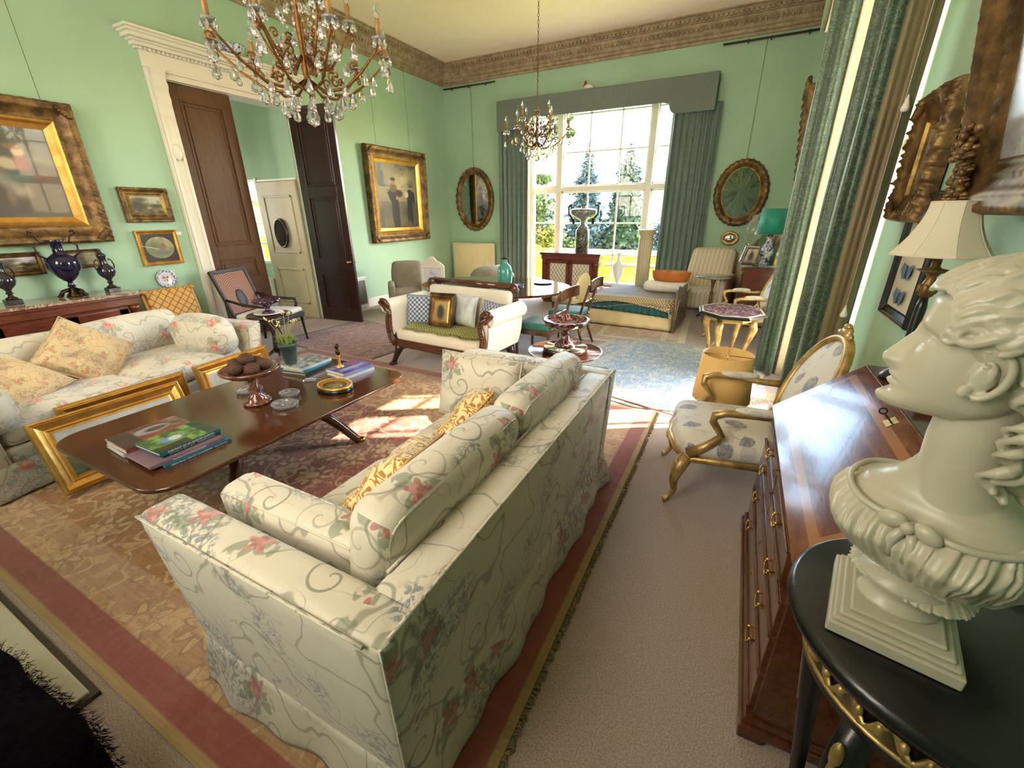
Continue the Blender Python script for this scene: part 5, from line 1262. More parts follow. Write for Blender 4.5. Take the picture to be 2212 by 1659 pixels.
b = B(); b.lathe([(0, 0), (.085, 0), (.086, .02), (.07, .028), (.066, .04), (.035, .06), (.028, .10), (.036, .125), (.10, .145), (.16, .175), (.168, .19), (.178, .196), (.18, .212), (.168, .214), (.15, .20), (.10, .172), (0, .158)], 56); obj('body', b, 'marble_dark', P)
# ---------------------------------------------------------------- small table by the cane chair with purple bowl
P = thing('side_table', 'small round dark side table in front of the cane armchair', 'table', (-4.87, 3.12, 0)); P.scale = (.95, .95, 1.11)
b = B(); b.lathe([(0, .53), (.25, .53), (.26, .54), (.25, .552), (0, .55)], 48); obj('tabletop', b, 'mahogany_dark', P)
b = B(); b.lathe([(.03, .12), (.035, .2), (.02, .3), (.03, .42), (.02, .5), (.05, .53)], 20); obj('pedestal', b, 'mahogany_dark', P)
for k in range(3): a = .4 + k * 2 * pi / 3; b = B(); b.tube([(cos(a) * .02, sin(a) * .02, .16), (cos(a) * .14, sin(a) * .14, .1), (cos(a) * .24, sin(a) * .24, .02)], [.02, .016, .015], 8); obj('leg', b, 'mahogany_dark', P)
P = thing('dish', 'flat grey-white plate beneath the purple stone bowl', 'dish', (-4.87, 3.12, .6130)); b = B(); b.lathe([(0, 0), (.10, 0), (.155, .012), (.16, .018), (.10, .01), (0, .008)], 40); obj('plate', b, 'bone_white', P)
P = thing('bowl', 'polished purple-black footed bowl on the small table by the cane armchair', 'bowl', (-4.87, 3.12, .6215))
b = B(); b.lathe([(0, 0), (.07, 0), (.07, .015), (.04, .03), (.025, .055), (.035, .08), (.09, .095), (.135, .125), (.15, .13), (.155, .155), (.145, .16), (.12, .135), (0, .11)], 44); obj('body', b, 'marble_purple', P)
# ---------------------------------------------------------------- oval dining table
P = thing('dining_table', 'large polished oval dining table behind the settee, reflecting the window', 'table', (-3.08, 5.42, 0))
ol = [(1.14 * cos(2 * pi * k / 72), .86 * sin(2 * pi * k / 72)) for k in range(72)]
b = B(); slab(b, ol, [(.04, .70), (.005, .71), (0, .725), (.008, .738)]); obj('tabletop', b, 'mahogany', P)
b = B(); b.lathe([(.12, .14), (.14, .2), (.08, .28), (.07, .45), (.12, .6), (.2, .70)], 28); obj('pedestal', b, 'mahogany_dark', P)
for k in range(4): a = pi / 4 + k * pi / 2; b = B(); b.tube([(cos(a) * .08, sin(a) * .08, .2), (cos(a) * .3, sin(a) * .3, .14), (cos(a) * .55, sin(a) * .55, .025)], [.05, .035, .026], 8); obj('leg', b, 'mahogany_dark', P)
g = G('gloss_top'); g.set(col=rgb(86, 46, 30), rough=.08, coat=.8, coatr=.03); M['gloss_top'] = g.m
for c_ in P.children: 
    if c_.name.startswith('tabletop'): c_.data.materials[0] = M['gloss_top']
P = thing('vase', 'turquoise stoneware bottle vase with dark streaks on the dining table', 'vase', (-3.0, 5.6, .7385))
b = B(); b.lathe([(0, 0), (.085, 0), (.10, .02), (.108, .12), (.106, .19), (.085, .25), (.045, .285), (.038, .32), (.04, .345), (.048, .36), (.036, .362), (.03, .33), (0, .30)], 40); obj('body', b, 'celadon', P)
b = B(); b.lathe([(.036, .345), (.05, .352), (.05, .365), (.036, .368)], 24); obj('rim', b, 'bronze', P)
P = thing('tray', 'round black lacquer tray at the window end of the dining table', 'tray', (-2.5, 5.85, .7385)); b = B(); b.lathe([(0, 0), (.13, 0), (.14, .012), (.135, .016), (.12, .008), (0, .008)], 40); obj('body', b, 'black_wood', P)
P = thing('dish', 'small pale blue dish beside the turquoise vase on the dining table', 'dish', (-2.72, 5.5, .7385)); b = B(); b.lathe([(0, 0), (.05, 0), (.075, .02), (.07, .022), (.04, .008), (0, .008)], 30); obj('body', b, 'china_blue_white', P)
P = thing('draped_chair', 'low chair under a rumpled grey dust sheet beyond the dining table', 'chair', (-4.35, 7.6, 0)); b = B()
b.lathe([(.52, .01), (.46, .3), (.44, .55), (.36, .66), (.2, .72), (0, .74)], 40); b.v = [(x * (1 + .07 * sin(9 * atan2(y, x)) * (1 - z)), y * (1 + .07 * sin(9 * atan2(y, x)) * (1 - z)), z + .03 * noise.noise(Vector((x * 4, y * 4, 0)))) for x, y, z in b.v]; obj('dust_sheet', b, 'grey_fabric', P)
# ---------------------------------------------------------------- lattice cabinet, urn, amphora, column by the window
P = thing('cabinet', 'mahogany side cabinet with two brass-lattice doors standing in front of the great window', 'cabinet', (-2.90, 8.28, 0), -.02)
cw, cd, ch = 1.16, .42, .98
b = B(); b.box(-cw / 2, cw / 2, -cd / 2 + .02, cd / 2, .08, ch - .05); b.box(-cw / 2 + .02, cw / 2 - .02, -cd / 2 + .04, cd / 2, 0, .08); obj('carcase', b, 'rosewood', P, bevel=.006)
b = B(); b.box(-cw / 2 - .035, cw / 2 + .035, -cd / 2 - .03, cd / 2 + .01, ch - .05, ch - .02); b.box(-cw / 2 - .015, cw / 2 + .015, -cd / 2 - .01, cd / 2, ch - .13, ch - .05); b.box(-cw / 2 - .045, cw / 2 + .045, -cd / 2 - .04, cd / 2 + .01, ch - .02, ch); obj('top', b, 'rosewood', P, bevel=.006)
for s_ in (-1, 1):
    b = B(); b.box(s_ * (cw / 2 - .05) - .045, s_ * (cw / 2 - .05) + .045, -cd / 2 - .005, -cd / 2 + .03, .05, ch - .13)
    for k in range(4): b.box(s_ * (cw / 2 - .05) - .03 + k * .018, s_ * (cw / 2 - .05) - .022 + k * .018, -cd / 2 - .012, -cd / 2, .1, ch - .3)
    b.tube([(s_ * (cw / 2 - .05) - .03, -cd / 2 - .02, ch - .2), (s_ * (cw / 2 - .05) + .03, -cd / 2 - .02, ch - .2)], .03, 10); obj('pilaster', b, 'rosewood', P, bevel=.003)
    xc = s_ * .238; dw, dz0, dz1 = .46, .10, ch - .15
    b = B(); b.box(xc - dw / 2, xc + dw / 2, -cd / 2 + .0, -cd / 2 + .02, dz0, dz0 + .06); b.box(xc - dw / 2, xc + dw / 2, -cd / 2, -cd / 2 + .02, dz1 - .05, dz1)
    b.box(xc - dw / 2, xc - dw / 2 + .06, -cd / 2, -cd / 2 + .02, dz0, dz1); b.box(xc + dw / 2 - .06, xc + dw / 2, -cd / 2, -cd / 2 + .02, dz0, dz1); d_ = obj('door', b, 'rosewood', P, bevel=.003)
    b = B(); b.box(xc - dw / 2 + .06, xc + dw / 2 - .06, -cd / 2 + .012, -cd / 2 + .018, dz0 + .06, dz1 - .05); obj('silk_panel', b, 'linen_cream', d_)
    b = B(); x0, x1, z0, z1 = xc - dw / 2 + .06, xc + dw / 2 - .06, dz0 + .06, dz1 - .05; st = .062
    for dr in (-1, 1):
        c0 = -2.0
        while c0 < 2.5:
            # line z = dr*1.5*(x) + c0 clipped to the rectangle
            pts = []
            for x in (x0, x1):
                z = dr * 1.4 * (x - xc) + c0
                if z0 <= z <= z1: pts.append((x, z))
            for z in (z0, z1):
                x = (z - c0) / (dr * 1.4) + xc
                if x0 < x < x1: pts.append((x, z))
            if len(pts) >= 2: b.beam((pts[0][0], -cd / 2 + .007, pts[0][1]), (pts[1][0], -cd / 2 + .007, pts[1][1]), .008, .004)
            c0 += .098
    obj('brass_lattice', b, 'brass', d_)
P = thing('urn', 'grey marble urn with black angular handles on a black marble drum, on the cabinet', 'urn', (-2.74, 8.30, ch + .001))
b = B(); b.lathe([(0, 0), (.13, 0), (.13, .42), (.10, .43), (0, .43)], 40); obj('drum', b, 'marble_black', P)
b = B(); b.lathe([(0, .43), (.10, .43), (.10, .46), (.05, .50), (.035, .55), (.06, .585), (.16, .63), (.235, .68), (.245, .72), (.245, .76), (.23, .775), (.16, .79), (.06, .80), (.03, .815), (.06, .85), (.07, .865), (0, .868)], 48); obj('body', b, 'marble_grey', P)
for s_ in (-1, 1):
    b = B(); pl = [(s_ * .22, 0, .84), (s_ * .29, 0, .84), (s_ * .29, 0, .70), (s_ * .22, 0, .62), (s_ * .20, 0, .55)]
    for k in range(4): b.beam(pl[k], pl[k + 1], .028, .035)
    b.ell((s_ * .19, 0, .56), (.03, .03, .05), 10, 8); obj('handle', b, 'black_metal', P)
P = thing('amphora', 'white two-handled amphora standing to the right of the lattice cabinet', 'vase', (-2.06, 8.55, .262))
b = B(); b.lathe([(0, 0), (.09, 0), (.09, .03), (.04, .06), (.022, .11), (.05, .2), (.10, .34), (.118, .45), (.11, .5), (.06, .54), (.034, .58), (.032, .68), (.06, .71), (.05, .712), (.02, .69), (0, .6)], 36); obj('body', b, 'bone_white', P)
for s_ in (-1, 1):
    b = B(); b.tube([(s_ * .108, 0, .42), (s_ * .135, 0, .50), (s_ * .13, 0, .60), (s_ * .085, 0, .645), (s_ * .06, 0, .62), (s_ * .085, 0, .60)], .012, 8); obj('handle', b, 'bone_white', P)
P = thing('plinth', 'low painted plinth carrying the white amphora', 'plinth', (-2.06, 8.55, 0)); b = B(); b.box(-.13, .13, -.13, .13, 0, .26); obj('block', b, 'white_paint', P, bevel=.008)
P = thing('fluted_column', 'cream fluted pedestal column standing before the great window beside the daybed', 'column', (-1.52, 8.2, 0))
b = B()
def fl_(u, v): a = 2 * pi * u; r = .125 - .01 * v - .008 * abs(sin(a * 10)); return (r * cos(a), r * sin(a), .12 + 1.14 * v)
b.grid(fl_, 160, 2, True); b.lathe([(0, 0), (.18, 0), (.18, .06), (.15, .09), (.14, .12), (.12, .13)], 40); b.lathe([(.11, 1.25), (.12, 1.28), (.12, 1.31), (.15, 1.34), (.15, 1.38), (.16, 1.385), (.16, 1.41), (0, 1.41)], 40); obj('shaft', b, 'cream_paint', P)
# ---------------------------------------------------------------- radiators of the great room
def rad(label, x0, x1, z0, z1):
    t = thing('radiator', label, 'radiator', ((x0 + x1) / 2, YB - .105, z0), 0, 'cream panel radiators'); w = x1 - x0; h = z1 - z0
    b = B(); b.box(-w / 2, w / 2, -.03, .03, 0, h); n = int(w / .045)
    for k in range(n): x = -w / 2 + .02 + (w - .04) * (k + .5) / n; b.box(x - .013, x + .013, -.04, -.028, .03, h - .03)
    obj('panel', b, 'cream_metal', t, bevel=.005)
    b = B(); b.tube([(-w / 2 + .03, -.0, .03), (-w / 2 - .03, 0, .03), (-w / 2 - .03, 0, -z0 + .005)], .01, 8); obj('pipe', b, 'cream_metal', t)
    for s_ in (-1, 1): b = B(); b.box(s_ * w * .35 - .012, s_ * w * .35 + .012, .03, .09, h * .3, h * .7); obj('bracket', b, 'grey_metal', t)
rad('cream ribbed panel radiator under the left oval mirror', -6.22, -5.08, .14, 1.05)
rad('cream ribbed panel radiator under the right oval mirror behind the striped armchair', -.62, .40, .14, 1.02)
# ---------------------------------------------------------------- far right corner group
P = thing('chest', 'mahogany commode with dark marble top against the right wall, beyond the side window', 'cabinet', (.45, 8.12, 0)); P.scale = (1, 1, 1.0857)
b = B(); b.box(-.34, .38, -.62, .62, .06, .84); b.box(-.30, .38, -.58, .58, 0, .06); obj('carcase', b, 'rosewood', P, bevel=.008)
b = B(); b.box(-.40, .39, -.66, .66, .84, .875); obj('marble_top', b, 'marble_grey', P, bevel=.008)
for k in range(3): b = B(); b.box(-.352, -.338, -.56, .56, .10 + k * .25, .32 + k * .25); d_ = obj('drawer', b, 'rosewood', P, bevel=.006); q = B(); [q.ell((-.36, s_ * .35, .21 + k * .25), (.012, .02, .02), 8, 6) for s_ in (-1, 1)]; obj('knob', q, 'brass', d_)
zc = .9505
P = thing('table_lamp', 'blue and white porcelain lamp with bright teal drum shade on the commode', 'lamp', (.37, 7.76, zc))
b = B(); b.lathe([(0, 0), (.07, 0), (.07, .02), (.05, .03), (.06, .06), (.09, .14), (.095, .2), (.07, .27), (.035, .31), (.035, .36), (.05, .38), (.03, .39)], 36); obj('base', b, 'china_blue_white', P)
b = B(); b.lathe([(.025, .39), (.05, .40), (.045, .44), (.025, .45), (.01, .46), (.01, .62)], 20); obj('collar', b, 'marble_red', P)
b = B(); b.lathe([(.19, .43), (.165, .78)], 48, cap=False); cloth('lamp_shade', b, 'teal_silk', P, .004)
P = thing('jar', 'tall clear glass covered jar behind the teal lamp', 'jar', (.16, 8.5, zc)); b = B(); b.lathe([(0, .0), (.08, 0), (.03, .03), (.03, .18), (.08, .22), (.12, .34), (.13, .48), (.10, .60), (.05, .64), (.06, .66), (.02, .7), (0, .71)], 32); obj('body', b, 'crystal', P)
P = thing('jar', 'squat green tinted jar on the commode beside the brass clock', 'jar', (.50, 8.05, zc)); b = B(); b.lathe([(0, 0), (.06, 0), (.08, .06), (.07, .14), (.04, .17), (.045, .19), (0, .19)], 24); obj('body', b, 'celadon', P)
P = thing('mantel_clock', 'small gilt pedestal clock on the commode below the teal shade', 'clock', (.54, 7.62, zc), -pi / 2 + .5)
b = B(); b.prism([(-.08, 0), (.08, 0), (.07, .03), (.05, .05), (.055, .16), (.03, .22), (0, .25), (-.03, .22), (-.055, .16), (-.05, .05), (-.07, .03)], .07, 'y', -.035); obj('case', b, 'gilt_bright', P, bevel=.004)
b = B(); b.lathe([(0, 0), (.035, 0), (.035, .004)], 24, T=Tr(0, -.036, .15) @ Matrix.Rotation(pi / 2, 4, 'X')); obj('dial', b, 'bone_white', P)
for i, (y, z, h_, w_, m_, a_) in enumerate(((7.40, 0, .26, .2, 'gilt_old', .5), (7.52, 0, .30, .22, 'grey_metal', .62), (7.64, 0, .24, .18, 'gilt_bright', .55), (7.76, 0, .22, .17, 'mahogany_dark', .5))):
    lab = ('gilt edged photograph frame at the near end of the row on the commode', 'tall silver photograph frame leaning back in the row on the commode', 'bright gilt photograph frame third in the row on the commode', 'small dark wooden photograph frame last in the row on the commode')[i]
    P = thing('photo_frame', lab, 'frame', (.17 - .02 * i, y + .16, zc), 0, 'photograph frames on the commode', rot=(0, 0, -.35))
    b = B(); frame(b, w_, h_, [(0, 0), (0, .012), (.012, .018), (.025, .01), (.025, 0)]); b.box(-w_ / 2, w_ / 2, 0, .004, -h_ / 2, h_ / 2)
    o = obj('frame', b, m_, P, loc=(0, 0, h_ / 2 * cos(a_) + .006), rot=(-a_, 0, 0)); 
    canvas('photograph', w_ - .05, h_ - .05, lambda u, v, i=i: blob(mx((120, 116, 108), (190, 184, 172), v + nz(u, v, 4, i)), u, v, .5, .45, .22, .35, (70, 60, 56), .3), o, 10, 12, y=-.008)
P = thing('tripod_table', 'small grey-topped tripod table with twisted gilt stem by the striped armchair', 'table', (-.30, 7.75, 0))
b = B(); b.lathe([(0, .70), (.26, .70), (.275, .715), (.27, .73), (0, .73)], 44); obj('tabletop', b, 'marble_table_grey', P)
b = B(); b.lathe([(.02, .12), (.03, .16), (.018, .2), (.028, .26), (.018, .3), (.028, .36), (.018, .4), (.03, .46), (.016, .5), (.026, .6), (.05, .70)], 16); obj('stem', b, 'gilt_old', P)
for k in range(3): a = .3 + k * 2 * pi / 3; b = B(); b.tube([(cos(a) * .02, sin(a) * .02, .16), (cos(a) * .14, sin(a) * .14, .12), (cos(a) * .24, sin(a) * .24, .02)], [.022, .016, .016], 8); obj('leg', b, 'gilt_old', P)
P = thing('octagonal_table', 'octagonal inlaid stone table top on gilt scrolled legs, in front of the far gilt armchair', 'table', (.03, 5.05, 0), .1)
oc = [(.345 * cos(pi / 8 + k * pi / 4), .41 * sin(pi / 8 + k * pi / 4)) for k in range(8)]
b = B(); slab(b, oc, [(.02, .69), (.0, .70), (0, .715), (.01, .725)]); obj('tabletop', b, 'black_wood', P)
b = B(); b.prism([(x * .93, y * .93) for x, y in oc], .003, 'z', .7245); obj('white_border', b, 'marble_white', P); b = B(); b.prism([(x * .86, y * .86) for x, y in oc], .003, 'z', .7262); obj('inlay', b, 'inlay_stones', P)
b = B(); b.prism([(x * .7, y * .7) for x, y in oc], .05, 'z', .64); obj('apron', b, 'gilt', P, bevel=.006)
for k in range(4):
    a = pi / 4 + k * pi / 2 + .3; b = B(); b.tube([(cos(a) * .22, sin(a) * .24, .66), (cos(a) * .25, sin(a) * .27, .56), (cos(a) * .21, sin(a) * .22, .40), (cos(a) * .17, sin(a) * .18, .25), (cos(a) * .20, sin(a) * .22, .10), (cos(a) * .24, sin(a) * .26, .018)], [.042, .04, .028, .022, .02, .024], 10); b.ell((cos(a) * .25, sin(a) * .27, .57), (.03, .03, .04), 8, 6); obj('leg', b, 'gilt', P)
b = B(); b.beam((-.13, -.13, .25), (.13, .13, .25), .03, .02); b.beam((-.13, .13, .25), (.13, -.13, .25), .03, .02); obj('stretcher', b, 'gilt', P)
# drum shade lamp on the floor behind the gilt chair
P = thing('floor_lamp', 'low lamp with large warm parchment drum shade behind the gilt armchair', 'lamp', (.05, 3.28, 0))
b = B(); b.lathe([(0, 0), (.13, 0), (.13, .02), (.03, .04), (.018, .06), (.018, .70)], 24); obj('pole', b, 'brass', P)
b = B(); b.lathe([(.195, .41), (.168, .755)], 56, cap=False); cloth('lamp_shade', b, 'parchment', P, .004)
b = B(); b.tube([(-.166, 0, .74), (.166, 0, .74)], .003, 5); b.tube([(0, -.166, .74), (0, .166, .74)], .003, 5); obj('spider', b, 'brass', P)
g = G('plate_floral'); q = g.sep(g.co('Object')); r_ = g.math('SQRT', g.math('ADD', g.math('MULTIPLY', q[1], q[1]), g.math('MULTIPLY', q[2], q[2])))
f = g.step(g.noise(g.co('Object'), 60, 3), .48, .56); a_ = g.math('MULTIPLY', f, g.math('SUBTRACT', 1.0, g.step(r_, .035, .045))); c_ = g.math('MULTIPLY', f, g.step(r_, .072, .078))
g.set(col=g.mix(c_, g.mix(a_, rgb(216, 214, 214), rgb(166, 70, 84)), rgb(96, 104, 148)), rough=.15, coat=.4); M['plate_floral'] = g.m
# ================================================================ pictures, mirrors, chandeliers
LPROF = [(0, 0), (0, .05), (.012, .075), (.03, .085), (.045, .07), (.06, .078), (.075, .062), (.11, .045), (.15, .03), (.165, .034)]
def picture(name, label, w, h, fw, depth, mats, paint, loc, rotz, tilt=0.0, ornate=0.0, nx=70, nzz=60, wires=None, cat='picture', inner=.035, glaze=False, group=None):
    t = thing(name, label, cat, loc, rotz, group)
    s_ = fw / .165; dd = depth / .085
    T = thing.__call__ and None
    pr = [(a * s_, d * dd) for a, d in LPROF]
    rnd = random.Random(int(w * 100))
    ph = [rnd.uniform(0, 6) for _ in range(4)]
    def wv(ii, L, tt):
        k = 1.0 if ii in (2, 3, 4) else (.6 if ii in (1, 5) else 0.0)
        return (-ornate * .5 * (abs(sin(L * 40 + ph[0])) - .3) * (1 if ii in (1, 2) else 0), ornate * k * (.5 * sin(L * 95 + ph[1]) + .35 * sin(L * 170 + ph[2] + ii) + .8 * noise.noise(Vector((L * 60, ii * 1.7, ph[3])))))
    b = B(); frame(b, w, h, pr, wave=wv if ornate else None, nseg=int(max(1, (w + h) * 90 if ornate > .01 else (w + h) * 40)) if ornate else 1)
    b.box(-w / 2 + .01, w / 2 - .01, -.008, .0, -h / 2 + .01, h / 2 - .01)
    if ornate:
        for sx in (-1, 1):
            for sz in (-1, 1):
                for k in range(5): b.ell((sx * (w / 2 - fw * (.3 + .1 * k)), -depth * .9, sz * (h / 2 - fw * (.7 - .1 * k))), (fw * .22, depth * .3, fw * .16), 8, 6)
    f = obj('frame', b, mats[0], t, rot=(tilt, 0, 0)); 
    b = B(); q = fw; frame(b, w - 2 * q + .004, h - 2 * q + .004, [(0, depth * .42), (inner * .25, depth * .5), (inner * .5, depth * .3), (inner, .016), (inner, .0)]); obj('slip', b, mats[1], t, rot=(tilt, 0, 0))
    iw, ih = w - 2 * (q + inner) + .006, h - 2 * (q + inner) + .006
    if paint == 'mirror': obj('mirror', B().box(-iw / 2, iw / 2, -.014, -.010, -ih / 2, ih / 2), mats[2], t, rot=(tilt, 0, 0))
    else: canvas('painting', iw, ih, paint, t, nx, nzz, y=-.013, rot=(tilt, 0, 0))
    if wires:
        b = B()
        for x in wires[0]: b.tube([(x * w, .01 - .02 * (wires[2] if len(wires) > 2 else 1) - .0 - tilt * 0, h / 2 - .04), (x * w, -.01, wires[1] - loc[2])], .0022, 5)
        obj('hanging_wire', b, 'wire', t)
    return t
def p_rider(u, v):
    u -= .17
    c = mx((74, 68, 54), (112, 104, 88), nz(u, v, 3, 1) * 1.3 + .35 + .3 * (v - .4))
    if v < .42: c = mx(c, (60, 50, 36), .55 + nz(u, v, 6, 4) * .6)
    c = blob(c, u, v, .93, .42, .16, .09, (168, 128, 78), .6); c = blob(c, u, v, .80, .36, .1, .05, (150, 108, 66), .7)
    c = blob(c, u, v, .70, .42, .22, .17, (44, 40, 36), .4); c = blob(c, u, v, .78, .52, .07, .10, (48, 40, 38), .3, .5); c = blob(c, u, v, .62, .26, .12, .16, (52, 42, 34), .5); c = blob(c, u, v, .55, .18, .2, .07, (70, 58, 42), .7)
    c = blob(c, u, v, .55, .40, .05, .11, (128, 120, 104), .5, .3); c = blob(c, u, v, .74, .45, .10, .045, (96, 48, 42), .5, -.3)
    c = blob(c, u, v, .62, .45, .07, .05, (66, 88, 82), .5); c = blob(c, u, v, .585, .60, .055, .07, (178, 160, 130), .3, .4); c = blob(c, u, v, .66, .62, .035, .09, (136, 44, 40), .3)
    c = blob(c, u, v, .655, .74, .032, .055, (196, 148, 112), .25); c = blob(c, u, v, .64, .79, .05, .035, (126, 92, 56), .3); c = blob(c, u, v, .60, .30, .05, .07, (150, 136, 116), .6); c = blob(c, u, v, .54, .24, .02, .10, (112, 92, 72), .6); return c
def p_two(u, v):
    u = (u - .52) * .84 + .52; v = (v - .42) * .86 + .42
    c = mx((104, 96, 74), (150, 138, 104), v * .6 + nz(u, v, 3, 5) * .9 + .2); c = blob(c, u, v, .5, .62, .34, .2, (206, 182, 128), .9); 
    c = mx(c, (84, 80, 68), max(0, nz(u, v, 4, 9) * 2.2) if v > .62 else 0); c = blob(c, u, v, .62, .72, .12, .08, (212, 192, 142), .7)
    if v < .42: c = mx((92, 84, 62), (124, 114, 84), v * 2 + nz(u, v, 5, 2)); 
    c = blob(c, u, v, .45, .12, .3, .08, (158, 136, 84), .8); 
    if v < .07 or (u < .16 and v < .34): c = mx(c, (28, 22, 16), .75)
    K = (18, 16, 20)
    for (x, y, a, d) in ((.42, .30, .075, .26), (.45, .14, .05, .12), (.39, .20, .035, .14), (.40, .50, .10, .10)): c = blob(c, u, v, x, y, a, d, K, .12)
    c = blob(c, u, v, .33, .52, .08, .035, K, .2, -.7); c = blob(c, u, v, .50, .53, .09, .05, (74, 38, 22), .2); c = blob(c, u, v, .40, .60, .075, .06, (120, 92, 62), .3); c = blob(c, u, v, .47, .47, .03, .025, (206, 150, 116), .3)
    c = blob(c, u, v, .405, .685, .035, .035, (188, 128, 96), .25); c = blob(c, u, v, .405, .72, .05, .022, (24, 36, 34), .2); c = blob(c, u, v, .28, .56, .03, .015, (190, 124, 96), .3)
    for (x, y, a, d) in ((.74, .36, .055, .2), (.77, .22, .03, .11), (.70, .24, .03, .1), (.75, .50, .075, .09), (.83, .47, .025, .09)): c = blob(c, u, v, x, y, a, d, K, .14)
    q_ = 1 - .35 * min(1, ((u - .5) ** 2 + (v - .6) ** 2) * 3.2); c = tuple(x * q_ * .92 for x in c)
    c = blob(c, u, v, .68, .52, .04, .045, (198, 188, 166), .3); c = blob(c, u, v, .685, .615, .035, .035, (170, 152, 128), .25); return c
def p_land(seed, sky=(176, 172, 150)):
    def f(u, v):
        c = mx((96, 86, 58), sky, (v - .45) * 4 + nz(u, v, 4, seed) * 1.3); 
        if v < .42: c = mx((66, 54, 32), (142, 116, 70), v * 1.6 + nz(u, v, 6, seed + 1))
        c = blob(c, u, v, .18, .5, .22, .28, (44, 42, 26), .5); c = blob(c, u, v, .3, .8, .2, .12, (70, 64, 42), .7); c = blob(c, u, v, .78, .46, .22, .1, (62, 56, 38), .6); return blob(c, u, v, .56, .34, .07, .04, (176, 150, 104), .5)
    return f
picture('painting', 'huge gilt-framed painting of a rider in a red waistcoat above the marble-topped cabinet', 1.90, 1.31, .17, .12, ('gilt_old', 'gilt_bright'), p_rider, (WL + .03, 1.475, 2.10), pi / 2, .02, .006, 110, 80, ((.40,), 4.3), inner=.09)
picture('painting', 'gilt-framed painting of two figures in long black trousers, on the left wall by the corner', 1.70, 1.70, .16, .11, ('gilt_old', 'gilt_bright'), p_two, (WL + .03, 7.28, 2.03), pi / 2, .02, .006, 110, 110, ((-.28, .28), 4.3), inner=.11)
picture('painting', 'small landscape painting in a rough ornate frame beside the white door case', .49, .375, .06, .04, ('gilt_old', 'gilt_dull'), p_land(3), (WL + .01, 2.87, 1.825), pi / 2, 0, .007, 40, 30)
t = picture('framed_miniature', 'small gilt frame with black mount round an oval fan-like scene, under the landscape', .435, .40, .035, .03, ('gilt_bright', 'gilt'), lambda u, v: (22, 18, 16), (WL + .01, 2.87, 1.345), pi / 2, 0, 0, 12, 12, inner=.012)
canvas('oval_scene', .30, .25, lambda u, v: blob(blob(blob(mx((120, 120, 84), (168, 158, 116), v + nz(u, v, 4, 7)), u, v, .62, .55, .10, .16, (150, 74, 66), .5), u, v, .3, .6, .3, .2, (92, 100, 66), .7), u, v, .5, .25, .4, .1, (96, 104, 88), .7), t, 30, 24, y=-.018, oval=True)
b = B(); b.beam((-.19, -.022, .03), (-.02, -.022, -.015), .005, .004); obj('pointer', b, 'bone_white', t)
o = tag(obj('wall_plate', (lambda b: (b.lathe([(0, .002), (.07, .0), (.105, .014), (.11, .022), (.10, .018), (.066, .006), (0, .006)], 40, T=Matrix.Rotation(pi / 2, 4, 'Y')), b)[1])(B()), 'plate_floral', loc=(WL + .006, 2.84, .98)), 'round floral china plate hanging on the wall below the framed miniature', 'plate')
o = tag(obj('wall_label', B().box(-.002, .002, -.03, .03, -.018, .018), 'bone_white', loc=(WL + .004, 3.13, 1.50)), 'tiny white card label on the wall beside the framed miniature', 'label')
picture('painting', 'small gilt-framed picture partly hidden behind the left dark urn', .36, .22, .035, .03, ('gilt_old', 'gilt_dull'), p_land(11, (200, 190, 190)), (WL + .01, 1.62, 1.27), pi / 2, 0, 0, 20, 14, inner=.012)
picture('painting', 'small brown print in a narrow frame between the cobalt urn and the right dark urn', .30, .19, .025, .02, ('gilt_old', 'gilt_dull'), lambda u, v: mx((104, 92, 72), (140, 128, 104), nz(u, v, 6, 3) + .5), (WL + .01, 2.12, 1.28), pi / 2, 0, 0, 16, 12, inner=.01)
# gilt frames leaning against the far sofa
def sea(seed, lowc):
    def f(u, v):
        c = mx((150, 152, 148), (196, 196, 190), v + nz(u, v, 3, seed) * .7)
        if v < .45: c = mx((60, 74, 56), lowc, v * 2 + nz(u, v, 7, seed) * 1.2)
        return c
    return f
def lean(label, w, h, loc, rz, tilt, seed, lowc=(120, 122, 100)):
    t = picture('leaning_picture', label, w, h, .07, .045, ('gilt_bright', 'gilt_bright'), sea(seed, lowc), loc, rz, tilt, 0, 40, 30, inner=.03); t['group'] = 'gilt frames leaning on the far sofa'; return t
lean('large gilt-framed grey seascape standing on the rug at the near corner of the far sofa', .86, .50, (-3.70, 1.12, .262), pi / 2, -.38, 3)
lean('gilt-framed pale watercolour leaning behind the near seascape', .80, .46, (-3.93, 1.28, .28), pi / 2 + .03, -.10, 5, (150, 150, 130))
lean('gilt-framed picture furthest along the far sofa, behind the red footed dish', .70, .44, (-3.99, 2.12, .29), pi / 2 + .1, -.14, 8, (150, 160, 160))
# framed pictures on the settee
t = picture('small_picture', 'gilt-framed brown oil sketch leaning on the silk cushion of the settee', .30, .35, .045, .035, ('gilt_old', 'gilt_bright'), lambda u, v: blob(blob(mx((150, 128, 72), (176, 150, 92), v + nz(u, v, 5, 3) * .5), u, v, .45, .45, .26, .34, (48, 40, 26), .4), u, v, .4, .65, .12, .12, (40, 34, 24), .3), on(LM, -.13, -.03, .645), -.07 + .1, -.28, 0, 40, 40, inner=.02)
t = picture('small_picture', 'darker gilt frame tucked behind the oil sketch on the settee', .34, .38, .05, .03, ('gilt_old', 'gilt_dull'), p_land(4), on(LM, -.19, .05, .65), -.07 + .16, -.30, 0, 20, 20, inner=.02)
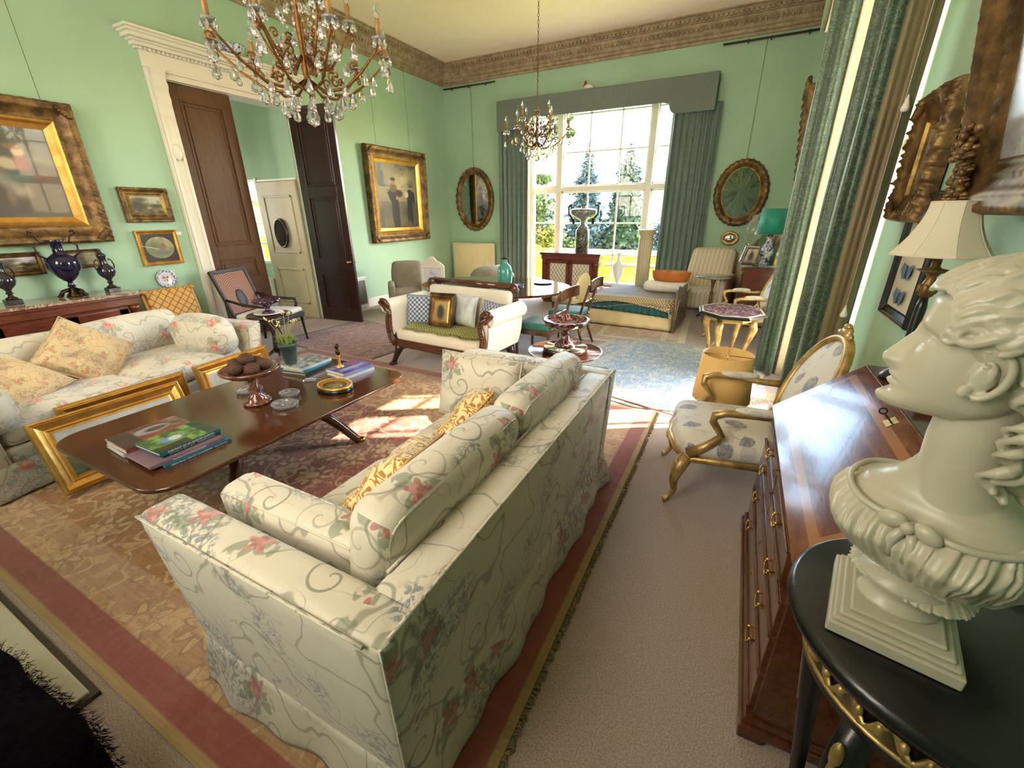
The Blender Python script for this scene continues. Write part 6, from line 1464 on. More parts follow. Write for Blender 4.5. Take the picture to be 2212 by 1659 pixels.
# oval mirrors
def omirror(name, label, x, z, rx, rz, wire=True, k=1.0, mat='gilt_old'):
    t = thing(name, label, 'mirror', (x, YB - .012, z), 0, 'gilt oval mirrors on the back wall')
    fw = .13 * k
    b = B(); oframe(b, rx, rz, [(0, 0), (0, .03 * k), (.02 * k, .055 * k), (.05 * k, .06 * k), (.085 * k, .045 * k), (.10 * k, .03 * k), (fw, .018 * k)], 120, 0, lambda ii, q: (.010 * k * sin(q * pi * .5) if ii in (1, 2) else (.008 * k * sin(q * pi * .5 + 1) if ii in (3, 4) else 0)))
    obj('frame', b, mat, t)
    b = B(); oframe(b, rx - fw + .004, rz - fw + .004, [(0, .018 * k), (.012, .022), (.02, .014)], 90); obj('slip', b, 'gilt_dull', t)
    b = B(); b.lathe([(0, 0), (1, 0)], 72, T=Matrix.Diagonal((rx - fw, 1, rz - fw, 1)) @ Matrix.Rotation(pi / 2, 4, 'X') , sm=False)
    obj('mirror', b, 'mirror_glass', t, loc=(0, -.013, 0), rot=(.015, 0, 0))
    if wire: b = B(); b.tube([(0, -.01, rz - .02), (0, -.01, 4.22 - z)], .0024, 5); obj('hanging_wire', b, 'wire', t)
    return t
omirror('oval_mirror', 'large gilt oval mirror left of the great window, above the cream radiator', -5.62, 1.99, .50, .67)
omirror('oval_mirror', 'gilt oval mirror right of the great window with carved acanthus rim', -.15, 1.99, .43, .54)
t = thing('convex_mirror', 'small round gilt convex mirror below the right oval mirror', 'mirror', (-.20, YB - .01, 1.24), 0)
b = B(); oframe(b, .15, .125, [(0, 0), (0, .02), (.015, .032), (.04, .03), (.06, .015)], 48); obj('frame', b, 'gilt', t)
b = B(); b.ell((0, -.012, 0), (.092, .02, .068), 28, 12); obj('mirror', b, 'mirror_glass', t)
# right-hand wall
RW = -pi / 2
t = picture('ornate_picture', 'small portrait in a deep carved gilt frame on the side wall above the lamp', .52, .64, .13, .08, ('gilt_old', 'gilt_dull'), lambda u, v: blob(blob(mx((96, 88, 78), (134, 128, 120), v + nz(u, v, 4, 5)), u, v, .5, .5, .2, .3, (150, 128, 112), .6), u, v, .5, .2, .3, .2, (90, 92, 104), .6), (WR - .01, 3.32, 1.96), RW, 0, .016, 40, 40, inner=.03)
def p_bfly(u, v): return (206, 196, 172)
t = picture('butterfly_case', 'black-framed case with a column of blue butterflies beneath the ornate portrait', .50, .66, .055, .035, ('black_wood', 'black_wood'), p_bfly, (WR - .01, 3.05, 1.455), RW, 0, 0, 6, 6, inner=.008)
plain('butterfly_blue', rgb(84, 100, 128), .5, var=.4, vs=60)
for k in range(4):
    b = B(); z = -.20 + .135 * k
    for s_ in (-1, 1): b.add([(0, -.022, z - .03), (s_ * .075, -.024, z + .045), (s_ * .085, -.028, z + .0), (s_ * .04, -.024, z - .045), (0, -.024, z + .015)], [(0, 4, 1), (0, 1, 2), (0, 2, 3)] if s_ < 0 else [(0, 1, 4), (0, 2, 1), (0, 3, 2)])
    b.tube([(0, -.026, z - .035), (0, -.03, z), (0, -.026, z + .03)], .005, 6); obj('butterfly', b, 'butterfly_blue', t)
t = picture('wall_mirror', 'big old gilt-framed clouded mirror tilting forward from the side wall at the right edge', 1.35, 1.75, .22, .10, ('gilt_old', 'gilt_dull'), 'mirror', (WR - .24, 1.82, 2.52), RW, .16, .006, inner=.05, cat='mirror') if False else None
t = thing('wall_mirror', 'big old gilt-framed clouded mirror tilting forward from the side wall at the right edge', 'mirror', (WR - .07, 1.66, 1.69), RW)
LP2 = [(0, 0), (0, .06), (.014, .085), (.035, .09), (.048, .07), (.06, .075), (.08, .06), (.11, .04), (.125, .046), (.145, .03), (.155, .036), (.175, .016)]
b = B(); frame(b, 1.42, 1.9, LP2, T=Tr(0, 0, .95), wave=lambda ii, L, tt: (0, .003 * sin(L * 150) * (ii in (2, 8))), nseg=160)
rnd = random.Random(2)
for sx in (-1, 1):
    for k in range(110): b.ell((sx * (.71 - .085) + rnd.uniform(-.07, .07), -.075 - rnd.uniform(0, .025), rnd.uniform(.02, .30)), (rnd.uniform(.006, .016), .014, rnd.uniform(.006, .016)), 8, 6)
obj('frame', b, 'gilt_old', t, rot=(.15, 0, 0)); obj('mirror', B().box(-.54, .54, -.02, -.012, .17, 1.74), 'mirror_old', t, rot=(.15, 0, 0))
t = thing('gilt_mirror', 'tall ornate gilt mirror on the side wall above the commode, half hidden by the curtain', 'mirror', (.66, 8.05, 2.02), RW)
b = B(); frame(b, .62, 1.25, LP2[:9], T=Tr(0, 0, .62), wave=lambda ii, L, tt: (-.012 * abs(sin(L * 34)) * (ii in (1, 2)), .012 * sin(L * 60) * (ii in (2, 3, 4))), nseg=80)
for k in range(30): b.ell((rnd.uniform(-.26, .26), -.07, 1.22 + rnd.uniform(0, .14) * (1 - abs(k - 15) / 22)), (.035, .03, .03), 8, 6)
obj('frame', b, 'gilt_old', t, rot=(.1, 0, 0)); obj('mirror', B().box(-.19, .19, -.02, -.012, .14, 1.1), 'mirror_glass', t, rot=(.1, 0, 0))
t = picture('gilt_picture', 'plain broad gilt frame standing at the back of the commode', .34, .52, .06, .04, ('gilt_bright', 'gilt'), p_land(6), (.52, 8.35, .955 + .262), RW + .5, -.04, 0, 16, 20, inner=.02)
# ---------------------------------------------------------------- chandeliers
def drop(b, p, s_, mi=0):
    b.lathe([(0, -s_ * 1.25), (s_ * .30, -s_ * 1.08), (s_ * .36, -s_ * .85), (s_ * .26, -s_ * .5), (s_ * .08, -s_ * .12), (0, 0)], 8, p, mi, False)
def chandelier(label, loc, R, n1, n2, h, seed, drop_s, chain_to):
    t = thing('chandelier', label, 'chandelier', loc, .2, 'crystal chandeliers'); rnd = random.Random(seed)
    b = B(); b.lathe([(0, -.02), (.02, 0), (.05 * R * 2, .03), (.035, .06), (.02, .09), (.03, .14), (.018, .2), (.025, h * .6), (.015, h * .8), (.03, h * .9), (.012, h)], 16); obj('stem', b, 'chandelier_iron', t)
    b = B(); z = h; k = 0
    while z < chain_to:
        b.tube([(.011 * cos(a * pi / 3) * (k % 2), .011 * cos(a * pi / 3) * ((k + 1) % 2), z + .02 + .022 * sin(a * pi / 3)) for a in range(6)], .003, 5, True); z += .036; k += 1
    obj('chain', b, 'chandelier_iron', t)
    cand = []
    for ring, (n, r, zb, zt) in enumerate(((n1, R, .02, .24 * h / .6), (n2, R * .58, .16, .40 * h / .6))):
        for i in range(n):
            a = 2 * pi * (i + .5 * ring) / n + .1; c, s_ = cos(a), sin(a)
            b = B(); P_ = lambda rr, z: (c * rr, s_ * rr, z)
            b.tube([P_(.02, zb + .05), P_(r * .22, zb - .02), P_(r * .5, zb - .01), P_(r * .75, zb + (zt - zb) * .38), P_(r * .93, zb + (zt - zb) * .8), P_(r, zt)], [.009, .010, .010, .009, .008, .007], 6)
            # scrolls
            for (cr, cz, rr, dr) in ((r * .34, zb + .06, .05 * R * 1.6, 1), (r * .30, zb + .13, .04 * R * 1.5, -1), (r * .62, zb + (zt - zb) * .5, .035 * R * 1.6, 1), (r * 1.02, zt - .06, .03 * R * 1.9, -1)):
                b.tube([P_(cr + dr * rr * (1 - q / 16) * cos(q * .55), cz + rr * (1 - q / 16) * sin(q * .55)) for q in range(15)], .0068, 5)
            arm = obj('arm', b, 'chandelier_iron', t)
            b = B(); b.lathe([(0, 0), (.012, 0), (.016, .01), (.04, .02), (.046, .032), (.03, .024), (0, .02)], 14, P_(r, zt)); obj('drip_pan', b, 'crystal', arm)
            b = B(); b.lathe([(.016, .02), (.017, .12), (.015, .126), (0, .126)], 12, P_(r, zt)); obj('candle_tube', b, 'candle_sleeve', arm)
            b = B(); b.lathe([(0, .125), (.010, .127), (.019, .152), (.016, .178), (.005, .208), (0, .216)], 12, P_(r, zt)); obj('bulb', b, 'glass_bulb', arm)
            b = B(); 
            for q in range(6): g_ = a + q * pi / 3; drop(b, (c * r + .04 * cos(g_), s_ * r + .04 * sin(g_), zt + .02), drop_s * .55)
            drop(b, P_(r * 1.03, zt - .09), drop_s * 1.35); obj('arm_crystals', b, 'crystal', arm, kind='stuff')
    for ring, (n, r, z, s_) in enumerate(((14, R * .52, .02, 1.25), (10, R * .32, -.05, 1.35), (16, R * .8, .10, 1.0), (12, R * .3, h * .45, .9), (8, R * .22, h * .75, .8))):
        for i in range(n):
            a = 2 * pi * i / n + ring; b = B(); drop(b, (0, 0, 0), drop_s * s_ * rnd.uniform(.85, 1.15)); obj('crystal_drop', b, 'crystal', t, loc=(cos(a) * r, sin(a) * r, z + rnd.uniform(-.02, .02)))
    b = B(); drop(b, (0, 0, -.05), drop_s * 2.1); obj('crystal_pendant', b, 'crystal', t)
    b = B()
    for i in range(10):
        a = 2 * pi * i / 10
        for q in range(9): f = q / 8; rr = R * .52 * (1 - f) + .03 * f; b.ell((cos(a) * rr, sin(a) * rr, .05 + (h * .85) * f ** 1.6), (.009, .009, .011), 6, 4)
    obj('bead_strings', b, 'crystal', t, kind='stuff')
    return t
chandelier('large gilt iron and crystal chandelier hanging at the top left, nearest the camera', (-2.88, 2.50, 2.50), .56, 9, 5, .62, 1, .062, 2.05)
chandelier('smaller crystal chandelier hanging on a long chain before the great window', (-2.69, 6.0, 2.52), .42, 6, 4, .46, 2, .045, 2.04)
# ---------------------------------------------------------------- marble-topped cabinet with vases (far left)
P = thing('cabinet', 'mahogany cabinet with pinkish marble top and pleated silk doors behind the far sofa', 'cabinet', (-6.08, 1.66, 0), pi / 2)
cw2, cd2 = 1.22, .44
b = B(); b.box(-cw2 / 2, cw2 / 2, -cd2 / 2, cd2 / 2 + .02, .08, .80); b.box(-cw2 / 2 - .02, cw2 / 2 + .02, -cd2 / 2 - .02, cd2 / 2 + .02, 0, .09); obj('carcase', b, 'rosewood', P, bevel=.006)
b = B(); b.box(-cw2 / 2 - .02, cw2 / 2 + .02, -cd2 / 2 - .025, cd2 / 2 + .02, .80, .90); b.box(-cw2 / 2 - .04, cw2 / 2 + .04, -cd2 / 2 - .045, cd2 / 2 + .02, .875, .905); obj('frieze', b, 'rosewood', P, bevel=.008)
b = B(); b.box(-cw2 / 2 - .055, cw2 / 2 + .055, -cd2 / 2 - .06, cd2 / 2 + .02, .905, .935); obj('marble_top', b, 'marble_top', P, bevel=.006)
for s_ in (-1, 1):
    b = B(); b.lathe([(.045, .09), (.045, .12), (.032, .14), (.036, .45), (.032, .74), (.045, .76), (.045, .80)], 20, (s_ * (cw2 / 2 - .03), -cd2 / 2 - .02, 0)); obj('column', b, 'rosewood', P)
    xc = s_ * .265; b = B(); b.box(xc - .25, xc + .25, -cd2 / 2 - .018, -cd2 / 2, .12, .19); b.box(xc - .25, xc + .25, -cd2 / 2 - .018, -cd2 / 2, .68, .77); b.box(xc - .25, xc - .17, -cd2 / 2 - .018, -cd2 / 2, .12, .77); b.box(xc + .17, xc + .25, -cd2 / 2 - .018, -cd2 / 2, .12, .77); d_ = obj('door', b, 'rosewood', P, bevel=.004)
    b = B(); b.grid(lambda u, v, xc=xc: (xc - .17 + .34 * u, -cd2 / 2 - .006 + .004 * sin(u * 110), .19 + .49 * v), 110, 2); obj('pleated_silk', b, 'linen_yellow', d_)
zt = .9355
def vprof(pts, seg=36): b = B(); b.lathe(pts, seg); return b
P = thing('urn', 'tall cobalt blue urn with scrolled bronze handles in the middle of the marble-topped cabinet', 'urn', (-6.08, 1.87, zt))
obj('body', vprof([(0, .09), (.035, .10), (.022, .13), (.02, .15), (.045, .165), (.085, .21), (.125, .28), (.132, .33), (.125, .37), (.075, .41), (.045, .43), (.04, .48), (.05, .53), (.08, .555), (.07, .556), (.04, .53), (0, .5)]), 'cobalt', P)
b = B(); b.lathe([(.07, .0), (.06, .02), (.03, .06), (.03, .09), (0, .1)], 20)
for k in range(3): a = .5 + k * 2 * pi / 3; b.tube([(.03 * cos(a), .03 * sin(a), .07), (.08 * cos(a), .08 * sin(a), .06), (.11 * cos(a), .11 * sin(a), .015)], [.02, .018, .02], 8); b.ell((.115 * cos(a), .115 * sin(a), .015), (.022, .022, .014), 8, 6)
obj('foot', b, 'bronze', P)
for s_ in (-1, 1): b = B(); b.tube([(0, s_ * .10, .38), (0, s_ * .15, .42), (0, s_ * .16, .50), (0, s_ * .11, .54), (0, s_ * .13, .59), (0, s_ * .17, .61), (0, s_ * .165, .64), (0, s_ * .14, .63)], .009, 8); b.ell((0, s_ * .11, .37), (.015, .02, .02), 8, 6); obj('handle', b, 'bronze', P)
for y, lab in ((1.42, 'small dark covered urn with swan-neck handles at the near end of the marble-topped cabinet'), (2.19, 'small dark covered urn with swan-neck handles at the door end of the marble-topped cabinet')):
    P = thing('urn', lab, 'urn', (-6.08, y, zt), 0, 'pair of dark covered urns')
    obj('body', vprof([(0, .09), (.028, .095), (.018, .12), (.03, .14), (.062, .17), (.078, .21), (.07, .25), (.04, .28), (.032, .30), (.03, .35), (.04, .375), (.042, .385), (.03, .40), (.015, .41), (.012, .43), (.018, .44), (0, .452)]), 'urn_dark', P)
    b = B(); b.box(-.055, .055, -.055, .055, 0, .045); obj('plinth', b, 'black_wood', P, bevel=.004); b = B(); b.lathe([(.04, .045), (.045, .055), (.02, .07), (.016, .09), (.03, .10)], 20); obj('socle', b, 'bronze', P)
    for s_ in (-1, 1): b = B(); b.tube([(0, s_ * .07, .23), (0, s_ * .085, .27), (0, s_ * .075, .32), (0, s_ * .055, .345), (0, s_ * .045, .33)], .006, 6); obj('handle', b, 'bronze', P)
P = thing('bowl', 'blue and white china bowl perched on top of the white door case', 'bowl', (WL + .12, 4.30, DH + .411))
obj('body', vprof([(0, 0), (.06, 0), (.06, .02), (.12, .06), (.155, .12), (.15, .122), (.11, .07), (0, .03)]), 'china_blue_white', P)
P = thing('electric_heater', 'slim white heater leaning on the left wall behind the open dark door', 'heater', (WL + .14, 5.85, 0), pi / 2); b = B(); b.box(-.14, .14, -.03, .03, .06, .62); obj('body', b, 'white_paint', P, bevel=.01); b = B(); b.box(-.16, .16, -.08, .08, 0, .05); obj('base', b, 'white_paint', P, bevel=.01); b = B(); b.box(-.10, .10, -.036, -.03, .12, .56); obj('grille', b, 'grey_metal', P)
# ================================================================ bureau, marble bust and the things around them
P = thing('bureau', 'figured walnut slope-front bureau with brass bail handles, glossy lid reflecting the sky', 'desk', (0, 0, 0))
FX, BX, Y0, Y1, ZL, ZT2, XT = .285, .815, 1.185, 2.36, .775, 1.045, .61
b = B(); side = [(FX + .012, .10), (BX, .10), (BX, ZT2 - .02), (XT, ZT2 - .02), (FX + .012, ZL - .03)]
for y in (Y0, Y1 - .022):
    n = len(side); b.add([(x, y, z) for x, z in side] + [(x, y + .022, z) for x, z in side], [tuple(range(n)), tuple(range(n, 2 * n))[::-1]] + [(i, n + i, n + (i + 1) % n, (i + 1) % n) for i in range(n)])
b.box(BX - .012, BX, Y0, Y1, .1, ZT2 - .02); b.box(FX + .014, BX, Y0 + .02, Y1 - .02, .10, .12); b.box(FX + .014, FX + .03, Y0 + .02, Y1 - .02, .1, ZL - .03)
b.box(FX + .0, BX, Y0 - .004, Y1 + .004, ZL - .035, ZL - .015)
obj('carcase', b, 'walnut_bureau', P, bevel=.003)
b = B(); b.box(XT - .012, BX, Y0 - .006, Y1 + .006, ZT2 - .02, ZT2); obj('top_board', b, 'walnut_bureau', P, bevel=.005)
b = B()
for k, (z0, z1, o_) in enumerate(((.03, .07, .022), (.07, .10, .012))): b.box(FX - o_, BX, Y0 - o_, Y1 + o_, z0, z1)
for y in (Y0 - .02, Y1 - .06):
    for x in (FX - .02, BX - .08): b.box(x, x + .08, y, y + .08, 0, .035)
obj('plinth', b, 'walnut_bureau', P, bevel=.006)
# sloping fall with crossbanded inlay
dx, dz = XT - FX, ZT2 - ZL; Ls = sqrt(dx * dx + dz * dz); ang = atan2(dz, dx)
g = G('bureau_lid'); co = g.co('Object'); s = g.sep(co)
f = g.noise(g.co('Object', (9, 2.2, 9)), 2.2, 6, .62, 1.0); c = g.ramp(f, [(.25, rgb(66, 34, 20)), (.5, rgb(104, 60, 36)), (.75, rgb(138, 86, 54))])
d = g.math('MINIMUM', g.math('SUBTRACT', .595, g.math('ABSOLUTE', s[1])), g.math('SUBTRACT', Ls / 2, g.math('ABSOLUTE', s[0])))
band = g.math('MULTIPLY', g.step(d, .052, .054), g.math('SUBTRACT', 1.0, g.step(d, .082, .084)))
c = g.mix(g.math('MULTIPLY', band, .6), c, rgb(176, 122, 68)); g.set(col=c, rough=.12, coat=.10, coatr=.03, spec=.3); g.bump(g.noise(g.co('Object', (20, 3, 20)), 6, 4, .7), .05, .003); M['bureau_lid'] = g.m
b = B(); b.box(-Ls / 2, Ls / 2, -(Y1 - Y0) / 2 - .004, (Y1 - Y0) / 2 + .004, -.012, .008)
lid = obj('fall', b, 'bureau_lid', P, loc=(FX + dx / 2 - .004, (Y0 + Y1) / 2, ZL + dz / 2 - .008), rot=(0, -ang, 0), bevel=.003)
b = B(); pts = [(.018 * cos(a * pi / 4) * (1 + .5 * (a % 2)), .024 * sin(a * pi / 4) * (1 + .5 * (a % 2))) for a in range(8)]; b.prism(pts, .002, 'z', .008); obj('escutcheon', b, 'brass', lid, loc=(Ls / 2 - .045, .0, 0))
b = B(); b.tube([(0, 0, .01), (0, 0, .045)], .003, 6); b.tube([(.011 * cos(a * pi / 5), 0, .056 + .011 * sin(a * pi / 5)) for a in range(10)], .0028, 6, True); k_ = obj('key', b, 'black_metal', lid, loc=(Ls / 2 - .045, .0, 0))
rows = [(.115, .285), (.300, .455), (.470, .600), (.615, .735)]
for i, (z0, z1) in enumerate(rows):
    cells = [(Y0 + .02, Y1 - .02)] if i < 3 else [(Y0 + .09, (Y0 + Y1) / 2 - .008), ((Y0 + Y1) / 2 + .008, Y1 - .09)]
    for y0, y1 in cells:
        b = B(); b.box(FX - .002, FX + .02, y0, y1, z0, z1); b.box(FX - .008, FX, y0, y1, z0, z0 + .008); b.box(FX - .008, FX, y0, y1, z1 - .008, z1); d_ = obj('drawer', b, 'walnut_bureau', P, bevel=.003)
        for yy in ((y0 + (y1 - y0) * .2, y1 - (y1 - y0) * .2) if i < 3 else ((y0 + y1) / 2,)):
            zc_ = (z0 + z1) / 2; b = B()
            b.prism([(yy + .04 * cos(q * pi / 5) * (1 - .3 * (q % 2)), zc_ + .02 * sin(q * pi / 5) * (1 - .2 * (q % 2))) for q in range(10)], .0025, 'x', FX - .0045)
            for s_ in (-1, 1): b.ell((FX - .012, yy + s_ * .03, zc_ + .004), (.010, .006, .006), 8, 6)
            b.tube([(FX - .016, yy - .03, zc_ + .002), (FX - .020, yy - .034, zc_ - .012), (FX - .021, yy - .015, zc_ - .024), (FX - .021, yy, zc_ - .020), (FX - .021, yy + .015, zc_ - .024), (FX - .020, yy + .034, zc_ - .012), (FX - .016, yy + .03, zc_ + .002)], .0035, 6)
            obj('bail_handle', b, 'brass', d_)
        if i < 3: b = B(); b.prism([(( y0 + y1) / 2 + .014 * cos(q * pi / 4), (z0 + z1) / 2 + .02 * sin(q * pi / 4) * (1 - .3 * (q % 2))) for q in range(8)], .003, 'x', FX - .0045); obj('keyhole_plate', b, 'brass', d_)
P2 = thing('letter_box', 'small dark ribbed wooden box on the bureau top, behind the face of the bust', 'box', (.725, 1.98, ZT2 + .0005)); b = B(); b.box(-.07, .07, -.10, .10, 0, .05)
for k in range(4): b.box(-.075, .075, -.105, .105, .008 + k * .012, .013 + k * .012)
obj('body', b, 'mahogany_dark', P2, bevel=.003)
# candlestick lamp with panelled bell shade
P2 = thing('table_lamp', 'black and gilt column lamp with cream panelled bell shade on the bureau', 'lamp', (.668, 2.20, ZT2 + .0005))
b = B(); b.lathe([(0, 0), (.06, 0), (.06, .012), (.045, .03), (.02, .05), (.016, .09), (.018, .30), (.012, .34)], 20); obj('column', b, 'black_wood', P2)
b = B(); b.lathe([(.01, .335), (.022, .345), (.03, .37), (.018, .40), (.014, .415), (.024, .43), (.05, .438), (.05, .442), (.02, .448), (.014, .455), (.013, .56), (.01, .57)], 20)
for k in range(6): a = k * pi / 3; b.ell((.024 * cos(a), .024 * sin(a), .37), (.010, .010, .02), 8, 6)
obj('capital', b, 'gilt_old', P2)
b = B(); n = 8
def sh(u, v):
    a = 2 * pi * u; k = (a * n / (2 * pi)) % 1.0; fl = cos(pi / n) / cos((k - .5) * 2 * pi / n); r = (.072 + (.150 - .072) * (1 - v) ** 1.9) ; return (r * fl * cos(a), r * fl * sin(a), .495 + .185 * v)
b.grid(sh, 64, 14, True, sm=True); so = cloth('lamp_shade', b, 'white_shade', P2, .003)
b = B()
for k in range(n): b.tube([sh(k / n, v / 10) for v in range(11)], .0028, 6)
for v in (0, 1): b.tube([sh(k / 64, v) for k in range(64)], .003, 6, True)
obj('ribs', b, 'white_shade', so)
# ---------------------------------------------------------------- pedestal
P2 = thing('pedestal_table', 'round ebonised pedestal table with gilt frieze carrying the marble bust', 'table', (.452, .822, 0), 0)
b = B(); b.lathe([(0, .905), (.22, .905), (.265, .915), (.272, .93), (.268, .943), (.26, .948), (0, .95)], 64, sy=1.0); o = obj('tabletop', b, 'black_wood', P2)
b = B(); b.lathe([(.20, .80), (.215, .81), (.215, .895), (.24, .905)], 56); obj('frieze', b, 'black_wood', P2)
b = B(); rnd = random.Random(6); b.lathe([(.216, .825), (.221, .83), (.217, .835)], 56); b.lathe([(.216, .885), (.222, .89), (.217, .895)], 56)
for k in range(40):
    a = 2 * pi * k / 40; b.tube([(.218 * cos(a + .05 * q), .218 * sin(a + .05 * q), .86 + .02 * sin(q * 1.2 + k * pi)) for q in range(5)], .006, 5); b.ell((.219 * cos(a), .219 * sin(a), .86), (.009, .009, .012), 6, 5)
obj('gilt_band', b, 'gilt', P2)
for k in range(4):
    a = pi / 4 + k * pi / 2; c, s_ = cos(a), sin(a); b = B(); b.tube([(c * .18, s_ * .18, .80), (c * .20, s_ * .20, .68), (c * .16, s_ * .16, .42), (c * .13, s_ * .13, .2), (c * .19, s_ * .19, .02)], [.03, .028, .02, .016, .024], 8); lg = obj('leg', b, 'black_wood', P2)
    b = B(); b.tube([(c * .215, s_ * .215, .76), (c * .228, s_ * .228, .68), (c * .20, s_ * .20, .52)], .006, 6); b.ell((c * .222, s_ * .222, .74), (.012, .012, .03), 8, 6); obj('gilt_mount', b, 'gilt', lg)
b = B(); b.lathe([(0, .18), (.14, .18), (.145, .19), (.14, .20), (0, .20)], 32); obj('undertier', b, 'black_wood', P2)
P2.scale = (.93, .93, 1.0587)
# ---------------------------------------------------------------- marble bust of a young woman
def remesh(o, vs, it=2, fac=.5):
    m = o.modifiers.new('remesh', 'REMESH'); m.mode = 'VOXEL'; m.voxel_size = vs; m.use_smooth_shade = True
    if it: q = o.modifiers.new('smooth', 'SMOOTH'); q.iterations = it; q.factor = fac
def ip(tab, z):
    if z <= tab[0][0]: return tab[0][1:]
    for i in range(1, len(tab)):
        if z <= tab[i][0]:
            a, c = tab[i - 1], tab[i]; k = (z - a[0]) / (c[0] - a[0]); k = k * k * (3 - 2 * k) * .5 + k * .5
            return tuple(p + (q - p) * k for p, q in zip(a[1:], c[1:]))
    return tab[-1][1:]
BP = thing('bust', 'life-size white marble bust of a young woman in profile, hair waved, gathered dress with bow', 'bust', (.352, .812, 1.0065), 0)
BT = Rz(-.62)                       # torso turn
HT = Rz(-1.84) @ Tr(0, -.043, .384) @ Matrix.Rotation(-.15, 4, 'X') @ Tr(0, 0, -.446)
HR = Rz(-1.84) @ Tr(0, -.020, -.035)
# (z, y front, y back, half width)
FACE = [(0.446, -0.0496, -0.0184, 0.012), (0.45, -0.0624, 0.0, 0.026), (0.458, -0.0704, 0.0184, 0.038), (0.47, -0.074, 0.0322, 0.047), (0.481, -0.072, 0.046, 0.053), (0.492, -0.0688, 0.057, 0.058), (0.505, -0.072, 0.0662, 0.0615), (0.52, -0.0724, 0.0754, 0.065), (0.54, -0.0704, 0.0846, 0.0685), (0.56, -0.068, 0.0911, 0.0715), (0.575, -0.0664, 0.0948, 0.073), (0.59, -0.0704, 0.0966, 0.0745), (0.605, -0.074, 0.0966, 0.0755), (0.625, -0.0736, 0.0938, 0.0745), (0.645, -0.064, 0.0828, 0.068), (0.66, -0.0464, 0.0644, 0.055), (0.672, -0.024, 0.0414, 0.036), (0.68, 0.0, 0.0138, 0.008)]
def gs(x, s_): return exp(-(x / s_) ** 2)
def headp(u, v):
    z = .446 + (.680 - .446) * v; yf, yb, w = ip(FACE, z); th = 2 * pi * u; yc = .012
    s_, c = sin(th), cos(th)
    x = w * math.copysign(abs(s_) ** .92, s_)
    y = yc + (-(yc - yf) * abs(c) ** .80 if c > 0 else (yb - yc) * abs(c) ** .9)
    if c > 0:
        ax = abs(x); f = min(1, c * 2.2)
        n = 0
        # nose
        if z > .512:
            t_ = (z - .527) / (.590 - .527); pr = (.0235 * max(0, 1 - t_) ** .88 + .0035) if t_ >= .10 else .0255 * sqrt(max(0, 1 - ((.10 - t_) / .36) ** 2))
            if z > .59: pr = .0035 * max(0, 1 - (z - .59) / .02)
            wd = .0088 + .0050 * max(0, 1 - abs(t_) * 2.4); n += pr * gs(x, wd)
            n += .0085 * gs(ax - .0125, .0065) * gs(z - .5285, .0075)
        n += .0080 * gs(x, .019) * gs(z - .5065, .0058) + .0088 * gs(x, .016) * gs(z - .4935, .0056) - .0062 * gs(x, .024) * gs(z - .5000, .0022) - .0062 * gs(x, .020) * gs(z - .4825, .0052)
        n -= .0025 * gs(x, .004) * gs(z - .514, .006)
        n += .0085 * gs(x, .022) * gs(z - .466, .011)
        n -= .0135 * gs(ax - .030, .015) * gs(z - .5735, .0095)
        n += .0085 * gs(ax - .0305, .0105) * gs(z - .5715, .0062)
        n += .0034 * gs(ax - .031, .013) * gs(z - .5775, .0020) - .0030 * gs(ax - .031, .013) * gs(z - .5812, .0020) + .0024 * gs(ax - .031, .012) * gs(z - .5650, .0016)
        n += .0048 * gs(ax - .030, .020) * gs(z - .594, .0065)
        n += .004 * gs(ax - .046, .018) * gs(z - .545, .018)
        y -= n * f
    rise = .40 * max(0, (.50 - z) / .054) ** 1.3; z += rise * max(0, y + .085) * .55
    return Vector((x, y, z))
b = B(); nu, nv = 150, 150
b.grid(lambda u, v: HT @ headp(u, v), nu, nv, True, flip=False)
b.f.append(tuple(range(nu))[::-1]); b.mi.append(0); b.sm.append(True); b.f.append(tuple(nv * nu + k for k in range(nu))); b.mi.append(0); b.sm.append(True)
# neck
NK = [((0, .026, .25), .066), ((0, .018, .29), .056), ((0, .010, .33), .0510), ((0, .004, .37), .0485), ((0, .006, .42), .0480), ((0, .018, .47), .0480)]
vs = []
def ntube(bb, pts, T, seg=48):
    o_ = len(bb.v); n = len(pts)
    for (c, r) in pts: bb.v += [tuple(T @ Vector((c[0] + r * cos(2 * pi * k / seg), c[1] + r * sin(2 * pi * k / seg), c[2]))) for k in range(seg)]
    for j in range(n - 1):
        for k in range(seg): bb.f.append((o_ + j * seg + k, o_ + j * seg + (k + 1) % seg, o_ + (j + 1) * seg + (k + 1) % seg, o_ + (j + 1) * seg + k)); bb.mi.append(0); bb.sm.append(True)
    bb.f.append(tuple(o_ + k for k in range(seg))[::-1]); bb.f.append(tuple(o_ + (n - 1) * seg + k for k in range(seg))); bb.mi += [0, 0]; bb.sm += [True, True]
ntube(b, NK, Rz(-1.2))
TOR = [(0.07, 0.052, 0.045, 0.02), (0.088, 0.08, 0.062, 0.018), (0.105, 0.0542, 0.0414, 0.03), (0.1218, 0.0768, 0.0552, 0.025), (0.1428, 0.0986, 0.0699, 0.018), (0.168, 0.1074, 0.081, 0.012), (0.1974, 0.1214, 0.0865, 0.008), (0.2226, 0.1276, 0.0828, 0.01), (0.2394, 0.1232, 0.0754, 0.014), (0.2562, 0.1074, 0.0662, 0.018), (0.273, 0.0836, 0.0589, 0.022), (0.2898, 0.0651, 0.0552, 0.022), (0.3108, 0.0528, 0.0506, 0.018), (0.3318, 0.0422, 0.0442, 0.014)]
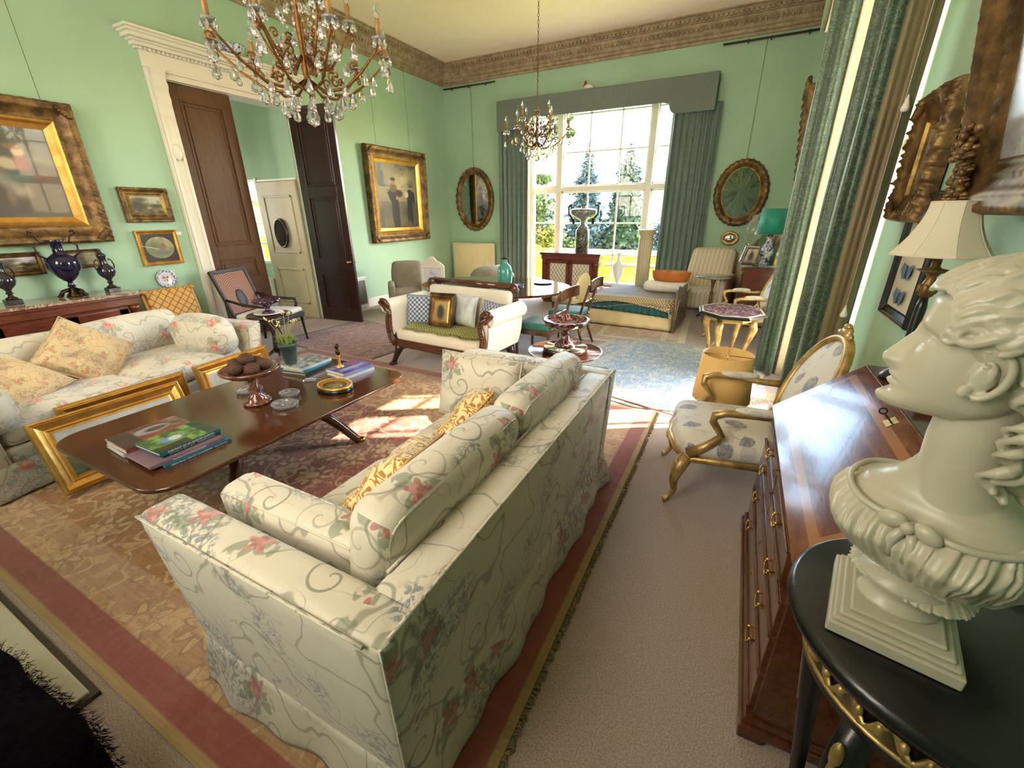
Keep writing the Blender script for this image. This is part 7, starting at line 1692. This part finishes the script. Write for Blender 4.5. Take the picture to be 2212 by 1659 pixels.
def torso(u, v, g_=0.0, fold=0.0):
    z = .070 + .2618 * v; hx, hy, cy = ip(TOR, z); th = 2 * pi * u; s_, c = sin(th), cos(th)
    hx += g_; hy += g_
    x = hx * math.copysign(abs(c) ** .85, c); y = cy + hy * math.copysign(abs(s_) ** .9, s_)
    if s_ < 0: y -= .026 * gs(abs(x) - .062, .042) * gs(z - .205, .040) 
    if fold:
        q_ = noise.noise(Vector((cos(th) * 5, sin(th) * 5, z * 9))); k = fold * (.5 + .5 * sin(th * 66 + 9 * q_ + z * 30 * sin(th * 3))) + fold * 1.1 * noise.noise(Vector((cos(th) * 16, sin(th) * 16, z * 16)))
        d = Vector((x, y - cy)).normalized(); x += d.x * k; y += d.y * k
    return Vector((x, y, z))
def cap(bb, nu, nv):
    o_ = len(bb.v) - nu * (nv + 1); bb.f.append(tuple(o_ + k for k in range(nu))[::-1]); bb.f.append(tuple(o_ + nv * nu + k for k in range(nu))); bb.mi += [0, 0]; bb.sm += [True, True]
b.grid(lambda u, v: BT @ torso(u, v), 80, 40, True); cap(b, 80, 40)
# ears
for s_ in (-1, 1):
    b2 = B(); pts = []
    for k in range(15):
        a = -.9 + k * .33; pts.append((s_ * (.0735 + .010 * (1 if 2 < k < 12 else .5)), .016 - .0185 * cos(a) * -1 * 1.0 * -1 + 0.0, .556 + .030 * sin(a)))
    pts = [(s_ * (.078 + .008 * sin(k / 14 * pi)), .006 + .021 * sin(-.6 + k * .26) , .556 + .034 * cos(-.6 + k * .26)) for k in range(15)]
    b.tube([HT @ Vector(p) for p in pts], [.0052] * 15, 8)
    b.ell((0, 0, 0), (.006, .014, .026), 14, 10, T=HT @ Tr(s_ * .0745, .008, .553))
    b.tube([HT @ Vector((s_ * (.081 + .003 * sin(k)), .004 + .010 * sin(-.3 + k * .5), .556 + .018 * cos(-.3 + k * .5))) for k in range(6)], .0032, 6)
    b.ell((0, 0, 0), (.006, .0080, .010), 10, 8, T=HT @ Tr(s_ * .0775, -.002, .528))
bo = obj('head_and_torso', b, 'marble_white', BP); remesh(bo, .0021, 3, .4)
# hair: a cap of skull hair plus separate wavy locks
b = B(); Cs = Vector((0, .015, .600)); Rs = Vector((.086, .100, .094))
def onskull(bt, a, k=1.0): return Cs + Vector((Rs.x * sin(bt) * cos(a), -Rs.y * cos(bt), Rs.z * sin(bt) * sin(a))) * k
def capf(u, v):
    a = 2 * pi * u; b0 = .47 + .50 * abs(cos(a)) ** 1.5; bt = b0 + (pi - b0) * v * .999
    lo = max(0, -sin(a)); bt2 = max(bt, b0 + 1.0 * lo ** .5 * (1 - v))
    p = onskull(bt2, a, 1.0 + .020 * sin(a * 22 + 5 * sin(bt * 4)) * sin(v * pi) ** .5)
    return HT @ p
b.grid(capf, 120, 40, True, flip=True); cap(b, 120, 40)
rnd = random.Random(12)
def lock(a0, b0, b1, r, lift, amp, fr, ph, sw=0.0):
    pts = []; rr = []
    N = 26
    for k in range(N):
        t_ = k / (N - 1); bt = b0 + (b1 - b0) * t_; a = a0 + amp * sin(fr * t_ * 2 * pi + ph) + sw * t_
        pts.append(HT @ onskull(bt, a, 1.0 + lift * (.6 + .4 * sin(fr * 2 * pi * t_ + ph + 1.2)))); rr.append(r * (.45 + .75 * sin(pi * min(1, t_ * .9 + .12)) ** .6))
    b.tube(pts, rr, 7)
for i in range(58):
    a = -.80 + (pi + 1.6) * i / 57
    low = 1.9 if sin(a) < -.12 else 0
    lock(a, .49 + .50 * abs(cos(a)) ** 1.5 + .5 * low + rnd.uniform(-.05, .05), rnd.uniform(2.3, 2.75), rnd.uniform(.0058, .0085), rnd.uniform(.04, .09), rnd.uniform(.05, .10), rnd.uniform(2.0, 2.9), rnd.uniform(0, 6), (pi / 2 - a) * .12)
for i in range(34):
    a = -.02 + (pi + .04) * i / 33; lock(a, rnd.uniform(.95, 1.5), rnd.uniform(2.2, 2.6), rnd.uniform(.005, .0075), rnd.uniform(.07, .11), .10, 2.4, rnd.uniform(0, 6), 0)
for i in range(26):    # small curls along the hairline
    a = -.10 + (pi + .20) * i / 25; b0_ = .47 + .50 * abs(cos(a)) ** 1.5; c = onskull(b0_, a, 1.05); e1 = (onskull(b0_, a + .05) - onskull(b0_, a - .05)).normalized(); e2 = (onskull(b0_ + .05, a) - onskull(b0_ - .05, a)).normalized()
    r0 = rnd.uniform(.008, .013); b.tube([HT @ (c + e1 * (r0 * (1 - q / 16) * cos(q * .7 + i)) + e2 * (r0 * (1 - q / 16) * sin(q * .7 + i))) for q in range(13)], .0042, 6)
# knot of hair at the back and ringlets falling on the neck
for k in range(9):
    a = k * 2 * pi / 9; b.tube([HT @ Vector((.034 * cos(a + q * .35) * (1 - q / 14), .128 + .012 * sin(q * .5) + q * .002, .570 + .034 * sin(a + q * .35) * (1 - q / 14))) for q in range(11)], .0085, 7)
b.ell((0, 0, 0), (.032, .026, .034), 16, 12, T=HT @ Tr(0, .122, .570))
for (x0, y0, z0, x1, y1, z1, r_) in ((.045, .085, .53, .060, .060, .345, .0125), (.060, .068, .52, .070, .045, .36, .0115), (-.045, .085, .53, -.058, .06, .35, .0095), (.02, .105, .52, .03, .085, .34, .0125), (-.02, .105, .52, -.025, .088, .35, .010), (.066, .050, .515, .064, .055, .40, .0095)):
    b.tube([HR @ Vector((x0 + (x1 - x0) * q / 30 + .012 * sin(q * .62), y0 + (y1 - y0) * q / 30 + .012 * cos(q * .62), z0 + (z1 - z0) * q / 30)) for q in range(31)], [r_ * (.8 + .3 * sin(q * 1.2)) * (1 - .3 * q / 30) for q in range(31)], 8)
ho = obj('hair', b, 'marble_white', BP); remesh(ho, .0020, 1, .4)
# gathered dress, neckband, bow
b = B()
def dress(u, v):
    th = 2 * pi * u; p = torso(u, .0 + v * .80, .006 + .006 * sin(pi * v), .0095)
    fr = max(0, -sin(th)); top = .258 - .018 * fr * (1 if abs(p.x) < .08 else .3); z = .086 + (top - .086) * v
    p = torso(u, (z - .070) / .2618, .006 + .007 * sin(pi * min(1, v * 1.1)), .0065 * (.55 + .45 * v)); return BT @ p
b.grid(dress, 300, 50, True); cap(b, 300, 50)
for s_ in (-1, 1): b.grid(lambda u, v, s_=s_: BT @ Vector((s_ * .104 + (.034 + .004 * sin(u * 2 * pi * 14)) * cos(2 * pi * u) * sin(pi * v), 0.008 + (.060 + .005 * sin(u * 2 * pi * 14)) * sin(2 * pi * u) * sin(pi * v), .205 - .048 * cos(pi * v))), 120, 24, True)
do = obj('dress', b, 'marble_white', BP); remesh(do, .0019, 0, .4)
b = B(); 
def band(u):
    th = 2 * pi * u; fr = max(0, -sin(th)); z = .2585 - .018 * fr
    return torso(u, (z - .070) / .2618, .012)
b.tube([BT @ band(k / 80) for k in range(80)], .0058, 8, True); obj('neckband', b, 'marble_white', BP)
b = B(); bc = torso(.75, (.240 - .070) / .2618, .016)
for s_ in (-1, 1):
    b.ell((0, 0, 0), (.020, .010, .014), 12, 8, T=BT @ Tr(bc.x + s_ * .022, bc.y - .008, bc.z + .002) @ Matrix.Rotation(s_ * .4, 4, 'Y'))
    b.tube([BT @ Vector((bc.x + s_ * .004, bc.y - .006, bc.z - .004)), BT @ Vector((bc.x + s_ * .014, bc.y - .012, bc.z - .03)), BT @ Vector((bc.x + s_ * .010, bc.y - .010, bc.z - .06))], [.007, .009, .006], 8)
b.ell((0, 0, 0), (.010, .010, .010), 12, 8, T=BT @ Tr(bc.x, bc.y - .012, bc.z)); obj('bow', b, 'marble_white', BP)
b = B(); PT = Rz(-.21)
b.box(-.088, .088, -.10, .10, 0, .024, T=PT); 
for (e, za, zb) in ((.082, .024, .032), (.074, .032, .040), (.062, .040, .048)): b.box(-e, e, -e - .012, e + .012, za, zb, T=PT)
obj('plinth', b, 'marble_white', BP, bevel=.003)
b = B(); b.lathe([(.052, .046), (.048, .054), (.038, .062), (.040, .074), (.052, .088), (.055, .10), (0, .11)], 40, sx=1.15, T=PT); obj('socle', b, 'marble_white', BP)
# ---------------------------------------------------------------- shaggy dark fleece by the hearth
FU = thing('fleece', 'shaggy black-brown fleece draped over a low stool at the hearth, bottom left corner', 'fleece', (-1.75, -.13, 0), .08)
b = B(); b.box(-.44, .36, -.2, .16, .04, .30)
for sx in (-1, 1):
    for sy in (-1, 1): b.box(sx * .34 - .06, sx * .34 - .02, sy * .14 - .02, sy * .14 + .02, .0, .1)
obj('stool', b, 'mahogany_dark', FU, bevel=.01)
b = B(); b.rbox(-.52, .42, -.24, .23, .03, .42, .14, .03, 14); b.v = [(x + .02 * noise.noise(Vector((x * 7, y * 7, z * 7))), y + .02 * noise.noise(Vector((x * 7, y * 7, z * 7 + 5))), z + .025 * noise.noise(Vector((x * 6, y * 6, 9)))) for x, y, z in b.v]
base = obj('hide', b, 'fur_black', FU)
vs = list(b.v); rnd = random.Random(31); b2 = B(); cen = Vector((-.05, -.02, .18)); hv = []; hf = []
for i in range(12000):
    p = Vector(rnd.choice(vs)) + Vector((rnd.uniform(-.02, .02), rnd.uniform(-.02, .02), rnd.uniform(-.02, .02)))
    if p.z < .05: continue
    n = (p - cen).normalized(); d = (n * .7 + Vector((rnd.gauss(0, .35), rnd.gauss(0, .35), rnd.gauss(0, .35) - .25))).normalized(); L = rnd.uniform(.012, .030); s_ = d.cross(Vector((rnd.random(), rnd.random(), rnd.random()))).normalized() * .0016
    o_ = len(hv); hv += [p - s_, p + s_, p + d * L + Vector((0, 0, -L * .25))]; hf.append((o_, o_ + 1, o_ + 2))
b2.add(hv, hf); obj('pile', b2, 'fur_black', base, kind='stuff')
b = B(); b.tube([(.40, .14, .20), (.46, .20, .12), (.50, .22, .05), (.52, .21, .02)], [.022, .018, .012, .004], 8); obj('tail', b, 'fur_black', FU)
SUN_E, SKY_E, EXPO, CLOUD = 8.5, 1.0, 2.0, (4.2, 3.75, 3.2, 1)
# ---------------------------------------------------------------- light, camera
cam_d = bpy.data.cameras.new('camera'); cam = bpy.data.objects.new('camera', cam_d); COL.objects.link(cam)
cam_d.sensor_width = 36.0; cam_d.lens = 915.47 / 2212 * 36.0; cam_d.clip_start = .02; cam_d.clip_end = 2000
yaw, pitch, roll = -4.77665490e-01, 3.83062720e-01, -9.05602123e-03
f_ = Vector((sin(yaw) * cos(pitch), cos(yaw) * cos(pitch), -sin(pitch))); r_ = Vector((cos(yaw), -sin(yaw), 0)); u_ = r_.cross(f_)
r2 = r_ * cos(roll) + u_ * sin(roll); u2 = -r_ * sin(roll) + u_ * cos(roll)
cam.matrix_world = Matrix(((r2.x, u2.x, -f_.x, 0), (r2.y, u2.y, -f_.y, 0), (r2.z, u2.z, -f_.z, 1.7), (0, 0, 0, 1)))
SC.camera = cam
sd = Vector((.659, .391, .643)).normalized()
sun_d = bpy.data.lights.new('sun', 'SUN'); sun_d.energy = SUN_E; sun_d.angle = .012; sun_d.color = (1.0, .93, .80)
sun = bpy.data.objects.new('sun', sun_d); COL.objects.link(sun); sun.rotation_euler = sd.to_track_quat('Z', 'Y').to_euler()
W = bpy.data.worlds.new('sky'); SC.world = W; W.use_nodes = True; nt_ = W.node_tree; nt_.nodes.clear()
wo = nt_.nodes.new('ShaderNodeOutputWorld'); bg = nt_.nodes.new('ShaderNodeBackground'); tcx = nt_.nodes.new('ShaderNodeTexCoord')
sk = nt_.nodes.new('ShaderNodeTexSky'); sk.sky_type = 'NISHITA'; sk.sun_disc = False; sk.sun_elevation = math.radians(40); sk.sun_rotation = math.radians(59); sk.air_density = 1.2; sk.dust_density = 1.2; sk.ozone_density = 1.0
nn = nt_.nodes.new('ShaderNodeTexNoise'); nn.inputs['Scale'].default_value = 2.2; nn.inputs['Detail'].default_value = 6; nn.inputs['Roughness'].default_value = .6
mr = nt_.nodes.new('ShaderNodeMapRange'); mr.inputs[1].default_value = .46; mr.inputs[2].default_value = .62
mxn = nt_.nodes.new('ShaderNodeMix'); mxn.data_type = 'RGBA'; mxn.inputs[7].default_value = CLOUD
nt_.links.new(tcx.outputs['Generated'], nn.inputs['Vector']); sx_ = nt_.nodes.new('ShaderNodeSeparateXYZ'); ma_ = nt_.nodes.new('ShaderNodeMath'); ma_.operation = 'MULTIPLY_ADD'; ma_.inputs[1].default_value = -.26; nt_.links.new(tcx.outputs['Generated'], sx_.inputs[0]); nt_.links.new(sx_.outputs[1], ma_.inputs[0]); nt_.links.new(nn.outputs[0], ma_.inputs[2]); nt_.links.new(ma_.outputs[0], mr.inputs[0]); nt_.links.new(mr.outputs[0], mxn.inputs[0])
nt_.links.new(sk.outputs[0], mxn.inputs[6]); nt_.links.new(mxn.outputs[2], bg.inputs[0]); bg.inputs[1].default_value = SKY_E
nt_.links.new(bg.outputs[0], wo.inputs[0])
def portal(name, loc, rot, sx, sy):
    d = bpy.data.lights.new(name, 'AREA'); d.shape = 'RECTANGLE'; d.size = sx; d.size_y = sy; d.cycles.is_portal = True
    o = bpy.data.objects.new(name, d); COL.objects.link(o); o.location = loc; o.rotation_euler = rot
portal('portal_back', ((BX0 + BX1) / 2, YB + .32, (BZ0 + BZ1) / 2), (-pi / 2, 0, 0), BX1 - BX0, BZ1 - BZ0)
portal('portal_side', (WR + .28, (RY0 + RY1) / 2, (RZ0 + RZ1) / 2), (pi / 2, 0, pi / 2), RY1 - RY0, RZ1 - RZ0)
for i, (a, c) in enumerate(ADDED_NX): portal('portal_near', ((a + c) / 2, YN - .28, 2.25), (pi / 2, 0, 0), c - a, 3.3)
portal('portal_lobby', (-7.74, LY + .11, 1.58), (-pi / 2, 0, 0), .62, 1.37)
portal('portal_lobby_end', (-9.29, 3.7, 1.95), (pi / 2, 0, -pi / 2), 1.0, 1.5)
SC.view_settings.view_transform = 'Standard'; SC.view_settings.look = 'None'; SC.view_settings.gamma = 1.0; SC.view_settings.use_curve_mapping = False
SC.view_settings.exposure = EXPO
cy = SC.cycles; cy.max_bounces = 8; cy.diffuse_bounces = 4; cy.glossy_bounces = 4; cy.transmission_bounces = 6; cy.transparent_max_bounces = 8
cy.caustics_reflective = False; cy.caustics_refractive = False; cy.sample_clamp_indirect = 6.0; cy.use_denoising = True
cy.use_adaptive_sampling = True; cy.adaptive_threshold = .05
